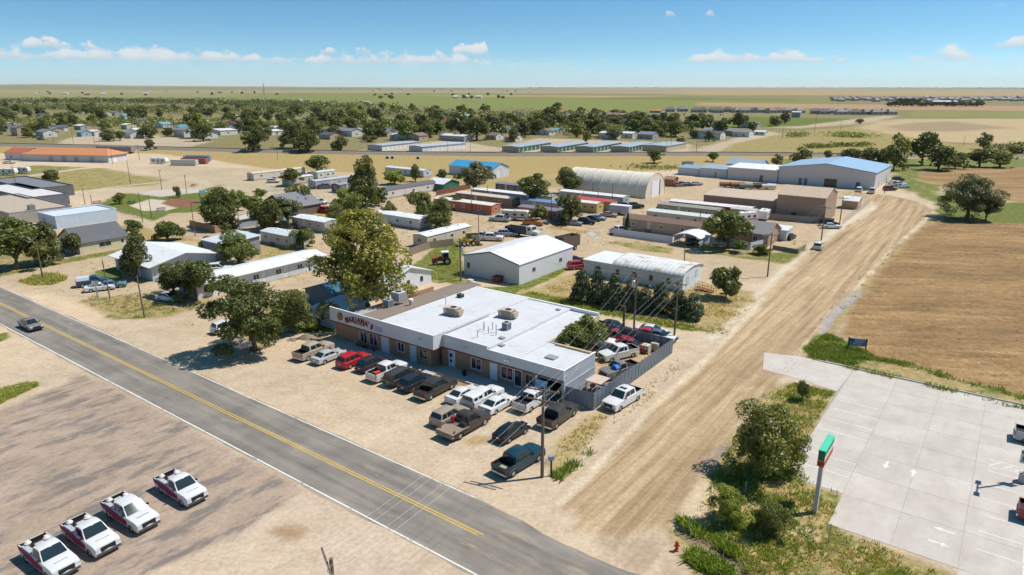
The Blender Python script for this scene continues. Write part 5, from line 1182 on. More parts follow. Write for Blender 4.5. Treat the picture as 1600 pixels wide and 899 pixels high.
wall_face(mb, 2.0, 2.95, [], lambda s, d, z: (18.95 - d, 1.06 + s, z), .3); wall_face(mb, 20.2, 2.95, [], lambda s, d, z: (.25 + d, 1.06 + s, z), .3)
opsB = [(1.2, 2.35, .02, 2.4), (5.0, 6.7, .75, 2.3), (8.0, 9.2, .02, 2.35), (9.75, 11.6, .7, 2.35), (11.75, 12.95, .02, 2.4), (13.4, 14.6, .9, 2.2), (15.3, 18.5, .02, 2.9)]
wall_face(mb, 19.0, 2.95, opsB, lambda s, d, z: (19.35 + s, 2.35 + d, z), .3)
mb.build('brick_wall', BRICK, rest)
SIDEW = mat('grey_block_side', (.33, .37, .405), .85, .12, .7, streak=.12, dirtcol=(.42, .40, .38)); CREAM = mat('cream_stucco', (.55, .475, .34), .85, .10, .8, streak=.1)
mb = MB(); mb.box(38.15, 38.45, 2.0, 9.0, 0, 4.12); mb.box(31.9, 38.15, 8.7, 9.0, 0, 4.1); mb.build('side_wall', SIDEW, rest)
mb = MB(); mb.box(31.6, 31.9, 8.7, 21.5, 0, 4.1); mb.box(9.6, 31.9, 21.2, 21.5, 0, 4.1) ; mb.build('rear_wall', CREAM, rest)
mb = MB(); mb.box(38.452, 38.50, 2.0, 9.0, 2.2, 2.34); mb.box(38.452, 38.48, 2.0, 9.0, 3.3, 3.34); mb.build('side_band', mat('pale_band', (.45, .47, .48), .7), rest)
# white fascia: sloped panels joined along the front
def fascia(x0, x1, y, z0, z1, name='fascia'):
    q = MB(); q.prism([(y, z0), (y + .22, z0), (y + .22, z1), (y + .10, z1)], x0, x1, 'x'); return q.build(name, FASC, rest)
fa1 = fascia(0, 6.4, 0, 2.92, 4.82); fascia(6.412, 12.8, 0, 2.92, 4.82); fascia(12.812, 20.1, 0, 2.92, 4.82)
q = MB(); q.prism([(.23, 2.92), (2.0, 2.92), (2.0, 4.82), (.23, 4.82)], 20.0 - .12, 20.1, 'x'); q.build('fascia', FASC, rest)
fascia(20.3, 27.4, 1.75, 2.92, 4.55); fascia(27.412, 38.5, 1.75, 2.92, 4.15)
q = MB(); q.box(20.14, 20.29, 1.76, 2.3, 2.92, 4.5); q.build('fascia', FASC, rest)
def trim(x0, x1, y, z): q = MB(); q.box(x0, x1, y - .03, y + .06, z - .14, z); q.build('red_trim', REDT, rest)
trim(0, 20.12, 0, 2.918); trim(20.3, 34.3, 1.75, 2.918); trim(34.6, 38.5, 1.75, 2.918)
q = MB(); q.box(20.1, 20.16, .1, 1.9, 2.78, 2.918); q.build('red_trim', REDT, rest)
# soffit and coping
q = MB(); q.box(.24, 19.9, .06, .75, 2.86, 2.915); q.box(20.35, 38.1, 1.85, 2.35, 2.86, 2.915); q.build('soffit', mat('soffit_board', (.42, .40, .38), .8), rest)
q = MB(); q.box(-.02, 20.13, .08, .26, 4.825, 4.87); q.box(20.28, 27.4, 1.83, 2.0, 4.555, 4.60); q.box(27.41, 38.53, 1.83, 2.0, 4.155, 4.20); q.box(38.3, 38.53, 2.0, 9.03, 4.125, 4.19); q.build('coping', TRIM, rest, color=(.78, .78, .77))
# roof decks
def deck(x0, x1, y0, y1, z0, z1, name='roof_deck', m=FLATROOF):
    q = MB(); q.box(x0, x1, y0, y1, z0, z1); return q.build(name, m, rest)
deck(9.62, 19.9, .3, 21.2, 4.0, 4.50); deck(19.905, 27.4, 2.05, 21.2, 4.0, 4.36); deck(27.405, 31.85, 2.05, 21.2, 3.6, 4.04); deck(31.855, 38.3, 2.05, 8.7, 3.5, 4.0)
deck(19.9, 20.12, 2.1, 11.5, 4.505, 4.80, 'roof_parapet'); deck(27.405, 27.55, 2.1, 12.5, 4.045, 4.38, 'roof_parapet'); deck(31.9, 32.0, 2.1, 8.7, 4.005, 4.10, 'roof_parapet')
q = MB(); q.box(9.62, 31.9, 21.2, 21.52, 4.1, 4.52); q.build('coping', TRIM, rest, color=(.74, .74, .74))
q = MB(); q.box(33.0, 38.15, 8.35, 8.7, 4.005, 4.22); q.build('coping', mat('bare_board', (.52, .36, .20), .85, .15), rest)
for x in (12.5, 15.2, 17.6, 23.0, 25.5, 29.4): q = MB(); q.box(x, x + .05, 2.4 if x > 19.9 else .6, 21.0, (4.5 if x < 19.9 else 4.36 if x < 27.4 else 4.04), (4.512 if x < 19.9 else 4.372 if x < 27.4 else 4.052)); q.build('membrane_seam', mat('seam', (.60, .60, .60), .7), rest)
# brown shingle roof over the left part
q = MB(); vs = [(9.6, .3, 4.62), (9.6, 22.6, 4.62), (6.6, 23.4, 4.25), (3.4, 22.5, 3.5), (3.4, .3, 3.5)]
q.add(vs + [(a, b, c - .15) for a, b, c in vs], [(0, 1, 2, 3, 4), (9, 8, 7, 6, 5), (0, 5, 6, 1), (1, 6, 7, 2), (2, 7, 8, 3), (3, 8, 9, 4)]); q.build('shingle_roof', SHINGLE, rest, color=(.25, .20, .16))
q = MB(); q.box(3.5, 9.6, 1.0, 22.3, 0, 3.42); q.build('rear_wall', CREAM, rest)
q = MB(); q.box(.55, 3.4, 1.2, 8.0, 0, 3.1); q.box(.6, 3.35, 1.25, 7.9, 3.1, 3.14); q.build('annex', mat('annex_wall', (.36, .36, .36), .85, .15), rest)
# openings
def fA(kind, i, c=(.72, .73, .73)): a, b, z0, z1 = opsA[i]; fit_opening(rest, lambda s, d, z: (s + .25, .75 + d, z), a, b, z0, z1, kind, c)
def fB(kind, i, c=(.72, .73, .73)): a, b, z0, z1 = opsB[i]; fit_opening(rest, lambda s, d, z: (s + 19.35, 2.35 + d, z), a, b, z0, z1, kind, c)
fA('win', 0); fA('win', 1); fA('door', 2, (.62, .67, .72)); fA('win', 3); fA('door', 4, (.60, .64, .68)); fA('win', 5, (.45, .36, .2))
fB('door', 0, (.74, .78, .82)); fB('win', 1, (.78, .78, .75)); fB('door', 2, (.74, .78, .82)); fB('win', 3, (.80, .80, .78)); fB('glassdoor', 4, (.78, .80, .82)); fB('win', 5, (.5, .5, .48))
a, b, z0, z1 = opsB[6]
q = MB()
for k in range(3): q.box(19.35 + a, 19.35 + b, 2.5, 2.56, 2.2 + k * .24, 2.42 + k * .24)
q.build('garage_door', TRIM, rest, color=(.50, .50, .48))
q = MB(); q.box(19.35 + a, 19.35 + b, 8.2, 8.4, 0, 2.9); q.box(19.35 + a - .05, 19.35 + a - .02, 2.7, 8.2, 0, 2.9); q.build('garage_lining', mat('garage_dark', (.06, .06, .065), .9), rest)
q = MB(); q.box(34.35, 34.58, 2.2, 2.34, 0, 2.9); q.build('door_post', TRIM, rest, color=(.75, .75, .75))
# notice panels in windows, lamps on the fascia
for (x, y, w, z0, z1, c_) in ((20.75, 2.34, .5, 1.45, 2.0, (.02, .05, .25)), (20.8, 2.34, .35, .75, 1.15, (.02, .05, .25)), (29.5, 2.38, 1.2, 1.2, 2.0, (.42, .12, .14)), (25.0, 2.38, 1.0, 1.4, 1.9, (.40, .15, .15)), (7.9, .80, .9, 1.6, 2.0, (.45, .05, .35)), (17.4, .80, .9, 1.3, 1.9, (.45, .35, .15))):
    q = MB(); q.box(x, x + w, y - .02, y + .01, z0, z1); q.build('poster', OBJ_PLAIN, rest, color=c_)
for (x, y, z) in ((17.9, -.02, 4.0), (24.0, 1.76, 3.75), (30.6, 1.76, 3.6)):
    q = MB(); q.box(x - .1, x + .1, y - .12, y + .02, z - .12, z + .05); q.tube([(x - .18, y - .12, z - .02), (x - .24, y - .28, z - .1)], [.05, .1], 8); q.tube([(x + .18, y - .12, z - .02), (x + .24, y - .28, z - .1)], [.05, .1], 8); q.build('flood_lamp', TRIM, rest, color=(.7, .7, .66))
# the name sign: letters in an arc, a small line below, a block of small lettering to the right and a round badge
def text_mesh(name, txt, size, m, loc, parent, rot=0.0, ext=.03, shear=0.0, bold=.02):
    cu = bpy.data.curves.new(name, 'FONT'); cu.body = txt; cu.size = size; cu.extrude = ext; cu.align_x = 'CENTER'; cu.align_y = 'CENTER'; cu.offset = bold
    t = bpy.data.objects.new(name, cu); col.objects.link(t)
    dg = bpy.context.evaluated_depsgraph_get(); me = bpy.data.meshes.new_from_object(t.evaluated_get(dg)); me.name = name
    bpy.data.objects.remove(t); me.materials.clear(); me.materials.append(m)
    o = link_mesh(name, me, parent, loc); o.rotation_euler = (math.pi / 2, rot, 0); return o
LET = mat('dark_red_letters', (.24, .010, .016), .45, .1, 3.0); LETG = mat('green_letters', (.02, .13, .07), .5); LETB = mat('blue_letters', (.30, .33, .55), .6)
word = "MARIANA'S"; n = len(word)
for chh, t in zip(word, (-1, -.74, -.48, -.27, -.05, .24, .53, .73, .95)):
    z = 4.0 - .42 * t * t + (.12 if chh == "'" else 0)
    lt = text_mesh('sign_letter', chh, 1.02 if chh != "'" else .8, LET, (6.35 + t * 2.6, -.05 + .10 * (z - 2.92) / 1.9, z), rest, rot=math.atan(.29 * t), ext=.04, bold=.045); lt.scale = (.86, 1, 1)
q = MB()
for k in range(11): q.box(5.2 + k * .2, 5.2 + k * .2 + .14, -.015, .05, 3.42, 3.56)
q.build('sign_small_lettering', LETG, rest)
q = MB()
for r_ in range(3):
    for k in range(9): q.box(9.35 + k * .17, 9.35 + k * .17 + .11, -.012 + .018 * r_, .05, 3.28 + r_ * .25, 3.42 + r_ * .25)
q.build('sign_small_lettering', LETB, rest)
q = MB(); q.tube([(2.3, -.035, 3.85), (2.3, .06, 3.85)], .55, 24); bd = q.build('round_badge', mat('badge_black', (.025, .02, .012), .5), rest)
q = MB(); q.tube([(2.3, -.05, 3.85), (2.3, -.036, 3.85)], .42, 20); q.build('badge_face', mat('badge_gold', (.42, .27, .05), .5, .4, 4.0), bd)
q = MB(); q.tube([(2.27, -.06, 3.78), (2.27, -.051, 3.78)], .2, 10); q.build('badge_mark', mat('badge_red', (.25, .04, .02), .5, .3, 4.0), bd)
# concrete walk with kerb in front
walk = thing('restaurant_walk', 'concrete walk with kerb along the front of the restaurant', 'sidewalk', uv(BU, BV), A0)
for k in range(8): q = MB(); x0 = 1.0 + k * 2.35; q.box(x0, x0 + 2.33, -1.7, .74, 0, .09); q.build('slab', CONCW, walk)
for k in range(7): q = MB(); x0 = 20.0 + k * 2.1; q.box(x0, x0 + 2.08, -.1, 2.34, 0, .12); q.build('slab', CONCW, walk)
q = MB(); q.box(20.0, 34.7, -.32, -.11, 0, .2); q.build('kerb', CONCW, walk)
q = MB(); q.box(19.0, 20.9, -1.2, -.35, 0, .1); q.build('slab', CONCW, walk)
# things on the roof
def rp(x, y, z): p = uv(BU + x, BV + y); p.z = z; return p
TANM = (.50, .41, .31)
def cooler(label, x, y, z):
    r = roof_unit('evaporative_cooler', label, 'cooler', rp(x, y, z), A0 + .1, 1.7, 1.3, 1.15, TANM, 'tan coolers on the white roof')
    q = MB(); q.prism([(-.6, .35), (.6, .35), (.75, 1.1), (-.75, 1.1)], -1.3, -.86, 'x'); q.build('hood', OBJ_PLAIN, r, color=TANM)
    q = MB(); q.prism([(-.45, .2), (.45, .2), (.6, .9), (-.6, .9)], .88, 1.3, 'x'); q.build('hood', OBJ_PLAIN, r, color=(.42, .34, .26)); return r
cooler('tan rooftop cooler over the left half of the white roof', 16.1, 8.6, 4.5); cooler('tan rooftop cooler beside the vent pipes on the white roof', 22.6, 12.6, 4.37)
roof_unit('condenser', 'grey rooftop condenser behind the vent pipes', 'air conditioner', rp(25.3, 8.6, 4.37), A0, .9, .9, 1.0, (.40, .43, .46))
roof_unit('rooftop_unit', 'large white cooling unit behind the shingle roof', 'air conditioner', rp(4.4, 9.5, 4.0), A0, 1.7, 1.5, 1.6, (.55, .55, .55), legs=True)
roof_unit('rooftop_unit', 'small blue grey cooling unit beside the large white one', 'air conditioner', rp(4.1, 7.6, 3.7), A0, 1.2, 1.0, 1.1, (.34, .42, .52))
roof_unit('condenser', 'small dark vent box at the back of the white roof', 'vent', rp(11.4, 15.5, 4.5), A0, .9, .7, .55, (.12, .15, .13))
r = thing('turbine_vent', 'round white turbine vent on the shingle roof', 'vent', rp(7.4, 9.0, 4.32), 0); q = MB(); q.tube([(0, 0, 0), (0, 0, .35)], .22, 12); q.build('neck', OBJ_PLAIN, r, color=(.65, .63, .6)); q = MB(); q.tube([(0, 0, .36), (0, 0, .45), (0, 0, .8), (0, 0, .92)], [.25, .38, .38, .12], 14); q.build('turbine', OBJ_PLAIN, r, color=(.72, .70, .66))
k = 0
for (x, y) in ((22.9, 6.9), (23.3, 6.3), (23.9, 7.4), (24.4, 5.9), (24.9, 6.9), (25.5, 6.1), (24.2, 3.9), (12.2, 11.3)):
    k += 1; lab = 'white vent pipe standing alone on the left of the white roof' if k == 8 else 'thin pale vent pipe in the cluster on the white roof'
    r = thing('vent_pipe', lab, 'pipe', rp(x, y, 4.37 if k < 8 else 4.5), 0, None if k == 8 else 'vent pipes on the white roof'); h_ = .9 if k != 8 else 1.3
    q = MB(); q.tube([(0, 0, 0), (0, 0, h_)], .06, 8); q.build('pipe', STEEL, r); q = MB(); q.tube([(0, 0, h_), (0, 0, h_ + .1), (0, 0, h_ + .16)], [.07, .14, .03], 8); q.build('cap', STEEL, r)
for (x, y, z, w, d, lab) in ((26.9, 5.5, 4.37, .7, .5, 'small grey hatch by the roof step'), (27.9, 4.1, 4.05, .7, .5, 'small grey hatch below the roof step'), (35.0, 4.6, 4.01, 1.3, 1.0, 'square grey hatch on the right end of the roof'), (26.4, 19.4, 4.37, .6, .4, 'dark hatch at the back of the white roof')):
    r = thing('roof_hatch', lab, 'hatch', rp(x, y, z), A0); q = MB(); q.box(-w / 2, w / 2, -d / 2, d / 2, 0, .12); q.build('curb', OBJ_PLAIN, r, color=(.40, .42, .42)); q = MB(); q.box(-w / 2 - .04, w / 2 + .04, -d / 2 - .04, d / 2 + .04, .125, .18); q.build('lid', OBJ_PLAIN, r, color=(.28, .30, .30))
# furniture under the front windows
for (x, lab) in ((6.1, 'dark bench under the left restaurant windows'), (8.1, 'dark bench under the second restaurant window')):
    r = thing('bench', lab, 'bench', rp(x, .2, .09), A0); q = MB(); q.box(-.8, .8, -.2, .2, .4, .46); q.build('seat', WOOD, r); q = MB(); q.box(-.8, .8, .18, .23, .5, .85); q.build('backrest', WOOD, r)
    for s in (-.7, .7): q = MB(); q.box(s - .04, s + .04, -.18, .2, 0, .4); q.build('leg', DARK, r)
r = thing('planter', 'dark planter with a low shrub by the restaurant wall', 'planter', rp(24.2, 1.2, .12), A0); q = MB(); q.tube([(0, 0, 0), (0, 0, .5)], [.22, .3], 12); q.build('pot', mat('pot', (.08, .03, .02), .8), r); q = MB(); q.tube([(0, 0, .5), (0, 0, .7), (0, 0, .95)], [.25, .35, .1], 8); q.build('shrub', mat('dry_shrub', (.10, .05, .03), .9, .4, 6), r)
# ---------------------------------------------------------------- the fenced yard
GRYB = (.20, .235, .27)
fence_run('yard_fence', 'tall blue grey sheet metal fence round the vehicle yard', 'fence', [uv(-38.0, 61.4), uv(-34.2, 61.6), uv(-34.2, 83.0), uv(-44.2, 83.2)], 2.1, .95, GRYB, 'corrugated', .1, postc=(.16, .18, .2))
for (px, py, lab) in ((1009, 551, 'square white liquid tote on the left in the yard'), (1024, 548, 'square white liquid tote on the right in the yard')):
    r = thing('liquid_tote', lab, 'tank', gp(px, py), A0, 'liquid totes in the yard'); q = MB(); q.box(-.55, .55, -.5, .5, .14, 1.15); q.tube([(0, 0, 1.15), (0, 0, 1.25)], .18, 10); q.build('bottle', OBJ_PLAIN, r, color=(.62, .54, .40))
    q = MB()
    for a in (-.57, -.2, .2, .57):
        for s in (-.53, .53): q.bar((a, s, .12), (a, s, 1.18), .03)
    for z in (.4, .8, 1.18): q.bar((-.57, -.53, z), (.57, -.53, z), .03); q.bar((.57, -.53, z), (.57, .53, z), .03); q.bar((-.57, .53, z), (.57, .53, z), .03)
    q.build('cage', STEEL, r); q = MB(); q.box(-.6, .6, -.55, .55, 0, .12); q.build('pallet', WOOD, r)
r = thing('utility_trailer', 'open frame trailer with a pale plywood top in the near yard corner', 'trailer', uv(-36.0, 64.6), AV); q = MB(); q.box(-2.1, 2.1, -.9, .9, .5, .6); q.build('deck', WOOD, r)
q = MB()
for x in (-2.0, -.4, 1.2):
    for y in (-.85, .85): q.bar((x, y, .6), (x + .3, y * .95, 1.8), .07)
for y in (-.85, .85): q.bar((-1.7, y * .95, 1.8), (1.5, y * .95, 1.8), .07); q.bar((-2.0, y, .62), (-.1, y, 1.8), .05)
q.build('frame', STEEL, r); q = MB(); q.box(-.1, 2.2, -1.05, 1.05, 1.86, 1.93); q.build('plywood_top', OBJ_PLAIN, r, color=(.55, .44, .34))
for y in (-1.0, 1.0): q = MB(); q.tube([(0, y - .1, .34), (0, y + .1, .34)], .34, 14); q.build('wheel', TYRE, r)
for i, (u_, v_, c_) in enumerate(((-37.3, 66.0, (.35, .05, .06)), (-37.4, 68.4, (.10, .10, .1)), (-36.9, 70.2, (.42, .4, .37)), (-35.2, 67.2, (.06, .09, .25)))):
    r = thing('scrap_pile', ('pile of red scrap beside the grey side wall', 'pile of dark engine parts by the grey side wall', 'pile of pale scrap panels in the yard', 'blue drums and scrap behind the near yard fence')[i], 'scrap', uv(u_, v_), random.random()); rr = random.Random(i)
    for k in range(9):
        q = MB(); a = rr.uniform(-.7, .7); b = rr.uniform(-.7, .7); s = rr.uniform(.15, .35); z = rr.uniform(0, .55); q.box(a - s, a + s, b - s * .6, b + s * .6, z, z + s * 1.2); o = q.build('piece', OBJ_PLAIN, r, color=c_ if k % 3 else (.2, .2, .2)); o.rotation_euler = (rr.uniform(-.3, .3), rr.uniform(-.3, .3), rr.uniform(0, 3))
# ---------------------------------------------------------------- town buildings near and mid distance
W1 = (.66, .66, .65); RW = (.70, .71, .72); TANW = (.44, .33, .24)
building('steel_shed', 'white steel shed with a low gable roof and two end windows', 'shed', uv(-70.6, 97.6), 13.2, 18.6, 3.8, 'y', 1.5, (.60, .62, .64), RW,
  [('f', .8, 1.4, .7, 1.1, 'win', (.35, .2, .15)), ('f', 6.5, .02, 1.0, 2.1, 'door', (.6, .62, .64)), ('f', 7.6, .02, 2.4, 2.9, 'garage', (.62, .63, .64)), ('f', 10.6, .02, 2.0, 2.9, 'garage', (.62, .63, .64)), ('r', 4.2, 1.5, 1.1, .9, 'win', (.4, .4, .4)), ('r', 13.5, 1.5, 1.1, .9, 'win', (.4, .4, .4))], wmat=OBJ_RIB, ov=.15, trim=(.12, .14, .16))
building('motel_office', 'motel office with a broad white gable roof behind the dark tree', 'building', uv(-127.1, 58.9), 14.5, 12.9, 3.0, 'x', 1.35, (.46, .51, .57), RW, [('f', 2, 1, 1.6, 1.2, 'win'), ('f', 5, 1, 1.6, 1.2, 'win'), ('f', 9, .02, 1, 2.1, 'door'), ('r', 3, 1, 1.4, 1.1, 'win'), ('r', 8, 1, 1.4, 1.1, 'win')], ov=.9)
ops = []
for k in range(5): ops += [('r', 1.2 + k * 4.8, .85, 1.3, 1.1, 'win'), ('r', 3.0 + k * 4.8, .02, .95, 2.1, 'door', (.66, .67, .68))]
building('motel_wing', 'long low motel wing with a white roof running away from the highway', 'building', uv(-109.7, 57.8), 6.0, 26.5, 2.65, 'y', .55, (.55, .58, .61), RW, ops + [('f', 2, 1, 1.6, 1.1, 'win')], ov=.7)
building('small_shop', 'small grey walled shop with a pale flat roof behind the motel', 'building', uv(-130.4, 75.7), 8.2, 8.4, 3.5, 'shed', .5, (.25, .24, .27), (.56, .60, .64), [('r', 1, .02, 1, 2.1, 'door', W1), ('r', 4, 1.2, 1.2, 1, 'win'), ('f', 3, 1.2, 1.2, 1, 'win')])
building('shingle_house', 'cream house with a steep grey shingle roof on the left', 'house', uv(-161.0, 60.2), 10.5, 10.2, 2.5, 'y', 2.6, (.58, .52, .36), (.115, .12, .13), [('r', 4.0, .9, 2.6, 1.1, 'win', (.5, .5, .5)), ('r', 8.6, 1, .8, 1, 'win')], rmat=SHINGLE)
building('blue_shop', 'light blue metal sided shop with a flat roof', 'building', uv(-196.0, 69.0), 11, 15, 3.2, 'flat', 0, (.46, .54, .63), (.56, .62, .68), [('f', 3, 1.2, 1.5, 1, 'win')], trim=(.6, .66, .72))
building('corner_store', 'wide flat roofed store with a tan gravel roof at the left edge', 'building', uv(-210, 63.5), 38, 15, 3.3, 'flat', 0, (.36, .32, .28), (.46, .37, .28), [('f', 30, .3, 3, 2, 'win')], trim=(.2, .19, .19))
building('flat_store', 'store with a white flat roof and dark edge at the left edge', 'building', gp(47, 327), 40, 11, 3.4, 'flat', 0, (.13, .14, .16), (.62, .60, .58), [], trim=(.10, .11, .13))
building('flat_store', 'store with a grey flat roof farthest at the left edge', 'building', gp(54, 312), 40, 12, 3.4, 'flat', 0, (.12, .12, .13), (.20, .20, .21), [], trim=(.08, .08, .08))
roof_unit('rooftop_unit', 'grey cooling unit on the tan gravel roof', 'air conditioner', uv(-213.5, 70, 3.05), A0, 1.6, 1.4, 1.3, (.35, .35, .36))
building('gable_cottage', 'white cottage with a pale green roof and three windows behind the restaurant', 'house', uv(-84.8, 78.4), 8.5, 11.0, 2.3, 'x', 1.7, (.62, .64, .66), (.60, .66, .62), [('r', 1.7, .8, .8, 1.0, 'win', (.2, .2, .2)), ('r', 4.6, .8, .8, 1.0, 'win', (.2, .2, .2)), ('r', 8.0, .8, .8, 1.0, 'win', (.2, .2, .2))], trim=(.25, .30, .34))
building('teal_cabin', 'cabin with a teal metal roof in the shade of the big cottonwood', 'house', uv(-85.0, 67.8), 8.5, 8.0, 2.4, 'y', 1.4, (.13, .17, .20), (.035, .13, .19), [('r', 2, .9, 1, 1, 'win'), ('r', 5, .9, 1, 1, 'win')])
building('white_hut', 'small white hut beside the left end of the restaurant', 'shed', uv(-78.5, 61.8), 5.5, 6.0, 2.5, 'shed', .35, (.50, .54, .60), (.60, .64, .70), [('f', 2, .9, 1, 1, 'win')])
# hoop building
def arch_shell(root, Lx, Ly, hw_, h, seg, m, color, name='roof', ribs=0, th=.06, z0=0.0, axis='x'):
    """arched cover: ribs run across y, length along x; each bay is a part"""
    bays = max(1, ribs); bw = Lx / bays
    for b in range(bays):
        q = MB(); outer = []; inner = []
        for k in range(seg + 1):
            a = math.pi * k / seg; y = Ly / 2 - math.cos(a) * hw_; z = z0 + math.sin(a) ** .82 * h
            outer.append((y, z)); inner.append((Ly / 2 - math.cos(a) * (hw_ - th), z0 + max(0, math.sin(a)) ** .82 * (h - th)))
        sag = .12
        for f0, f1, d0, d1 in ((0, .12, 0, sag * .8), (.12, .5, sag * .8, sag), (.5, .88, sag, sag * .8), (.88, 1, sag * .8, 0)) if ribs > 1 else ((0, 1, 0, 0),):
            n_ = seg + 1; vs = []
            for f, d in ((f0, d0), (f1, d1)):
                for (y, z) in outer: vs.append(((b + f) * bw, Ly / 2 + (y - Ly / 2) * (1 - d / hw_), z - d * (z - z0) / h))
            q.add(vs, [(i, i + 1, n_ + i + 1, n_ + i) for i in range(seg)])
        q.build(name, m, root, smooth=True, angle=40, color=color)
hp = thing('hoop_building', 'big cream fabric hoop building with an open end door', 'building', uv(-96.6 - 31, 203.3), A0)
FAB = mat('tarp_fabric', (1, 1, 1), .7, .10, .35, objcol=True, dirt=.2)
arch_shell(hp, 31, 15, 7.5, 7.6, 16, FAB, (.68, .62, .51), 'cover_bay', ribs=9)
q = MB(); pts = [(15 / 2 - math.cos(math.pi * k / 16) * 7.4, math.sin(math.pi * k / 16) ** .82 * 7.5) for k in range(17)]
q.add([(30.9, y, z) for y, z in pts], [tuple(range(17))]); q.build('end_wall', FAB, hp, color=(.66, .60, .50))
q = MB(); q.add([(.05, y, z) for y, z in pts], [tuple(range(17))]); q.build('end_wall', FAB, hp, color=(.66, .60, .50))
q = MB(); q.box(30.92, 31.0, 4.6, 10.2, .02, 5.2); q.build('roll_door', OBJ_PLAIN, hp, color=(.74, .75, .76))
q = MB(); q.box(30.93, 31.02, 10.25, 10.9, .02, 5.2); q.build('door_post', DARK, hp)
# quonset
qn = thing('quonset_hut', 'pale quonset hut with a rust stained corrugated arched roof', 'building', uv(-44.7 - 20.2, 111.1), A0)
RUSTR = mat('rusty_corrugated_roof', (.66, .66, .64), .6, .12, .8, ribs=(0, 1.1, .06), dirt=.75, dirtcol=(.36, .22, .12))
QW = (.50, .56, .60)
mb = MB(); ow = [(6.9 + k * 3.4, 7.7 + k * 3.4, 1.1, 2.2) for k in range(4)]; wall_face(mb, 14.0, 3.0, [(a - 6.2, b - 6.2, c, d) for a, b, c, d in ow], lambda s, d, z: (6.2 + s, d, z), .2); mb.build('wall', OBJ_WALL, qn, color=QW)
for a, b, c, d in ow: fit_opening(qn, lambda s, d_, z: (s, d_, z), a, b, c, d, 'win', (.3, .3, .3))
q = MB(); pts = []
for k in range(13): a = math.pi * k / 12; pts.append((4.5 - math.cos(a) * 4.6, 2.9 + math.sin(a) * 1.15))
n_ = 13; vs = [(6.1, y, z) for y, z in pts] + [(20.4, y, z) for y, z in pts] + [(6.1, y, z - .08) for y, z in pts] + [(20.4, y, z - .08) for y, z in pts]
q.add(vs, [(i, i + 1, 13 + i + 1, 13 + i) for i in range(12)] + [(26 + i, 39 + i, 39 + i + 1, 26 + i + 1) for i in range(12)] + [(13 + i, 14 + i, 40 + i, 39 + i) for i in range(12)]); q.build('roof', RUSTR, qn, smooth=True, angle=50)
for xx in (6.2, 20.1): q = MB(); q.add([(xx, 0.2, 0.0), (xx, 8.8, 0.0)] + [(xx, max(.2, min(8.8, y)), z - .1) for y, z in pts[::-1]] + [(xx + .08, 0.2, 0.0), (xx + .08, 8.8, 0.0)] + [(xx + .08, max(.2, min(8.8, y)), z - .1) for y, z in pts[::-1]], [tuple(range(15)), tuple(range(29, 14, -1))]); q.build('end_wall', OBJ_WALL, qn, color=(.62, .66, .68))
for (a, z0, z1) in ((1.6, 1.0, 2.3), (5.6, 1.6, 2.8)): fit_opening(qn, lambda s, d, z: (20.19 - d, s, z), a, a + .9, z0, z1, 'win', (.3, .3, .3))
fit_opening(qn, lambda s, d, z: (20.2 - d, s, z), 3.4, 4.5, .6, 2.7, 'door', (.66, .68, .7))
q = MB(); q.box(0, 6.2, 0, 8.4, 0, 2.95); q.build('annex', OBJ_WALL, qn, color=QW); q = MB(); q.box(-.25, 6.15, -.25, 8.6, 2.96, 3.1); q.build('annex_roof', OBJ_ROOF, qn, color=(.70, .72, .74))
fit_opening(qn, lambda s, d, z: (s, d - .12, z), 2.6, 3.6, 1.2, 2.1, 'win', (.3, .3, .3))
st = thing('entry_stairs', 'red steel ramp and railings at the end of the quonset hut', 'stairs', uv(-43.6, 113.6), A0)
for k in range(4): q = MB(); q.box(.2 + k * .8, .95 + k * .8, 0, 1.4, .45 - k * .11, .5 - k * .11); q.build('tread', RUST, st)
for y in (0, 1.4):
    q = MB(); q.bar((.2, y, 1.4), (3.6, y, 1.0), .05); q.bar((.2, y, .95), (3.6, y, .55), .04)
    for k in range(5): q.bar((.2 + k * .85, y, 0), (.2 + k * .85, y, 1.4 - k * .1), .05)
    q.build('railing', mat('red_rail', (.30, .05, .04), .7), st)
# shops to the north east
building('tan_shop', 'tall tan metal shop with a gable end towards the dirt road', 'building', uv(-40.2, 193.9), 12.4, 13.5, 6.6, 'x', 1.9, (.34, .235, .165), (.52, .40, .28), [('f', 4.0, 1.0, 1.4, 1.0, 'win', (.2, .15, .1)), ('r', 6.0, 6.3, .6, .9, 'win', W1)], wmat=OBJ_RIB, ov=.2)
building('tan_shop_wing', 'long low tan wing joined to the tall tan shop', 'building', uv(-52.7, 197.0), 22, 10.5, 4.1, 'shed', .9, (.34, .235, .165), (.55, .43, .31), [('f', 5, .02, 1, 2.1, 'door', (.25, .15, .1)), ('f', 15, .02, 1.1, 2.2, 'door', (.15, .12, .1))], wmat=OBJ_RIB, ov=.2)
building('tan_container', 'tall tan storage container behind the low wing', 'container', uv(-53.5, 214.5), 5.2, 2.6, 3.2, 'flat', 0, (.38, .29, .20), (.5, .4, .3), [])
building('blue_roof_hall', 'large white metal hall with a pale blue roof', 'building', uv(-40.5, 268.5), 33, 32, 6.0, 'y', 2.2, (.60, .57, .56), (.28, .43, .57), [('f', 16.4, .05, 4.3, 2.9, 'win', (.22, .24, .2)), ('f', 7.5, .02, 1.2, 2.4, 'door', (.12, .18, .25)), ('f', 9.4, .02, 1.2, 2.4, 'door', (.12, .18, .25)), ('f', 27, .02, 1.4, 2.4, 'door', (.1, .12, .15)), ('r', 8, .02, 1.2, 2.2, 'door', (.2, .2, .2)), ('r', 20, .02, 3.4, 3.4, 'garage', (.5, .5, .5))], wmat=OBJ_RIB, ov=.3, trim=(.16, .28, .42))
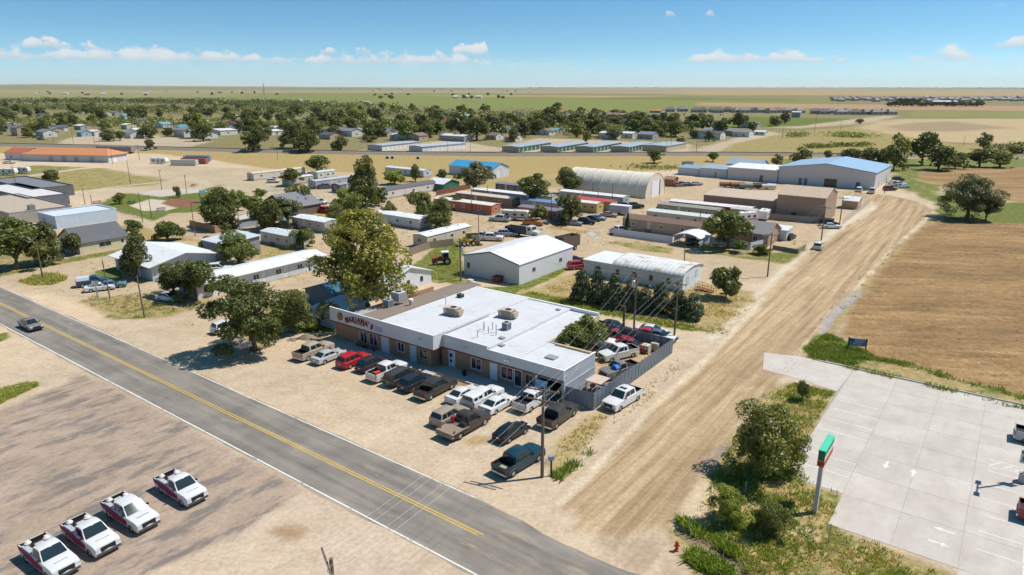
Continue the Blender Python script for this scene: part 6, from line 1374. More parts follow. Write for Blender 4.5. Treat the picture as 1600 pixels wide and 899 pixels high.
building('white_annex', 'white flat roofed annex beside the blue roofed hall', 'building', uv(-73.7, 268.0), 19, 14, 4.6, 'shed', .5, (.60, .56, .55), (.74, .74, .73), [('f', 12.5, .02, 1.3, 2.4, 'door', (.22, .12, .1))], wmat=OBJ_RIB)
building('blue_grey_shop', 'white shop with a grey blue gable roof behind the annex', 'building', uv(-84, 281), 14, 10, 4.6, 'x', 1.9, (.6, .58, .57), (.30, .37, .44), [('r', 4, 3.8, .8, 1, 'win', (.1, .1, .1))])
building('blue_grey_shed', 'low white shed with a grey blue roof left of the annex', 'building', uv(-93.3, 269), 11, 9, 3.5, 'shed', .6, (.58, .57, .58), (.30, .38, .46), [('f', 6, .02, 1, 2.1, 'door', (.35, .3, .28))])
building('blue_grey_shed', 'lowest white shed with a blue roof at the left end of the shops', 'building', uv(-104.8, 270), 9.5, 8, 2.9, 'shed', .5, (.58, .57, .58), (.24, .34, .44), [])
building('garden_shed', 'small tan shed with a white roof inside the mesh fence', 'shed', gp(1339, 328), 4.2, 5.4, 2.5, 'x', .9, (.42, .30, .17), (.70, .70, .70), [])
building('blue_roof_barn', 'white barn with a bright blue metal roof near the tracks', 'barn', uv(-168.2, 214.5), 23, 10.6, 3.7, 'x', 1.9, (.56, .60, .64), (.05, .30, .54), [('r', 2.6, .02, 2.4, 2.8, 'garage', (.7, .72, .74)), ('r', 7.2, .02, 1.0, 2.1, 'door', (.7, .7, .7))])
building('small_shed', 'small cream shed standing alone before the tracks', 'shed', gp(1083, 263), 5.5, 3.6, 2.6, 'flat', 0, (.50, .40, .30), (.66, .60, .52), [])
building('orange_shed', 'small orange brown shed near the hoop building', 'shed', gp(1052, 292), 3.6, 4.0, 2.6, 'x', .8, (.30, .13, .07), (.34, .20, .12), [])
# houses among the trailers
building('brown_house', 'brown house with a grey gable roof by the carport tree', 'house', gp(1199, 386), 8.5, 9.0, 2.8, 'x', 2.0, (.34, .215, .16), (.24, .23, .23), [('r', 3.5, 1.0, 1.1, 1.3, 'win', (.8, .8, .8)), ('f', 5, 1, 1.2, 1.2, 'win', (.8, .8, .8))], rmat=SHINGLE)
building('white_shed', 'small white lean-to shed beside the brown house', 'shed', gp(1228, 377), 3.0, 3.4, 2.5, 'shed', .4, (.60, .62, .66), (.66, .70, .74), [])
building('gable_house', 'grey roofed house with cross gables among the left trees', 'house', gp(452, 341), 13, 11, 2.8, 'y', 3.0, (.16, .12, .10), (.19, .195, .21), [('f', 3, 1, 1.4, 1.2, 'win'), ('f', 8, 1, 1.4, 1.2, 'win')], rmat=SHINGLE)
building('low_shed', 'long low shed with a pale roof between the left trees', 'shed', gp(372, 358), 4.5, 15, 2.2, 'shed', .4, (.34, .38, .42), (.55, .54, .50), [])
building('green_garage', 'green garage with a white roof behind the wooden fence', 'garage', gp(693, 300), 8, 8.5, 2.6, 'x', 1.3, (.02, .16, .10), (.70, .71, .71), [('f', 3, .02, 2.4, 2.1, 'garage', (.03, .2, .13))])
MH = [  # label, near pixel, length, width, orientation, wall, roof, roof height
 ('cream mobile home with a white roof behind the board fence', (668, 389), 15.5, 4.4, 'v', (.56, .49, .35), RW, None),
 ('white mobile home with a dark grey shingle roof', (602, 312), 25, 5.2, 'v', (.60, .56, .53), (.12, .12, .125), SHINGLE),
 ('coral mobile home with a white roof', (768, 337), 22, 4.2, 'u', (.50, .14, .075), (.72, .68, .60), None),
 ('brown mobile home with a tan roof behind the coral one', (800, 326), 22, 4.2, 'u', (.24, .17, .12), (.62, .55, .44), None),
 ('grey mobile home with a white roof and red deck', (822, 319), 22, 4.2, 'u', (.24, .26, .29), (.74, .74, .72), None),
 ('dark purple grey mobile home behind the trailers', (818, 304), 12, 4.2, 'u', (.16, .13, .15), (.22, .21, .23), None),
 ('pink mobile home under the small tree', (880, 348), 15, 4.2, 'u', (.46, .25, .24), (.22, .19, .22), None),
 ('mobile home with a blue roof behind the pink one', (874, 334), 14, 4.4, 'u', (.30, .32, .36), (.16, .26, .40), None),
 ('cream mobile home behind the blue roofed one', (862, 322), 9, 4.4, 'u', (.55, .48, .34), (.30, .32, .36), None),
 ('tan mobile home with a bright red roof', (953, 331), 14, 4.4, 'u', (.44, .31, .16), (.52, .075, .06), None),
 ('yellow mobile home left of the enclosed trailer', (932, 334), 9, 4.0, 'u', (.52, .36, .10), (.72, .70, .62), None),
 ('white mobile home with a white roof behind the red roofed one', (973, 323), 23, 4.4, 'u', (.36, .38, .42), (.72, .72, .71), None),
 ('tan mobile home with a brown shingle roof behind the vinyl fence', (1089, 373), 20, 5.4, 'u', (.43, .32, .235), (.19, .125, .095), SHINGLE),
 ('pale mobile home with a greenish white roof behind the tan one', (1104, 357), 17, 4.6, 'u', (.55, .5, .45), (.58, .63, .58), None),
 ('olive mobile home with a grey roof in the middle row', (1122, 345), 18, 4.6, 'u', (.33, .29, .22), (.30, .28, .23), None),
 ('maroon mobile home with a white roof in the back row', (1172, 343), 24, 4.6, 'u', (.24, .045, .045), (.72, .68, .66), None),
 ('long cream mobile home at the far left of the trailer park', (397, 283), 24, 4.4, 'v', (.60, .53, .44), (.62, .54, .42), None),
 ('short teal and cream mobile home under the spreading tree', (452, 291), 11, 4.2, 'v', (.40, .42, .34), (.62, .64, .62), None),
 ('small white mobile home behind the spreading tree', (497, 281), 9, 4.2, 'v', (.58, .56, .46), (.50, .60, .64), None),
 ('silver ribbed mobile home in the left trailer park', (494, 296), 20, 4.4, 'v', (.36, .37, .40), (.46, .47, .50), None),
 ('dark mobile home with steps beside the silver one', (531, 302), 9, 4.2, 'v', (.10, .10, .11), (.30, .31, .33), None),
 ('white mobile home near the tracks with a grey shaded side', (662, 278), 22, 4.6, 'u', (.50, .56, .62), (.60, .62, .64), None),
 ('cream mobile home with one window left of the cottonwood', (458, 390), 12, 4.4, 'u', (.55, .52, .46), (.56, .62, .64), None),
 ('mobile home with a bright white roof behind the cottonwood', (508, 365), 13, 4.4, 'u', (.40, .38, .36), (.70, .72, .74), None),
 ('white roofed mobile home right of the cottonwood', (656, 360), 17, 4.6, 'u', (.56, .58, .60), (.72, .73, .72), None),
 ('tan camper like mobile home by the tan shop', (1180, 346), 7, 3.0, 'u', (.50, .40, .28), (.55, .5, .45), None)]
for (lab, n_, ln, w, o, wc, rc, rm) in MH:
    if o == 'u': h_ = mobile_home(lab, gp(*n_), ln, A0, wc, rc, w, rmat=rm, rise=.8 if rm else .35)
    else:
        ops = [('r', ln * .12, 1.15, 1.1, .95, 'win'), ('r', ln * .34, .75, .9, 1.95, 'door', (.55, .52, .48)), ('r', ln * .5, 1.15, 1.2, .95, 'win'), ('r', ln * .78, 1.2, 1.0, .9, 'win'), ('f', w * .3, 1.15, 1.3, 1.0, 'win')]
        h_ = building('mobile_home', lab, 'mobile home', gp(*n_), w, ln, 2.75, 'y', .8 if rm else .35, wc, rc, ops, ov=.12, th=.08, skirt=(.35, .33, .3), group='mobile homes in the trailer park', rmat=rm)
    q = MB(); s_ = ln * .34
    for k in range(3): (q.box(s_ - .15, s_ + 1.05, -1.1 + k * .3, -.04, k * .22, .2 + k * .22) if o == 'u' else q.box(w + .04, w + 1.1 - k * .3, s_ - .15, s_ + 1.05, k * .22, .2 + k * .22))
    q.build('porch_steps', WOOD, h_)
    for f in (.2, .55, .8): q = MB(); x, y = (ln * f, w * .62) if o == 'u' else (w * .62, ln * f); q.tube([(x, y, 2.8), (x, y, 3.35 if rm is None else 3.6)], .12, 8); q.build('roof_vent', STEEL, h_)
# carport
cpo = thing('carport', 'white arched carport in the gap of the vinyl fence', 'carport', gp(1053, 383), A0)
q = MB(); pts = [(-.3 + 6.6 * k / 10, 2.2 + math.sin(math.pi * k / 10) * .9) for k in range(11)]
q.add([(x, -.2, z) for x, z in pts] + [(x, 6.2, z) for x, z in pts] + [(x, -.2, z - .06) for x, z in pts] + [(x, 6.2, z - .06) for x, z in pts], [(i, i + 1, 12 + i, 11 + i) for i in range(10)] + [(22 + i, 33 + i, 34 + i, 23 + i) for i in range(10)] + [(i, 22 + i, 23 + i, i + 1) for i in range(10)]); q.build('roof', OBJ_PLAIN, cpo, color=(.66, .70, .74))
for x in (0, 6.0):
    for y in (0, 3, 6): q = MB(); q.bar((x, y, 0), (x, y, 2.25), .08); q.build('post', STEEL, cpo)
q = MB(); q.box(-.04, .02, 0, 6, .9, 2.2); q.box(5.98, 6.04, 0, 6, 0.3, 2.2); q.build('side_sheet', OBJ_PLAIN, cpo, color=(.62, .66, .70))
car('dark suv standing inside the arched carport', gp(1053, 383) + UX * 3 + VX * 3.2, AV, 'suv', (.04, .05, .07))
# buildings beyond the tracks and along them, not on the street grid
def bld2(name, label, cat, a, b, width, h, roof, rise, wall, roofc, doors=0, doorc=(.6, .6, .6), face='r', **kw):
    """long visible face runs from ground pixel a (near) to ground pixel b"""
    A, B_ = gp(*a), gp(*b); d = B_ - A; ln = d.length; rz = math.atan2(d.y, d.x) - math.pi / 2; ops = []
    for k in range(doors): s = ln / doors; ops.append(('r', k * s + s * .12, .02, s * .76, min(2.3, h - .35), 'garage', doorc))
    return building(name, label, cat, A, width, ln, h, roof, rise, wall, roofc, ops, rz=rz, **kw)
ST = 'rows of storage units by the tracks'
bld2('storage_row', 'white storage row at the left of the pair beside the tracks', 'storage units', (597, 236), (655, 229.5), 11, 2.9, 'y', .35, (.52, .52, .53), (.40, .42, .44), 9, (.66, .67, .67), group=ST)
bld2('storage_row', 'white storage row at the right of the pair beside the tracks', 'storage units', (660, 238), (728, 231.5), 11, 2.9, 'y', .35, (.60, .60, .61), (.44, .46, .49), 10, (.70, .71, .72), group=ST)
for i, (ax_, bx_) in enumerate(((811, 861), (872, 919), (927, 971), (983, 1021))):
    bld2('storage_row', ('leftmost', 'second from left', 'third from left', 'rightmost')[i] + ' of the four tan storage rows with green doors', 'storage units', (ax_, 238.5), (bx_, 230.5), 11, 2.9, 'y', .35, (.44, .37, .29), (.34, .40, .44), 8, (.03, .15, .12), group=ST)
bld2('storage_block', 'plain tan storage block right of the green door rows', 'storage units', (1040, 238), (1072, 232), 14, 3.2, 'y', .35, (.48, .40, .28), (.36, .41, .45), 0, group=ST)
A, B_ = gp(38, 252), gp(170, 254.5); d = B_ - A
building('orange_warehouse', 'long white warehouse with an orange roof beside the railway', 'warehouse', B_, d.length, 13, 3.6, 'x', 2.4, (.56, .55, .56), (.58, .24, .10), [('f', d.length * f, .02, 2.6, 2.6, 'garage', (.35, .36, .38)) for f in (.3, .45, .6, .78)] + [('r', 4, .02, 1.4, 2.4, 'door')], rz=math.atan2(d.y, d.x), hip=5.0, ov=.8)
A, B_ = gp(9, 250), gp(40, 251); d = B_ - A
building('red_roof_depot', 'small white depot with a red orange roof left of the long warehouse', 'building', B_, d.length, 11, 3.6, 'x', 2.0, (.58, .56, .56), (.42, .13, .06), [('f', 3, 1, 1.4, 1.2, 'win')], rz=math.atan2(d.y, d.x))
# ---------------------------------------------------------------- railway
RP = [(-700, 221), (-300, 223), (0, 227.5), (150, 230.5), (250, 233.2), (400, 237.2), (560, 240.4), (800, 243.2), (1000, 242.2), (1150, 242.2), (1330, 244.2), (1600, 245), (2100, 246)]
rp_ = [gp(*p) for p in RP]
def along(pts, off): 
    out = []
    for i, p in enumerate(pts):
        d = (pts[min(i + 1, len(pts) - 1)] - pts[max(i - 1, 0)]).normalized(); out.append(p + Vector((-d.y, d.x, 0)) * off)
    return out
BALL = mat('railway_ballast', (.22, .185, .155), .95, .3, 1.0, bump=.05, bscale=4)
q = MB(); secs = [(-5.2, .02), (-2.2, 1.25), (2.2, 1.25), (5.2, .02)]; lines = [along(rp_, o) for o, z in secs]; n_ = len(rp_)
q.add([(p.x, p.y, secs[k][1]) for k in range(4) for p in lines[k]], [(k * n_ + i, k * n_ + i + 1, (k + 1) * n_ + i + 1, (k + 1) * n_ + i) for k in range(3) for i in range(n_ - 1)])
rail = q.build('railway_embankment', BALL); tag(rail, kind='structure')
for o in (-.75, .75):
    q = MB(); l_ = along(rp_, o)
    for i in range(n_ - 1): q.bar(l_[i] + Vector((0, 0, 1.42)), l_[i + 1] + Vector((0, 0, 1.42)), .16, .2)
    q.build('rail', RUST, rail)
for (px, py) in ((605, 248.5), (613, 248.5), (653, 249)):
    q = MB(); p = gp(px, py); q.tube([p + Vector((0, 0, .6)), p + Vector((0, 3.0, .6))], .75, 14, caps=True); q.build('culvert_pipe', STEEL, rail); q = MB(); q.tube([p + Vector((0, -.03, .6)), p + Vector((0, .05, .6))], .62, 14); q.build('culvert_mouth', DARK, rail)
def freight(label, pa, pb, color, kind='hopper'):
    A, B_ = gp(*pa), gp(*pb); d = B_ - A; ln = d.length; r = thing('freight_car', label, 'freight car', A + Vector((0, 0, 1.45)), math.atan2(d.y, d.x), 'freight cars on the railway')
    q = MB(); q.prism([(-1.5, 1.1), (1.5, 1.1), (1.55, 3.6), (1.1, 4.1), (-1.1, 4.1), (-1.55, 3.6)], .5, ln - .5, 'x'); q.build('body', OBJ_PLAIN, r, color=color)
    q = MB()
    for k in range(int(ln / 1.6)): q.box(.7 + k * 1.6, .85 + k * 1.6, -1.62, -1.552, 1.1, 3.55)
    q.build('side_ribs', OBJ_PLAIN, r, color=tuple(c * .8 for c in color))
    for x in (2.0, ln - 2.0):
        q = MB(); q.box(x - 1.2, x + 1.2, -1.1, 1.1, .35, .8); b_ = q.build('bogie', DARK, r)
        for xx in (x - .9, x + .9): w = MB(); w.tube([(xx, -.85, .42), (xx, .85, .42)], .42, 12); w.build('wheelset', RUST, b_)
    return r
h_ = freight('grey covered hopper car beside the orange roofed warehouse', (153, 239.3), (210, 240.2), (.24, .22, .205)); h_.location.z = 0
# containers and travel trailers
def container(label, a, rz, color, ln=12.2, g='shipping containers in the dirt lot'):
    r = thing('shipping_container', label, 'container', a, rz, g); q = MB(); k = int(ln / .35); prof = []
    q.box(0, ln, 0, 2.44, .1, 2.6); q.build('body', OBJ_RIB, r, color=color)
    q = MB(); q.box(-.02, .1, -.03, 2.47, 0, 2.68); q.box(ln - .1, ln + .02, -.03, 2.47, 0, 2.68); q.box(.1, ln - .1, -.03, .06, 2.5, 2.66); q.box(.1, ln - .1, -.03, .06, 0, .16); q.build('frame', OBJ_PLAIN, r, color=tuple(c * .85 for c in color))
    q = MB(); [q.bar((ln + .04, y, .2), (ln + .04, y, 2.4), .04) for y in (.5, 1.0, 1.44, 1.94)]; q.build('door_bars', STEEL, r); return r
for i, (px, py, c_, lab) in enumerate(((267, 259, (.60, .56, .50), 'white shipping container nearest in the dirt lot'), (283, 256.5, (.34, .11, .05), 'rust red shipping container behind the white one'), (287, 253.5, (.10, .17, .30), 'blue shipping container behind the rust red one'), (291, 251.3, (.40, .36, .32), 'grey shipping container farthest in the dirt lot'))): container(lab, gp(px, py), R(-6), c_)
def camper(label, at, rz, ln=7.0, c1=(.68, .67, .64), c2=(.3, .3, .32), g='travel trailers and campers'):
    r = thing('travel_trailer', label, 'travel trailer', at, rz, g); h = 2.7; q = MB(); q.prism([(-ln / 2, .55), (ln / 2 - .3, .55), (ln / 2, 1.2), (ln / 2 - .2, h - .25), (ln / 2 - .6, h), (-ln / 2 + .2, h), (-ln / 2, h - .3)], -1.2, 1.2, 'y'); q.build('body', OBJ_PLAIN, r, color=c1)
    for s in (-1, 1):
        q = MB(); q.box(-ln / 2 + .1, ln / 2 - .5, s * 1.2 if s > 0 else -1.215, 1.215 if s > 0 else -1.2, .8, 1.1); q.build('stripe', OBJ_PLAIN, r, color=c2)
        for x in (-ln * .3, 0, ln * .28): q = MB(); q.box(x - .45, x + .45, s * 1.2 if s > 0 else -1.22, 1.22 if s > 0 else -1.2, 1.4, 2.0); q.build('window', GLASS, r)
        q = MB(); q.tube([(-.2, s * .95, .34), (-.2, s * 1.18, .34)], .34, 12); q.build('wheel', TYRE, r)
    q = MB(); q.bar((ln / 2 - .2, 0, .5), (ln / 2 + 1.1, 0, .45), .1); q.build('hitch', DARK, r); q = MB(); q.box(-.5, .3, -.35, .35, h + .002, h + .25); q.build('roof_unit', OBJ_PLAIN, r, color=(.6, .6, .58)); return r
camper('white travel trailer in the lot beside the containers', gp(250, 256), R(-10), 8.0); camper('white travel trailer at the left edge, nearer of the row', gp(9, 274), R(5), 9.0, c2=(.12, .2, .35)); camper('white travel trailer at the left edge, right end of the row', gp(33, 271.5), R(8), 7.0)
camper('old cream camper by the silver pickup', gp(806, 344), R(-15), 7.5, (.62, .58, .50), (.10, .22, .18)); camper('white camper with red trim behind the carport tree', gp(1165, 347), R(20), 6.5, (.70, .66, .64), (.45, .05, .12)); camper('white fifth wheel camper before the tan shop', gp(1194, 343), R(60), 6.0)
et = thing('enclosed_trailer', 'white enclosed cargo trailer beside the red roofed home', 'trailer', gp(969, 335), A0 + .1); q = MB(); q.box(-3, 3, -1.2, 1.2, .5, 2.6); q.build('body', OBJ_PLAIN, et, color=(.44, .45, .52)); q = MB(); q.box(-3.05, 3.05, -1.25, 1.25, 2.605, 2.68); q.build('roof', OBJ_PLAIN, et, color=(.70, .70, .72))
for y in (-1.15, 1.15): q = MB(); q.tube([(0, y - .1, .36), (0, y + .1, .36)], .36, 12); q.build('wheel', TYRE, et)
# ---------------------------------------------------------------- trucks and machines
def wheels(r, pts, rad, w=.3, m=TYRE):
    for (x, y) in pts:
        q = MB(); q.tube([(x, y - w / 2, rad), (x, y + w / 2, rad)], rad, 14); wo = q.build('wheel', m, r); h_ = MB(); h_.tube([(x, y - w / 2 - .01, rad), (x, y + w / 2 + .01, rad)], rad * .5, 10); h_.build('rim', RIM, wo)
def semi(label, at, rz, cab=(.6, .6, .6), box=None, blen=6.0, bh=1.6, name='dump_truck', cat='truck'):
    r = thing(name, label, cat, at, rz, 'heavy trucks behind the steel shed'); q = MB(); q.box(-1.2 - blen, 3.0, -.45, .45, .6, .95); q.build('chassis', DARK, r)
    q = MB(); q.prism([(.0, .95), (1.6, .95), (1.6, 2.0), (1.35, 2.85), (.1, 2.9), (0, 2.8)], -1.15, 1.15, 'y'); q.build('cab', CARP, r, color=cab); q = MB(); q.prism([(1.6, .8), (3.1, .8), (3.15, 1.6), (1.6, 1.85)], -.85, .85, 'y'); q.build('hood', CARP, r, color=cab)
    q = MB(); q.add([(1.615, -1.0, 2.02), (1.615, 1.0, 2.02), (1.40, .95, 2.72), (1.40, -.95, 2.72)], [(0, 1, 2, 3)]); q.build('windshield', CARGLASS, r)
    for s in (-1, 1): q = MB(); q.box(.35, 1.2, s * 1.15 if s > 0 else -1.165, 1.165 if s > 0 else -1.15, 1.95, 2.6); q.build('side_window', CARGLASS, r)
    if box:
        q = MB(); q.box(-1.2 - blen, -.25, -1.2, 1.2, 1.0, 1.1); q.box(-1.2 - blen, -.25, -1.25, -1.15, 1.1, 1.1 + bh); q.box(-1.2 - blen, -.25, 1.15, 1.25, 1.1, 1.1 + bh); q.box(-.35, -.25, -1.15, 1.15, 1.1, 1.3 + bh); q.box(-1.2 - blen, -1.1 - blen, -1.15, 1.15, 1.1, 1.1 + bh); q.build('dump_box', OBJ_PLAIN, r, color=box)
        q = MB(); q.box(-1.1 - blen, -.36, -1.14, 1.14, 1.9 if bh > 1.5 else 1.3, 2.0 if bh > 1.5 else 1.4); q.build('load', mat('pale_load', (.55, .52, .47), .9), r)
    wheels(r, [(2.2, -1.0), (2.2, 1.0), (-blen * .6 - .5, -1.0), (-blen * .6 - .5, 1.0), (-blen * .6 - 1.7, -1.0), (-blen * .6 - 1.7, 1.0)], .5); return r
semi('white truck with a tall dark brown dump box behind the steel shed', gp(872, 395), AV + math.pi - .15, (.6, .6, .6), (.11, .085, .06), 4.8, 2.3)
semi('white semi tractor beside the red suv', gp(886, 410), AV + math.pi / 2 + .2, (.62, .60, .60), None, 2.4, name='semi_tractor'); semi('old white dump truck on the street behind the steel shed', gp(826, 371), R(-35), (.55, .56, .56), (.05, .06, .075), 5.0, 1.2)
def tractor(label, at, rz, hood=(.30, .04, .03), cab=(.66, .66, .64)):
    r = thing('farm_tractor', label, 'tractor', at, rz); q = MB(); q.prism([(.3, .8), (2.3, .75), (2.35, 1.35), (.3, 1.6)], -.38, .38, 'y'); q.build('hood', OBJ_PLAIN, r, color=hood); q = MB(); q.box(-1.1, .3, -.75, .75, 1.0, 1.35); q.build('fender', OBJ_PLAIN, r, color=hood)
    q = MB()
    for x in (-1.0, .25):
        for y in (-.68, .68): q.bar((x, y, 1.3), (x, y, 2.5), .08)
    q.build('cab_frame', OBJ_PLAIN, r, color=cab); q = MB(); q.box(-1.15, .4, -.8, .8, 2.5, 2.66); q.build('cab_roof', OBJ_PLAIN, r, color=cab); q = MB(); q.box(-.96, .2, -.64, .64, 1.4, 2.48); q.build('cab_glass', CARGLASS, r)
    wheels(r, [(-.6, -.95), (-.6, .95)], .8, .42); wheels(r, [(1.8, -.7), (1.8, .7)], .45, .25); return r
tractor('old red tractor with a white cab on the lawn by the steel shed', gp(693, 413), R(195))
def loader(label, at, rz, c_=(.52, .32, .02)):
    r = thing('wheel_loader', label, 'loader', at, rz); q = MB(); q.box(-2.0, -.2, -.8, .8, .8, 1.8); q.build('engine_body', OBJ_PLAIN, r, color=c_); q = MB(); q.box(-.2, .9, -.65, .65, .8, 1.3); q.build('front_frame', OBJ_PLAIN, r, color=c_); q = MB(); q.box(-.5, .6, -.6, .6, 1.8, 2.9); q.build('cab', CARGLASS, r); q = MB(); q.box(-.6, .7, -.7, .7, 2.9, 3.05); q.build('cab_roof', OBJ_PLAIN, r, color=c_)
    q = MB(); q.bar((.6, -.5, 1.3), (2.3, -.5, .8), .2); q.bar((.6, .5, 1.3), (2.3, .5, .8), .2); q.build('lift_arms', OBJ_PLAIN, r, color=c_); q = MB(); q.prism([(2.2, .2), (3.1, .15), (3.2, .3), (2.4, .5), (2.4, 1.2), (2.2, 1.2)], -1.2, 1.2, 'y'); q.build('bucket', OBJ_PLAIN, r, color=(.25, .2, .12)); wheels(r, [(-1.3, -.9), (-1.3, .9), (.9, -.9), (.9, .9)], .7, .5); return r
loader('yellow wheel loader behind the steel shed', gp(732, 384), R(20)); 
for i, (px, py, lab) in enumerate(((1135, 293, 'rusty stock trailer, left of the storage yard row'), (1152, 294, 'brown tank trailer in the storage yard row'), (1165, 295.5, 'grey green old truck body in the storage yard row'), (1187, 295.5, 'black flat trailer in the storage yard row'), (1200, 296, 'white boat trailer in the storage yard row'))):
    c_ = ((.22, .10, .05), (.25, .11, .05), (.14, .18, .16), (.03, .03, .03), (.6, .6, .6))[i]; r = thing('stored_trailer', lab, 'trailer', gp(px, py), A0 + .5, 'trailers in the storage yard'); q = MB(); q.prism([(-1.1, .6), (1.1, .6), (1.2, 1.5), (.8, 1.9 + .2 * (i % 2)), (-.8, 1.9), (-1.2, 1.5)], -2.4, 2.4, 'x'); q.build('body', OBJ_PLAIN, r, color=c_); q = MB(); q.box(-2.5, 2.6, -1.0, 1.0, .45, .58); q.build('chassis', DARK, r); wheels(r, [(-.6, -1.05), (-.6, 1.05)], .38, .22)
# ---------------------------------------------------------------- fences
fence_run('vinyl_fence', 'white vinyl fence left of the arched carport', 'fence', [gp(959, 362), gp(958.5, 368), gp(1050, 381)], 1.7, 2.4, (.62, .62, .66), 'panel')
fence_run('vinyl_fence', 'white vinyl fence right of the arched carport', 'fence', [gp(1096, 378), gp(1172, 391), gp(1192, 386)], 1.7, 2.4, (.52, .52, .56), 'panel')
fence_run('board_fence', 'dark red board fence beside the green garage', 'fence', [gp(682, 306), gp(735, 295)], 1.8, 2.4, (.20, .09, .06), 'board')
fence_run('board_fence', 'weathered board fence before the cream mobile home', 'fence', [gp(640, 400), gp(672, 389), gp(708, 384)], 1.7, 2.4, (.26, .21, .15), 'board')
fence_run('board_fence', 'tan board fence beside the park trees', 'fence', [gp(297, 355), gp(337, 365), gp(352, 361)], 1.9, 2.4, (.36, .23, .14), 'board')
fence_run('board_fence', 'grey board fence along the front of the tan shop', 'fence', [gp(1203, 344), gp(1302, 352)], 1.8, 2.4, (.27, .22, .18), 'board')
fence_run('mesh_fence', 'chain link fence round the small tan shed', 'fence', [gp(1316, 352), gp(1358, 319), gp(1320, 313)], 1.9, 3.0, (.4, .4, .4), 'mesh')
fence_run('mesh_fence', 'chain link fence along the gravel yard of the hoop building', 'fence', [gp(1000, 318), gp(1110, 323)], 1.9, 3.0, (.4, .4, .4), 'mesh')
fence_run('mesh_fence', 'chain link fence round the lawn of the steel shed', 'fence', [gp(640, 424), gp(672, 432), gp(715, 440)], 1.5, 3.0, (.4, .4, .4), 'mesh')
fence_run('mesh_fence', 'chain link fence along the park lawn', 'fence', [gp(152, 322), gp(215, 341), gp(262, 337)], 1.1, 3.0, (.4, .4, .4), 'mesh')
fence_run('mesh_fence', 'chain link fence behind the tracks on the left', 'fence', [gp(250, 229), gp(390, 233)], 1.8, 6.0, (.4, .4, .4), 'mesh')
fence_run('garden_fence', 'low green grey fence round the lawn by the dirt road', 'fence', [gp(1207, 390), gp(1247, 397), gp(1258, 388)], 1.0, 2.4, (.16, .20, .16), 'panel')
fence_run('mesh_fence', 'low wire fence along the weedy lot on the left street', 'fence', [gp(70, 404), gp(130, 393), gp(190, 384)], .9, 3.0, (.4, .4, .4), 'mesh')
# ---------------------------------------------------------------- park
pk = thing('play_structure', 'playground climbing frame with slide in the park', 'playground', gp(322, 316), .4)
for x in (-1.6, 0, 1.6):
    for y in (-.8, .8): q = MB(); q.tube([(x, y, 0), (x, y, 3.0)], .07, 8); q.build('post', OBJ_PLAIN, pk, color=(.05, .12, .2))
q = MB(); q.box(-1.6, 1.6, -.8, .8, 1.3, 1.4); q.build('platform', OBJ_PLAIN, pk, color=(.3, .06, .04)); q = MB(); q.prism([(-1.0, 3.0), (1.0, 3.0), (0, 3.8)], -1.7, .1, 'x'); q.build('canopy', OBJ_PLAIN, pk, color=(.05, .18, .24)); q = MB(); q.add([(1.6, -.4, 1.4), (1.6, .4, 1.4), (4.2, .4, .2), (4.2, -.4, .2), (1.6, -.4, 1.3), (1.6, .4, 1.3), (4.2, .4, .1), (4.2, -.4, .1)], [(0, 1, 2, 3), (4, 7, 6, 5), (0, 3, 7, 4), (1, 5, 6, 2)]); q.build('slide', OBJ_PLAIN, pk, color=(.5, .5, .5))
for i, (px, py, lab) in enumerate(((206, 318, 'dark picnic table under the small park tree'), (252, 329, 'dark picnic table at the near edge of the park'), (152, 318, 'red picnic table beside the street'), (303, 291, 'orange picnic table at the far side of the park'))):
    r = thing('picnic_table', lab, 'picnic table', gp(px, py), .5 * i); c_ = ((.05, .05, .06), (.06, .06, .07), (.3, .06, .04), (.4, .14, .04))[i]
    q = MB(); q.box(-1.2, 1.2, -.4, .4, .72, .78); q.build('tabletop', OBJ_PLAIN, r, color=c_)
    for s in (-1, 1): q = MB(); q.box(-1.2, 1.2, s * .75 - .14, s * .75 + .14, .42, .47); q.build('seat', OBJ_PLAIN, r, color=c_); q = MB(); q.bar((s * .9, -.75, .02), (s * .9, 0, .72), .07); q.bar((s * .9, .75, .02), (s * .9, 0, .72), .07); q.bar((s * .9, -.75, .42), (s * .9, .75, .42), .06); q.build('leg', DARK, r)
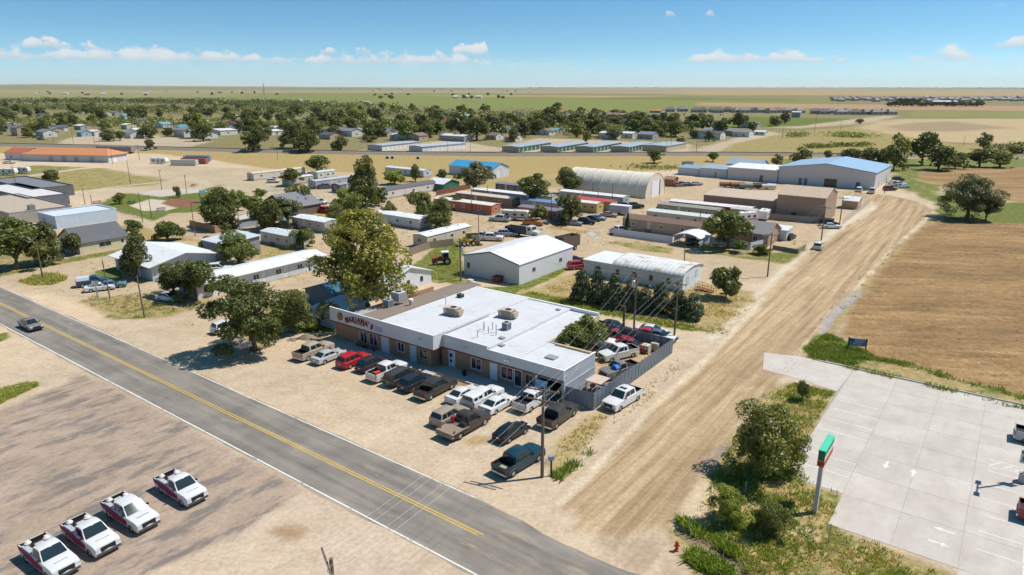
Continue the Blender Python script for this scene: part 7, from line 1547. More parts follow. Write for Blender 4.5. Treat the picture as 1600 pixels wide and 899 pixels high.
# ---------------------------------------------------------------- trees one by one
tree('cottonwood', 'huge yellow green cottonwood behind the left end of the restaurant', 'tree', gp(574, 494), hgt(574, 494, 322), 8.6, 'cot1', 'yellow')
for (lab, *a) in (
 ('broad dark elm beside the highway, left of the pair', 396, 547, 416, 138, 'cot4', 'dark'), ('smaller elm joined to the broad one beside the highway', 464, 521, 445, 76, 'cot3', 'olive'),
 ('upright dark tree in front of the motel office', 214, 438, 366, 50, 'elm3', 'deep'), ('bushy tree left of the motel wing', 272, 461, 406, 62, 'elm2', 'dark'), ('bushy tree at the end of the motel wing', 307, 470, 401, 66, 'elm1', 'dark'),
 ('large dark tree at the left edge', 28, 421, 336, 108, 'open1', 'dark'), ('dark tree beside the large one at the left edge', 72, 412, 348, 62, 'elm4', 'dark'),
 ('tree in front of the small grey shop', 374, 413, 362, 66, 'elm3', 'mid'), ('tall tree behind the park fence', 346, 358, 294, 62, 'elm4', 'dark'), ('tree right of the playground', 372, 330, 296, 40, 'elm2', 'mid'), ('tree left of the grey gabled house', 394, 338, 302, 42, 'elm1', 'mid'),
 ('dark tree in front of the grey gabled house', 424, 362, 312, 42, 'elm3', 'dark'), ('grey green tree beside the grey gabled house', 450, 352, 304, 56, 'open2', 'grey'), ('round tree behind the grey gabled house', 474, 330, 287, 46, 'elm2', 'mid'),
 ('small lollipop tree at the park corner', 187, 319, 300, 20, 'elm1', 'mid'), ('tiny tree in the middle of the park', 279, 309, 290, 13, 'elm2', 'mid'), ('spreading tree over the teal mobile home', 456, 290, 262, 44, 'open1', 'dark'), ('low tree before the tracks by the trailers', 497, 272, 241, 42, 'far1', 'olive'),
 ('tall dark tree in the trailer park, left of centre', 571, 325, 244, 56, 'elm4', 'dark'), ('low tree at the foot of the tall dark one', 552, 336, 302, 36, 'elm2', 'mid'), ('small tree left of the red pickup', 534, 333, 306, 28, 'elm1', 'mid'), ('round green shrub tree by the tracks side trailer', 617, 288, 264, 38, 'bush1', 'lime'), ('small tree beside the white tracks side trailer', 649, 284, 257, 18, 'elm3', 'grey'), ('tree right of the white tracks side trailer', 691, 287, 263, 22, 'elm1', 'dark'),
 ('thin tree behind the white roofed trailer', 610, 345, 312, 28, 'open2', 'olive'), ('upper tree of the pair right of the cottonwood', 662, 342, 297, 46, 'elm2', 'mid'), ('lower tree of the pair right of the cottonwood', 688, 358, 309, 52, 'elm4', 'mid'),
 ('small tree against the coral mobile home', 714, 328, 306, 18, 'elm1', 'dark'), ('spreading open tree behind the coral mobile home', 742, 306, 251, 64, 'open1', 'grey'), ('spreading tree by the grey mobile home', 832, 324, 267, 62, 'open2', 'dark'), ('tree left of the hoop building', 887, 303, 262, 44, 'elm3', 'dark'), ('dense tree over the pink mobile home', 892, 350, 303, 46, 'elm2', 'dark'), ('low bushy tree beside the pink mobile home', 842, 346, 321, 30, 'bush2', 'mid'),
 ('round green tree beside the arched carport', 1137, 389, 322, 76, 'elm1', 'mid'), ('big grey green cottonwood at the bend of the dirt road', 1511, 342, 267, 86, 'cot2', 'grey'), ('smaller cottonwood right of the big one at the bend', 1540, 344, 300, 48, 'open2', 'grey'),
 ('tree at the edge of the far left street', 5, 300, 285, 20, 'elm2', 'dark'), ('dark tree left of the low shed', 332, 352, 303, 46, 'elm2', 'dark'), ('tree over the far end of the low shed', 412, 358, 320, 42, 'elm4', 'deep'), ('shaggy tree beside the cream one window home', 474, 388, 354, 40, 'elm1', 'mid'), ('tree between the red pickup and the cottonwood', 528, 352, 318, 36, 'elm3', 'dark'), ('shaggy bush before the dark mobile home', 540, 316, 292, 30, 'bush1', 'lime'), ('tree behind the tall dark trailer park tree', 592, 322, 288, 30, 'elm1', 'dark'), ('tree left of the grey shop behind the office', 322, 396, 370, 26, 'elm3', 'mid'), ('tree beside the tan mobile home end', 1110, 372, 350, 26, 'elm2', 'mid'), ('tree behind the steel shed pole', 700, 372, 348, 20, 'elm4', 'olive'), ('thin tree behind the left gabled house', 408, 312, 293, 26, 'open2', 'mid')):
    tree_px('tree', lab, *a)
tree('tree', 'tree rising beside the right rear roof of the restaurant', 'tree', uv(-41.9, 71.3), 7.6, 2.9, 'elm1', 'mid')
tree_px('spruce', 'single dark spruce behind the white vinyl fence', 980, 365, 332, 18, 'spruce', 'blue', cat='tree')
for i, (bx, by, ty) in enumerate(((908, 471, 424), (933, 474, 421), (959, 480, 433), (985, 484, 441), (1007, 487, 447), (1031, 490, 445), (1059, 495, 455), (1082, 499, 459))):
    tree_px('juniper', ('leftmost', 'second', 'third', 'fourth', 'fifth', 'sixth', 'seventh', 'rightmost')[i] + ' dark juniper of the hedge before the quonset hut' + ('' if i in (0, 7) else ', counted from the left'), bx, by, ty - 2, 36, 'juniper%d' % (i % 3), 'blue', 'junipers before the quonset hut', 'juniper')
for (lab, *a) in (('round dark bush right of the quonset hut', 1134, 465, 414, 54, 'bush1', 'dark'), ('round clipped bush in the lot left of the playground', 209, 367, 344, 28, 'bush2', 'dark'), ('wide clipped bush by the left street pole', 263, 376, 345, 48, 'bush1', 'dark'), ('dark bush at the corner of the shingle house', 115, 399, 365, 36, 'bush3', 'deep'),
 ('huge dark shrub at the ditch corner', 1190, 740, 618, 134, 'cot3', 'mid'), ('bright green bush left of the pylon sign, nearer the road', 1136, 814, 742, 62, 'cot4', 'lime'), ('dark bush nearest the pylon sign', 1201, 837, 769, 62, 'cot3', 'mid'), ('wispy sapling at the corner of the concrete lot', 1253, 626, 594, 24, 'bush3', 'grey'),
 ('green bush at the foot of the left gabled house trees', 480, 352, 335, 24, 'bush1', 'mid'), ('small bush at the corner of the carport lawn', 1190, 398, 382, 30, 'bush2', 'mid'), ('round bush alone in the left grass lot', 81, 287, 264, 26, 'bush1', 'dark'), ('dark shrub below the left elm', 490, 516, 500, 30, 'bush2', 'lime')):
    b = tree_px('bush', lab, *a, cat='bush')
    if 'cot' in a[4]: b.location.z = -.5
for i, a in enumerate(((1250, 259, 229, 36), (1293, 251, 234, 16), (1328, 259, 231, 42), (1372, 264, 226, 48), (1396, 266, 206, 40), (1440, 258, 203, 50), (1466, 266, 226, 54), (1492, 264, 234, 34), (1536, 234, 206, 24), (1530, 261, 231, 48), (1562, 262, 236, 40), (1590, 243, 226, 24), (1213, 260, 240, 20), (1114, 253, 237, 22), (1022, 255, 233, 28), (1085, 217, 200, 16))):
    tree_px('tree', ('first', 'second', 'third', 'fourth', 'fifth', 'sixth', 'seventh', 'eighth', 'ninth', 'tenth', 'eleventh', 'twelfth')[i] + ' tree from the left in the belt behind the blue roofed hall' if i < 12 else ('small tree left of the blue roofed hall by the tracks', 'bushy tree before the tracks right of the storage rows', 'large bush before the tracks behind the hoop building', 'small tree by the white houses beyond the storage block')[i - 12], *a, 'far%d' % (i % 4), ('dark', 'mid', 'dark')[i % 3], 'trees along the tracks on the right' if i < 12 else None)
for i, a in enumerate(((398, 238, 199, 38), (460, 232, 186, 46), (480, 239, 204, 50), (531, 238, 211, 28), (235, 235, 216, 19))):
    tree_px('tree', ('tree by the tracks below the radio mast, leftmost of three', 'tall tree by the tracks right of the radio mast', 'broad tree by the tracks in front of the tall one', 'round tree by the tracks left of the white storage rows', 'round bush like tree behind the left tracks')[i], *a, 'elm%d' % (1 + i % 4), 'dark', None)
# ---------------------------------------------------------------- the far town: trees and houses
rt = random.Random(5)
ORD = ['first', 'second', 'third', 'fourth', 'fifth', 'sixth', 'seventh', 'eighth', 'ninth', 'tenth', 'eleventh', 'twelfth', 'thirteenth', 'fourteenth', 'fifteenth', 'sixteenth', 'seventeenth', 'eighteenth', 'nineteenth', 'twentieth'] + ['twenty ' + w for w in ('first', 'second', 'third', 'fourth', 'fifth', 'sixth', 'seventh', 'eighth', 'ninth')] + ['thirtieth'] + ['thirty ' + w for w in ('first', 'second', 'third', 'fourth', 'fifth')]
SPANS = [(0, 190, 'above the orange warehouse'), (190, 380, 'left of the radio mast'), (380, 560, 'behind the radio mast'), (560, 740, 'above the white storage rows'), (740, 900, 'above the left green-door storage'), (900, 1080, 'above the right green-door storage'), (1080, 1300, 'at its right end')]
def span_of(px):
    for a, b, t in SPANS:
        if px < b: return t
    return SPANS[-1][2]
houses = []
WALLC = {'white': (.60, .60, .58), 'cream': (.56, .50, .38), 'tan': (.44, .35, .25), 'grey': (.32, .33, .34), 'brick': (.28, .12, .08), 'blue': (.30, .40, .48)}
ROOFC = {'white': (.66, .66, .64), 'grey': (.22, .22, .23), 'brown': (.24, .16, .12), 'red': (.36, .12, .08), 'teal': (.16, .36, .40), 'dark': (.10, .10, .11), 'orange': (.50, .20, .10)}
SPEC = [(28, 213, 'tan', 'brown', 12, 9, 6), (90, 206, 'white', 'dark', 9, 8, 3.2), (86, 203, 'white', 'brown', 10, 8, 3), (128, 214, 'blue', 'teal', 8, 7, 3), (148, 213, 'white', 'white', 12, 8, 3.2), (212, 213, 'white', 'white', 9, 8, 4.5), (222, 197, 'white', 'grey', 11, 8, 5), (255, 201, 'white', 'teal', 14, 9, 3.5), (288, 215, 'white', 'grey', 14, 12, 5), (330, 200, 'white', 'white', 16, 12, 4), (345, 212, 'white', 'white', 24, 14, 3.5), (355, 200, 'brick', 'brown', 12, 10, 5), (385, 204, 'brick', 'orange', 14, 10, 3.5), (430, 206, 'tan', 'white', 13, 9, 3.2), (425, 212, 'white', 'white', 18, 10, 3), (460, 195, 'white', 'white', 22, 12, 3), (527, 210, 'cream', 'brown', 20, 11, 3.2), (550, 214, 'white', 'grey', 18, 10, 4), (558, 197, 'white', 'grey', 12, 9, 3), (605, 214, 'tan', 'grey', 10, 8, 3), (632, 220, 'cream', 'white', 14, 9, 3.2), (655, 221, 'tan', 'brown', 11, 9, 3.5), (725, 222, 'grey', 'white', 20, 9, 3.5), (775, 219, 'white', 'brown', 9, 8, 3), (690, 191, 'brick', 'brown', 14, 12, 5), (760, 192, 'brick', 'orange', 22, 12, 5), (785, 196, 'white', 'white', 22, 12, 4), (805, 222, 'white', 'orange', 9, 8, 3), (858, 212, 'white', 'brown', 12, 9, 3), (885, 180, 'white', 'orange', 18, 12, 4), (905, 208, 'cream', 'grey', 9, 8, 3), (960, 218, 'white', 'white', 12, 9, 4), (988, 217, 'white', 'white', 14, 9, 3.5), (975, 193, 'brick', 'brown', 30, 16, 8), (1030, 211, 'blue', 'grey', 26, 7, 4), (1032, 177, 'grey', 'orange', 16, 12, 3), (1108, 218, 'white', 'dark', 13, 10, 4), (1125, 219, 'white', 'dark', 14, 10, 4), (1150, 213, 'tan', 'grey', 26, 10, 3.5), (1170, 215, 'white', 'grey', 12, 9, 3.5), (1130, 197, 'white', 'white', 12, 9, 3.5), (1182, 201, 'grey', 'grey', 14, 10, 4), (1195, 212, 'white', 'white', 8, 6, 2.5), (1250, 184, 'grey', 'white', 10, 8, 6), (575, 163, 'white', 'white', 14, 10, 5), (470, 160, 'white', 'white', 14, 10, 5)]
for k in range(62): SPEC.append((rt.uniform(10, 1060), rt.uniform(180, 204) if k < 34 else rt.uniform(204, 220), rt.choice(['white', 'white', 'cream', 'tan', 'grey']), rt.choice(['grey', 'white', 'brown', 'dark', 'grey', 'teal']), rt.uniform(10, 15), rt.uniform(8, 10), rt.uniform(2.8, 4)))
SPEC.sort(key=lambda t: t[0]); cnt = {}
for (px, py, wc, rc, lx, ly, h) in SPEC:
    t = span_of(px); key = (wc, rc, t); cnt[key] = cnt.get(key, 0) + 1
tot = dict(cnt); cnt = {}
for (px, py, wc, rc, lx, ly, h) in SPEC:
    t = span_of(px); key = (wc, rc, t); cnt[key] = cnt.get(key, 0) + 1
    lab = f'{wc} far town house with {rc} roof {t}' + (f', {ORD[cnt[key] - 1]} from left' if tot[key] > 1 else '')
    b = building('house', lab, 'house', gp(px, py), lx, ly, h, rt.choice('xxy'), 1.6 if rc != 'white' else .9, WALLC[wc], ROOFC[rc], [('f', lx * .15, 1, 1.6, 1.3, 'win'), ('f', lx * .6, 1, 1.6, 1.3, 'win'), ('r', ly * .4, 1, 1.4, 1.3, 'win')], group='houses of the far town', th=.15)
cnt = {}; FT = []
def ft(px, py, h, r, tone): FT.append((px, py, h, r, tone))
for k in range(250):
    px = rt.uniform(-20, 1230); lo = 172 if px < 900 else 180; py = lo + (rt.random() ** .85) * (217 - lo) if px < 980 else rt.uniform(190, 216)
    if px < 380 and rt.random() < .45: py = rt.uniform(160, 190)
    if px > 1060 and rt.random() < .55: continue
    ft(px, py, rt.uniform(8, 14.5), rt.uniform(3.6, 6.8), rt.choice(['dark', 'dark', 'deep', 'mid', 'olive', 'dark', 'grey']))
for (px, py, ty, w, tn) in ((60, 212, 192, 32, 'dark'), (45, 215, 197, 20, 'mid'), (170, 221, 200, 22, 'dark'), (188, 220, 204, 18, 'dark'), (312, 216, 175, 34, 'mid'), (318, 221, 192, 28, 'dark'), (262, 214, 198, 20, 'dark'), (590, 214, 190, 28, 'dark'), (632, 219, 186, 32, 'mid'), (668, 212, 187, 28, 'dark'), (682, 210, 188, 30, 'dark'), (575, 222, 210, 24, 'dark'), (720, 212, 174, 36, 'dark'), (745, 220, 181, 40, 'dark'), (800, 222, 196, 16, 'dark'), (540, 194, 178, 14, 'yellow'), (570, 194, 177, 14, 'yellow'), (555, 190, 168, 20, 'lime'), (605, 200, 183, 20, 'dark'), (860, 205, 165, 40, 'dark'), (840, 210, 185, 34, 'dark'), (815, 212, 188, 32, 'dark'), (925, 208, 175, 36, 'dark'), (945, 214, 190, 26, 'grey'), (1000, 204, 173, 30, 'dark'), (1020, 203, 176, 26, 'dark'), (1050, 203, 178, 30, 'dark'), (1080, 204, 176, 32, 'dark'), (1100, 206, 180, 28, 'dark'), (1116, 205, 184, 20, 'dark'), (1154, 199, 177, 28, 'deep'), (1108, 221, 203, 16, 'dark'), (960, 218, 196, 24, 'grey'), (1062, 224, 214, 14, 'dark'), (915, 222, 203, 14, 'mid'), (1343, 193, 185, 12, 'dark')):
    ft(px, py, hgt(px, py, ty), w * mpp(px, py) / 2, tn)
FT.sort(key=lambda t: t[0]); nf = {}
for i, (px, py, h, r, tn) in enumerate(FT):
    t = span_of(px); depth = 'front row' if py > 206 else 'middle rows' if py > 188 else 'back rows'
    nf[t] = nf.get(t, 0) + (py > 206); lab = f'far town tree in the {depth} {t}' + (f', {ORD[nf[t] - 1]} from left' if py > 206 else '')
    tree('tree', lab, 'tree', gp(px, py), h, r * 1.2, 'far%d' % (i % 6), tn, f'trees in the {depth} of the far town {t}')
# suburb houses beyond the crop field
def tiny(label, px, py, group, s=1.0, rc=(.12, .11, .11), wc=(.42, .39, .35)):
    r = thing('suburban_house', label, 'house', gp(px, py), rt.uniform(-.5, .5), group); q = MB(); q.box(-6 * s, 6 * s, -5 * s, 5 * s, 0, 3.4 * s); q.build('wall', OBJ_PLAIN, r, color=wc)
    q = MB(); q.add([(-6.6 * s, -5.6 * s, 3.3 * s), (6.6 * s, -5.6 * s, 3.3 * s), (6.6 * s, 5.6 * s, 3.3 * s), (-6.6 * s, 5.6 * s, 3.3 * s), (-2.6 * s, 0, 6.4 * s), (2.6 * s, 0, 6.4 * s)], [(0, 1, 5, 4), (2, 3, 4, 5), (1, 2, 5), (3, 0, 4), (0, 3, 2, 1)]); q.build('roof', OBJ_PLAIN, r, color=rc)
    for x in (-3.2, 2.4): q = MB(); q.box(x * s, (x + 1.6) * s, -5.03 * s, -5.002 * s, 1.0 * s, 2.3 * s); q.build('window', GLASS, r)
xs_ = [1046, 1068, 1086, 1096, 1115, 1121, 1136, 1152, 1162, 1178, 1186, 1204, 1218, 1232, 1245, 1273, 1288, 1301, 1314, 1322, 1336, 1352, 1366, 1380, 1392]
for i, x in enumerate(xs_): tiny('dark roofed near suburban house, ' + (ORD[i] if i < 20 else ('twenty first', 'twenty second', 'twenty third', 'twenty fourth', 'twenty fifth')[i - 20]) + ' from left', x + rt.uniform(-2, 2), 174.5 + (x - 1046) / 350 * 5 + rt.uniform(-1, 1), 'near row of suburban houses', 1.15, rt.choice([(.10, .095, .10), (.13, .10, .09), (.16, .15, .15)]))
for i in range(64): tiny('tiny dark roofed house in the far subdivision on the right horizon', 1300 + i * 5.2 + rt.uniform(-2, 2), rt.uniform(156.5, 159.5) if i % 2 else rt.uniform(153.5, 156.5), 'houses of the far subdivision', 1.3, rt.choice([(.14, .12, .12), (.17, .13, .12), (.2, .18, .18)]), (.40, .36, .33))
for i in range(26): tree('conifer', 'dark conifer in the shelterbelt before the far subdivision', 'tree', gp(1388 + i * 5.8, 166.5 + rt.uniform(-.6, .6)), rt.uniform(8, 12), rt.uniform(4.5, 6.5), 'far%d' % (i % 6), 'deep', 'shelterbelt before the far subdivision')
for i in range(8): tree('conifer', 'dark tall tree at the left hump of the shelterbelt', 'tree', gp(1404 + i * 4.5, 163.5), rt.uniform(11, 15), 6, 'far%d' % (i % 6), 'deep', 'tall trees of the shelterbelt')
building('farm_store', 'white farm building behind the shelterbelt', 'building', gp(1496, 163), 46, 14, 5, 'x', 2, (.6, .6, .6), (.66, .66, .66), [], rz=-.15)
for i, (px, py, lx, c_, rc) in enumerate(((105, 147.5, 26, 'white', 'white'), (60, 148, 14, 'white', 'white'), (140, 149, 18, 'brick', 'red'), (165, 148, 20, 'white', 'white'), (232, 148, 20, 'white', 'white'), (262, 143.5, 26, 'blue', 'teal'), (202, 141.5, 26, 'white', 'white'), (375, 142, 16, 'white', 'white'), (716, 153.5, 16, 'white', 'white'), (732, 153.5, 20, 'cream', 'white'), (752, 153.5, 18, 'white', 'white'), (605, 149, 14, 'brick', 'brown'), (830, 144, 20, 'white', 'white'), (345, 145.5, 22, 'brick', 'red'), (310, 145, 16, 'grey', 'dark'))):
    building('farm_building', f'{c_} barn with {rc} roof far out on the plain' + (' near the left edge', ' just right of the left edge', ' between two white barns', ' right of the red roofed barn', ' left of the blue barn', '', ' on the highest rise', ' left of the radio mast top', ', leftmost of three right of centre', ', middle of three right of centre', ', rightmost of three right of centre', ' behind the crop field trees', ' beyond the middle of the plain', ' below the low hills', ' beside the red barn')[i], 'barn', gp(px, py), lx, 12, 5, 'x', 2.5, WALLC[c_], ROOFC[rc], [], group='farm buildings on the plain', rz=rt.uniform(-.4, .4))
for i in range(40):
    px = rt.choice([rt.uniform(0, 420), rt.uniform(0, 420), rt.uniform(580, 620), rt.uniform(700, 800), rt.uniform(300, 900)]); py = rt.uniform(141, 150.5) if px < 560 else rt.choice([149.5, 154, 144, 141]) + rt.uniform(-.7, .7)
    tree('tree', 'lone dark tree far out on the plain', 'tree', gp(px, py), rt.uniform(8, 13), rt.uniform(5, 9), 'far%d' % (i % 6), 'dark', 'scattered trees on the plain')
# far woods along the right horizon and shrubs by the tracks read as masses
def mass(name, label, pts, n, h, m, seed, tone, size=1.0, cat='woods', spread=4.0):
    r = np.random.default_rng(seed); P = []
    for (a, b) in zip(pts[:-1], pts[1:]):
        A, B_ = gp(*a), gp(*b); k = max(2, int(n * (B_ - A).length / sum((gp(*q2) - gp(*q1)).length for q1, q2 in zip(pts[:-1], pts[1:]))))
        t = r.random(k); base = np.stack([A.x + (B_.x - A.x) * t, A.y + (B_.y - A.y) * t], 1) + r.normal(size=(k, 2)) * spread
        hh = h * (.35 + .65 * vnoise(base[:, 0] / (h * 1.6), base[:, 1] / (h * 1.6), seed)); P.append(np.concatenate([base, (hh * r.random(k) ** .7)[:, None]], 1))
    P = np.concatenate(P); Nn = r.normal(size=P.shape); Nn[:, 2] = np.abs(Nn[:, 2]) + .5; Nn /= np.linalg.norm(Nn, axis=1, keepdims=True)
    V, F = leaf_cloud(P, Nn, size, r); o = link_mesh(name, np_mesh(name, V, F, LEAF), color=GREENS[tone] if isinstance(tone, str) else tone); tag(o, label, cat, kind='stuff')
mass('far_woods', 'dark line of far woods along the right horizon', [(820, 138.2), (1100, 138.6), (1350, 138.8), (1700, 139)], 2600, 22, LEAF, 3, 'deep', 14, spread=120)
mass('far_woods', 'thin line of far woods along the left horizon', [(-100, 141.2), (200, 140.5), (420, 140.6), (800, 140)], 900, 14, LEAF, 8, 'dark', 8, spread=60)
mass('town_woods', 'dense tree cover between the houses of the far town', [(-60, 176), (100, 170), (250, 178), (420, 176), (600, 182), (760, 184), (900, 188), (1000, 192)], 16000, 12, LEAF, 13, 'dark', 1.2, 'woods', 26)
mass('town_woods', 'dense tree cover along the back of the far town', [(-60, 163), (150, 160), (330, 163), (430, 167), (560, 172)], 13000, 13, LEAF, 14, 'deep', 1.7, 'woods', 45)
mass('town_woods', 'tree cover in the front streets of the far town', [(-60, 198), (150, 196), (400, 200), (560, 200), (740, 206), (880, 208), (1080, 206)], 15000, 9, LEAF, 15, 'mid', 1.0, 'woods', 12)
mass('reeds', 'bright green reed patch beyond the tracks on the right', [(1304, 213), (1350, 215)], 900, 4, LEAF, 5, 'lime', .7, 'reeds', 5)
mass('hedge_scrub', 'low green scrub beyond the tracks on the right', [(1262, 232), (1310, 229), (1358, 229)], 1400, 3.2, LEAF, 6, 'mid', .6, 'scrub', 2.5); mass('hedge_scrub', 'green scrub patch left beyond the right tracks', [(1236, 215), (1258, 212)], 500, 4, LEAF, 7, 'mid', .6, 'scrub', 3); mass('hedge_scrub', 'dark scrub at the right edge beyond the tracks', [(1552, 240), (1600, 236)], 500, 6, LEAF, 9, 'dark', .7, 'scrub', 3)
mass('hedge_scrub', 'weedy scrub on the embankment foot by the hoop building', [(990, 262), (1060, 264)], 500, 1.6, LEAF, 10, 'olive', .45, 'scrub', 4)
# ---------------------------------------------------------------- poles and wires
AR = AV - .12
utility_pole('A', 'tall utility pole with double crossarms beside the dark teal pickup', gp(847, 746), 9.3, ((.35, 3.2), (1.35, 3.2)), AR + math.pi / 2 + .35, r=.17, group=None)
p0 = gp(517, 873, 9.0); utility_pole('P0', 'utility pole top rising at the bottom edge beside the highway', (p0.x, p0.y), 9.0, ((.3, 3.0),), AR + math.pi / 2 - .35, r=.17, group=None)
utility_pole('B', 'bare wood pole with a crossarm at the yard fence corner', gp(1053, 533), 9.0, ((.4, 2.8),), AR + math.pi / 2, group=None); utility_pole('C', 'wood pole with transformer left of the yard corner pole', gp(990, 521), 9.2, ((.4, 2.2),), AR + math.pi / 2, True, group=None); utility_pole('C2', 'short dark pole stub beside the transformer pole', gp(974, 516), 3.8, (), r=.22, group=None)
utility_pole('D', 'utility pole at the corner of the dry yard by the dirt road', gp(1199, 433), 8.6, ((.4, 2.4),), A0, group=None); utility_pole('E', 'utility pole behind the white sedan near the tan shop', gp(1283, 376), 8.2, ((.4, 2.6),), A0, group=None); utility_pole('F', 'utility pole by the chain link fence of the tan shop', gp(1311, 356), 8.0, ((.4, 2.4),), A0, group=None)
utility_pole('L1', 'roadside pole with a lamp arm in the left weedy patch', gp(67.5, 437), 7.2, (), lamp=(-1.1, 0, .1), group=None); utility_pole('L2', 'thin leaning pole beside the white motel sign post', gp(172, 467), 6.8, (), r=.12, lean=(-.03, 0), group=None); utility_pole('L3', 'leaning pole in the weeds nearest the highway', gp(226, 496), 6.8, (), r=.13, lean=(-.03, 0), group=None)
utility_pole('S1', 'pole with transformer before the front wall of the steel shed', gp(720, 439), 7.8, ((.4, 1.8),), A0, True, group=None)
for k, (px, by, ty, lab) in enumerate(((748, 364, 329, 'thin pole in the lot behind the cream mobile home'), (737, 333, 297, 'pole in front of the coral mobile home'), (762, 318, 290, 'pole behind the coral mobile home'), (787, 310, 288, 'pole by the grey mobile home with red deck'), (861, 346, 303, 'pole in front of the pink mobile home'), (911, 316, 300, 'short pole behind the dense tree'), (926, 304, 277, 'pole against the hoop building side'), (934, 320, 295, 'pole before the red roofed home'), (956, 323, 290, 'pole right of the red roofed home'), (1069, 409, 369, 'pole in front of the arched carport'), (1092, 366, 330, 'pole behind the tan mobile home'), (1150, 325, 306, 'pole against the low tan wing'), (305, 369, 316, 'pale pole beside the tan board fence'), (375, 364, 322, 'pole with crossarm left of the low shed'), (403, 364, 346, 'short pole before the low shed'), (454, 374, 344, 'pole behind the cream one window home'), (223, 348, 300, 'pole at the near park corner'), (237, 341, 305, 'second pole at the near park corner'), (260, 376, 343, 'thin pole behind the wide clipped bush'), (133, 320, 293, 'pole with a small sign by the left street'), (144, 321, 304, 'short pole beside the street sign pole'), (204, 288, 250, 'street lamp pole before the orange roofed warehouse'), (253, 297, 266, 'pole at the left street bend'), (292, 303, 274, 'pole at the far park corner'), (27, 300, 258, 'pole in the left grass lot'), (84, 222, 206, 'pole beyond the tracks above the warehouse'), (115, 225, 202, 'tall pole beyond the tracks above the warehouse'), (148, 225, 206, 'pole right of the tall pole beyond the tracks'), (176, 257, 231, 'pole at the right end of the warehouse'), (218, 250, 226, 'pole right of the hopper car'), (434, 250, 235, 'pole on the railway verge left'), (699, 238, 221, 'pole at the white storage rows'), (735, 240, 225, 'pole right of the white storage rows'), (1041, 238, 208, 'tall pole at the plain tan block'), (1048, 236, 205, 'second tall pole at the plain tan block'), (1088, 238, 218, 'pole right of the plain tan block'), (1272, 214, 175, 'tall pole beyond the tracks on the right'), (1222, 218, 198, 'pole by the far right houses'), (1313, 204, 186, 'pole by the far dirt street'), (1505, 228, 212, 'thin pole in the tan field'), (1382, 303, 278, 'pole at the corner of the blue roofed hall'), (1264, 288, 266, 'lamp pole at the front of the blue roofed hall'))):
    utility_pole('m%d' % k, lab, gp(px, by), hgt(px, by, ty), ((.3, 1.6),) if k in (13, 22, 23, 10, 33, 34) else (), A0, r=.11, group=None)
wires('four wires spanning from the pickup pole across the highway', 'A', 'P0', .7, [(0, 0), (1, 1), (2, 2), (3, 3)]); wires('wires from the pickup pole to the yard corner pole', 'A', 'B', .7, [(4, 0), (5, 1), (6, 2), (7, 3)]); wires('wires from the pickup pole to the transformer pole', 'A', 'C', .7, [(0, 0), (1, 1), (3, 3)])
wires('wires from the yard corner pole to the dry yard corner pole', 'B', 'D', .8); wires('wires from the dry yard corner pole to the tan shop', 'D', 'E', .8); wires('wires along the tan shop fence', 'E', 'F', .5); wires('wires from the transformer pole to the steel shed pole', 'C', 'S1', .8, [(1, 0), (2, 1)])
# ---------------------------------------------------------------- radio mast
ms = thing('radio_mast', 'slender lattice radio mast rising above the far town', 'mast', gp(417, 190)); mh = hgt(417, 190, 131)
for k in range(3):
    a = 2.094 * k; q = MB(); q.bar((math.cos(a) * .9, math.sin(a) * .9, 0), (math.cos(a) * .25, math.sin(a) * .25, mh), .16); q.build('mast_leg', STEEL, ms)
q = MB(); nb = 18
for j in range(nb):
    z0 = mh * j / nb; z1 = mh * (j + 1) / nb; r0 = .9 - .65 * z0 / mh; r1 = .9 - .65 * z1 / mh
    for k in range(3): a = 2.094 * k; b = 2.094 * (k + 1); q.bar((math.cos(a) * r0, math.sin(a) * r0, z0), (math.cos(b) * r1, math.sin(b) * r1, z1), .08)
q.build('lattice', STEEL, ms); q = MB(); q.tube([(0, 0, mh), (0, 0, mh + 2.5)], .1, 6); q.build('antenna', STEEL, ms)
# ---------------------------------------------------------------- signs
b = gp(1273, 801); ps = thing('pylon_sign', 'tall pylon sign with a green top and red end on the lot corner', 'sign', b, AV); zt = hgt(1273, 801, 700); z0 = zt - 1.5
q = MB(); q.box(-.22, .22, -.16, .16, 0, z0 + .02); q.build('post', OBJ_PLAIN, ps, color=(.45, .44, .44))
for (a0, a1, c_) in ((0, .5, (.40, .035, .03)), (.5, .95, (.62, .58, .50)), (.95, 1.42, (.015, .22, .11))): q = MB(); q.box(-.55, 2.7, -.27, .27, z0 + a0 + .004, z0 + a1); q.build('cabinet', OBJ_PLAIN, ps, color=c_)
q = MB(); q.box(-.58, 2.73, -.29, .29, z0 + 1.425, z0 + 1.5); q.build('cap', OBJ_PLAIN, ps, color=(.07, .52, .34))
q = MB(); q.box(-.562, -.553, -.24, .24, z0 + .55, z0 + 1.4); q.build('end_panel', OBJ_PLAIN, ps, color=(.01, .14, .08))
bs = thing('field_sign', 'blue board sign on two posts at the edge of the stubble field', 'sign', gp(1324, 547)); e = gp(1352, 550) - gp(1324, 547); bs.rotation_euler = (0, 0, math.atan2(e.y, e.x)); ln = e.length
for x in (0, ln): q = MB(); q.box(x - .07, x + .07, -.07, .07, 0, 1.9); q.build('post', DARK, bs)
q = MB(); q.box(.08, ln - .08, -.05, .05, .75, 1.8); q.build('board', OBJ_PLAIN, bs, color=(.13, .19, .33))
for r_ in range(3): q = MB(); q.box(.25 + (.5 if r_ < 2 else .3), ln - .3 - .2 * r_, -.062, -.052, 1.5 - r_ * .26, 1.62 - r_ * .26); q.build('lettering', OBJ_PLAIN, bs, color=(.42, .48, .56))
q = MB(); q.box(.16, .62, -.062, -.052, 1.35, 1.68); q.build('lettering', OBJ_PLAIN, bs, color=(.04, .05, .07))
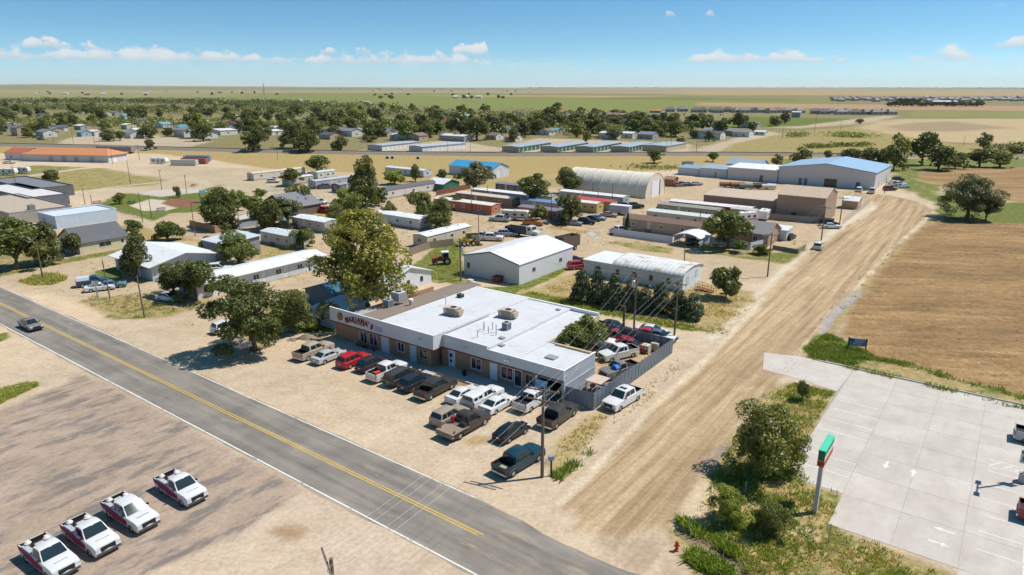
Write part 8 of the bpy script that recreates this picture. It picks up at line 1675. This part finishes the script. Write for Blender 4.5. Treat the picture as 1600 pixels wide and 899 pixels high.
m_ = thing('motel_sign', 'small white roadside sign on two posts under the elm', 'sign', gp(385, 556), R(38))
for x in (-.3, .3): q = MB(); q.box(x - .05, x + .05, -.05, .05, 0, 1.2); q.build('post', WOOD, m_)
q = MB(); q.box(-.85, .85, -.05, .05, 1.2, 1.95); q.build('board', OBJ_PLAIN, m_, color=(.62, .58, .60))
for r_ in range(2): q = MB(); [q.box(-.6 + k * .17, -.6 + k * .17 + .12, -.06, -.052, 1.62 - r_ * .27, 1.76 - r_ * .27) for k in range(8 - 2 * r_)]; q.build('lettering', OBJ_PLAIN, m_, color=(.14, .04, .12))
w_ = thing('sign_post', 'white square sign post in the weeds by the motel cars', 'sign', gp(153, 468), .4); q = MB(); q.box(-.09, .09, -.09, .09, 0, 3.2); q.build('post', OBJ_PLAIN, w_, color=(.62, .62, .62)); q = MB(); q.box(-.5, .5, -.03, .03, 2.5, 3.3); q.build('board', OBJ_PLAIN, w_, color=(.62, .62, .64)); 
lp = thing('lot_lamp', 'lamp post on a square concrete base with a green and white sign', 'lamp post', uv(4.9, 72.5), A0); q = MB(); q.box(-.33, .33, -.33, .33, 0, .95); q.build('base', CONCW, lp); q = MB(); q.bar((0, 0, .95), (0, 0, 7.6), .14); q.build('post', DARK, lp); q = MB(); q.bar((0, -.9, 7.6), (0, .9, 7.6), .1); q.build('lamp_arm', DARK, lp)
for s in (-1, 1): q = MB(); q.box(-.2, .2, s * 1.15 - .35, s * 1.15 + .35, 7.52, 7.66); q.build('lamp_head', DARK, lp)
q = MB(); q.box(-.55, .55, -.13, -.09, 1.9, 3.2); bd = q.build('sign_board', OBJ_PLAIN, lp, color=(.52, .58, .58)); q = MB(); q.box(-.55, .55, -.14, -.131, 2.85, 3.2); q.build('band', OBJ_PLAIN, bd, color=(.03, .26, .12)); q = MB(); q.box(-.4, .1, -.14, -.131, 2.1, 2.6); q.build('band', OBJ_PLAIN, bd, color=(.05, .22, .15))
pd = thing('telephone_pedestal', 'grey telephone pedestal on a post beside the tall utility pole', 'utility box', gp(861, 744), .3); q = MB(); q.box(-.07, .07, -.07, .07, 0, 1.7); q.build('post', DARK, pd); q = MB(); q.box(-.26, .26, -.14, .14, 1.7, 2.1); q.build('box', OBJ_PLAIN, pd, color=(.22, .28, .33))
hy = thing('fire_hydrant', 'red fire hydrant beside the ditch', 'hydrant', gp(1057, 861)); q = MB(); q.tube([(0, 0, 0), (0, 0, .12), (0, 0, .14), (0, 0, .62), (0, 0, .66), (0, 0, .8), (0, 0, .9)], [.17, .17, .12, .12, .16, .12, .03], 12); q.build('barrel', OBJ_PLAIN, hy, color=(.48, .03, .03)); q = MB(); q.tube([(-.22, 0, .48), (.22, 0, .48)], .07, 8); q.tube([(0, -.22, .45), (0, 0, .45)], .08, 8); q.build('outlet', OBJ_PLAIN, hy, color=(.42, .03, .03))
for (px, py, h, lab) in ((1294, 848, 1.6, 'thin grey marker post by the bare patch near the lot'), (1164, 773, 1.2, 'pale marker post between the ditch bushes'), (1076, 830, 1.3, 'dark marker post beside the ditch mouth')):
    r = thing('marker_post', lab, 'post', gp(px, py)); q = MB(); q.bar((0, 0, 0), (0, 0, h), .08); q.build('stake', STEEL, r); q = MB(); q.box(-.06, .06, -.05, .05, h, h + .12); q.build('cap', STEEL, r)
ct = thing('cable_reels', 'pair of white cabinets beside the left pole of the steel shed', 'cabinet', gp(735, 446), A0); q = MB(); q.box(-.5, .5, -.4, .4, 0, 1.1); q.build('body', OBJ_PLAIN, ct, color=(.6, .6, .6)); q = MB(); q.box(.6, 1.3, -.3, .3, 0, .8); q.build('lid_box', OBJ_PLAIN, ct, color=(.55, .55, .55))
ct.name = 'cabinet'
bn = thing('waste_bin', 'dark red waste bin at the garage door of the steel shed', 'bin', gp(778, 441), A0); q = MB(); q.prism([(-.7, 0), (.7, 0), (.85, 1.1), (-.85, 1.1)], -.6, .6, 'y'); q.build('body', OBJ_PLAIN, bn, color=(.22, .03, .03)); q = MB(); q.box(-.88, .88, -.63, .63, 1.105, 1.16); q.build('lid', DARK, bn)
dp = thing('dirt_pile', 'low pile of brown earth beside the beige pickup', 'dirt pile', gp(480, 528.5)); q = MB(); rr = random.Random(4); vs = [(0, 0, .75)]; fs = []
for k in range(3):
    for j in range(14): a = j * .4488; rd = (k + 1) / 3 * rr.uniform(.85, 1.15); vs.append((math.cos(a) * rd * 1.6, math.sin(a) * rd * 1.1, max(0, .72 * (1 - rd) + rr.uniform(-.05, .08)) if k < 2 else -.02))
for j in range(14): fs.append((0, 1 + j, 1 + (j + 1) % 14))
for k in range(2):
    for j in range(14): fs.append((1 + k * 14 + j, 1 + (k + 1) * 14 + j, 1 + (k + 1) * 14 + (j + 1) % 14, 1 + k * 14 + (j + 1) % 14))
q.add(vs, fs); q.build('mound', mat('brown_earth', (.24, .185, .13), .95, .25, 3, bump=.06, bscale=8), dp, smooth=True)
# ---------------------------------------------------------------- weeds, stubble and clods
GRASSM = leaf_mat('grass_blades', (1, 1, 1), .25)
def scatter(name, label, polys, n, h, w, tone, seed, cat='weeds', blades=5, lean=.5, clump=True):
    r = np.random.default_rng(seed); pts = []
    areas = []
    for poly in polys:
        A = np.array(poly); x0, y0 = A.min(0); x1, y1 = A.max(0); k = 0; got = []
        t = max(200, n * 3 // len(polys)); X = r.uniform(x0, x1, t); Y = r.uniform(y0, y1, t); ins = sdist(X, Y, poly) > 0
        if clump: ins &= (fbm(X, Y, 2.6, 3, seed) + .12 * r.normal(size=t)) > .04
        pts.append(np.stack([X[ins], Y[ins]], 1)[:n // len(polys)])
    P = np.concatenate(pts); k = len(P); P = np.repeat(P, blades, 0) + r.normal(size=(k * blades, 2)) * w * 1.2
    hh = h * r.uniform(.35, 1.25, len(P)); a = r.uniform(0, 6.283, len(P)); dx = np.cos(a) * w * .5; dy = np.sin(a) * w * .5; lx = r.normal(size=len(P)) * lean * hh; ly = r.normal(size=len(P)) * lean * hh
    z = np.zeros(len(P)); V = np.stack([np.stack([P[:, 0] - dx, P[:, 1] - dy, z - .05], 1), np.stack([P[:, 0] + dx, P[:, 1] + dy, z - .05], 1), np.stack([P[:, 0] + lx + dx * .5, P[:, 1] + ly + dy * .5, hh], 1), np.stack([P[:, 0] + lx - dx * .3, P[:, 1] + ly - dy * .3, hh * .9], 1)], 1).reshape(-1, 3)
    o = link_mesh(name, np_mesh(name, V, np.arange(len(V)).reshape(-1, 4), GRASSM), color=GREENS.get(tone, tone)); tag(o, label, cat, kind='stuff')
corner = poly_px((1240, 600), (1303, 613), (1232, 735), (1310, 773), (1298, 820), (1430, 880), (1500, 910), (1085, 910), (1175, 905), (1150, 872), (1100, 842), (1090, 800), (1140, 700), (1195, 615))
scatter('weeds', 'tall green weeds over the ditch corner', [corner], 7000, .28, .10, (.30, .36, .06), 41); scatter('dry_weeds', 'dry straw weeds over the ditch corner', [corner], 4500, .18, .08, (.60, .46, .20), 42, 'dry grass')
scatter('weeds', 'dense green weeds in the ditch', [band_px([(1062, 812), (1100, 838), (1150, 866), (1200, 905)], 1.0), band_px([(1075, 868), (1110, 885), (1150, 910)], 1.6)], 1300, .5, .13, (.26, .33, .05), 43)
scatter('weeds', 'green weeds along the concrete lot edge and the field', [band_px([(1262, 557), (1330, 575), (1440, 600), (1600, 639)], 1.3), poly_px((1252, 548), (1290, 522), (1330, 537), (1370, 560), (1330, 571), (1270, 560)), band_px([(1330, 556), (1400, 566), (1480, 588), (1600, 622)], 2.0)], 4200, .36, .11, (.24, .29, .05), 44)
scatter('weeds', 'weeds along the verge of the dirt road', [band_px([(1285, 508), (1320, 470), (1365, 424), (1410, 380)], 2.2)], 800, .35, .12, (.24, .29, .05), 45)
scatter('weeds', 'green weeds along the alley behind the restaurant', [band_px([(822, 459), (880, 471), (960, 492), (1060, 510), (1140, 522)], 2.6)], 2200, .36, .12, (.32, .34, .06), 46); scatter('dry_weeds', 'dry grass in the yard of the quonset hut', [poly_px((1100, 455), (1185, 468), (1150, 500), (1130, 518), (1000, 500), (880, 474), (850, 445), (920, 430))], 4200, .22, .1, (.62, .49, .24), 47, 'dry grass')
scatter('weeds', 'weeds in the left roadside patch', [poly_px((31, 440), (48, 431), (75, 427), (104, 430), (103, 438), (80, 445), (52, 446))], 800, .45, .13, (.38, .36, .07), 48); scatter('weeds', 'weeds round the highway side poles on the left', [poly_px((122, 473), (150, 462), (258, 458), (320, 482), (215, 499))], 600, .25, .11, (.34, .32, .1), 49); scatter('weeds', 'weeds in the near left verge', [poly_px((0, 632), (60, 603), (58, 597), (30, 598), (0, 606))], 900, .22, .08, (.34, .36, .06), 50)
scatter('weeds', 'weeds and grass tufts beside the roadside pole', [poly_px((862, 742), (900, 712), (935, 680), (950, 650), (915, 650), (880, 690), (858, 720))], 260, .22, .09, (.48, .40, .17), 51); scatter('weeds', 'green weeds between the graded road and the pole', [band_px([(868, 752), (880, 740), (905, 722), (922, 705)], 1.0)], 220, .6, .12, (.22, .28, .05), 52)
scatter('weeds', 'grass on the lawn of the steel shed', [poly_px((640, 430), (664, 400), (702, 378), (722, 380), (720, 432), (700, 442)), poly_px((735, 448), (790, 450), (880, 415), (890, 421), (800, 463))], 3000, .14, .12, (.36, .38, .07), 53)
scatter('dry_weeds', 'scattered dry weeds outside the yard fence', [poly_px((950, 640), (1000, 610), (1060, 560), (1075, 565), (1010, 630), (960, 665))], 350, .2, .08, (.42, .38, .14), 54, 'dry grass')
scatter('stubble', 'short golden stubble over the ploughed field', [poly_px((1440, 360), (1480, 347), (1640, 352), (1660, 635), (1600, 620), (1450, 582), (1360, 558), (1312, 520), (1345, 468), (1400, 402))], 9000, .10, .08, (.56, .38, .20), 55, 'stubble', 3, 1.1, True)
scatter('stubble', 'dark brown clods and chaff in the ploughed field', [poly_px((1440, 360), (1480, 347), (1640, 352), (1660, 635), (1600, 620), (1450, 582), (1360, 558), (1312, 520), (1345, 468), (1400, 402))], 5000, .06, .16, (.16, .095, .05), 56, 'clods', 2, 1.4, True)
scatter('dry_weeds', 'scattered low weeds about the trailer park lots', [poly_px((400, 290), (700, 290), (1000, 330), (1250, 345), (1240, 400), (1000, 385), (760, 385), (640, 400), (480, 390), (340, 380), (300, 330))], 2600, .22, .16, (.34, .30, .12), 58, 'dry grass')
scatter('dry_weeds', 'sparse low weeds about the motel lots', [poly_px((10, 440), (120, 400), (340, 380), (500, 420), (520, 500), (380, 530), (240, 505), (120, 470))], 900, .16, .12, (.40, .34, .14), 59, 'dry grass')
scatter('clods', 'earth clods along the edges of the graded road', [band_px([(868, 792), (965, 690), (1020, 632), (1112, 551), (1195, 461)], 1.6), band_px([(1245, 552), (1210, 606), (1150, 672), (1100, 735), (1062, 790)], 1.6)], 2600, .07, .12, (.34, .25, .15), 57, 'clods', 2, 1.2, False)

# ---------------------------------------------------------------- air
hm = bpy.data.materials.new('thin_haze'); hm.use_nodes = True; nt = hm.node_tree; nt.nodes.clear(); o_ = N(nt, 'ShaderNodeOutputMaterial'); pv = N(nt, 'ShaderNodeVolumePrincipled')
pv.inputs['Color'].default_value = (.80, .90, 1, 1); pv.inputs['Density'].default_value = 2.2e-5; pv.inputs['Anisotropy'].default_value = .2; L(nt, pv.outputs[0], o_.inputs['Volume'])
q = MB(); q.box(-16400, 16400, -14400, 16400, -2.0, 190); hz = q.build('haze', hm); tag(hz, 'thin blue summer haze over the plain', 'haze', kind='stuff')
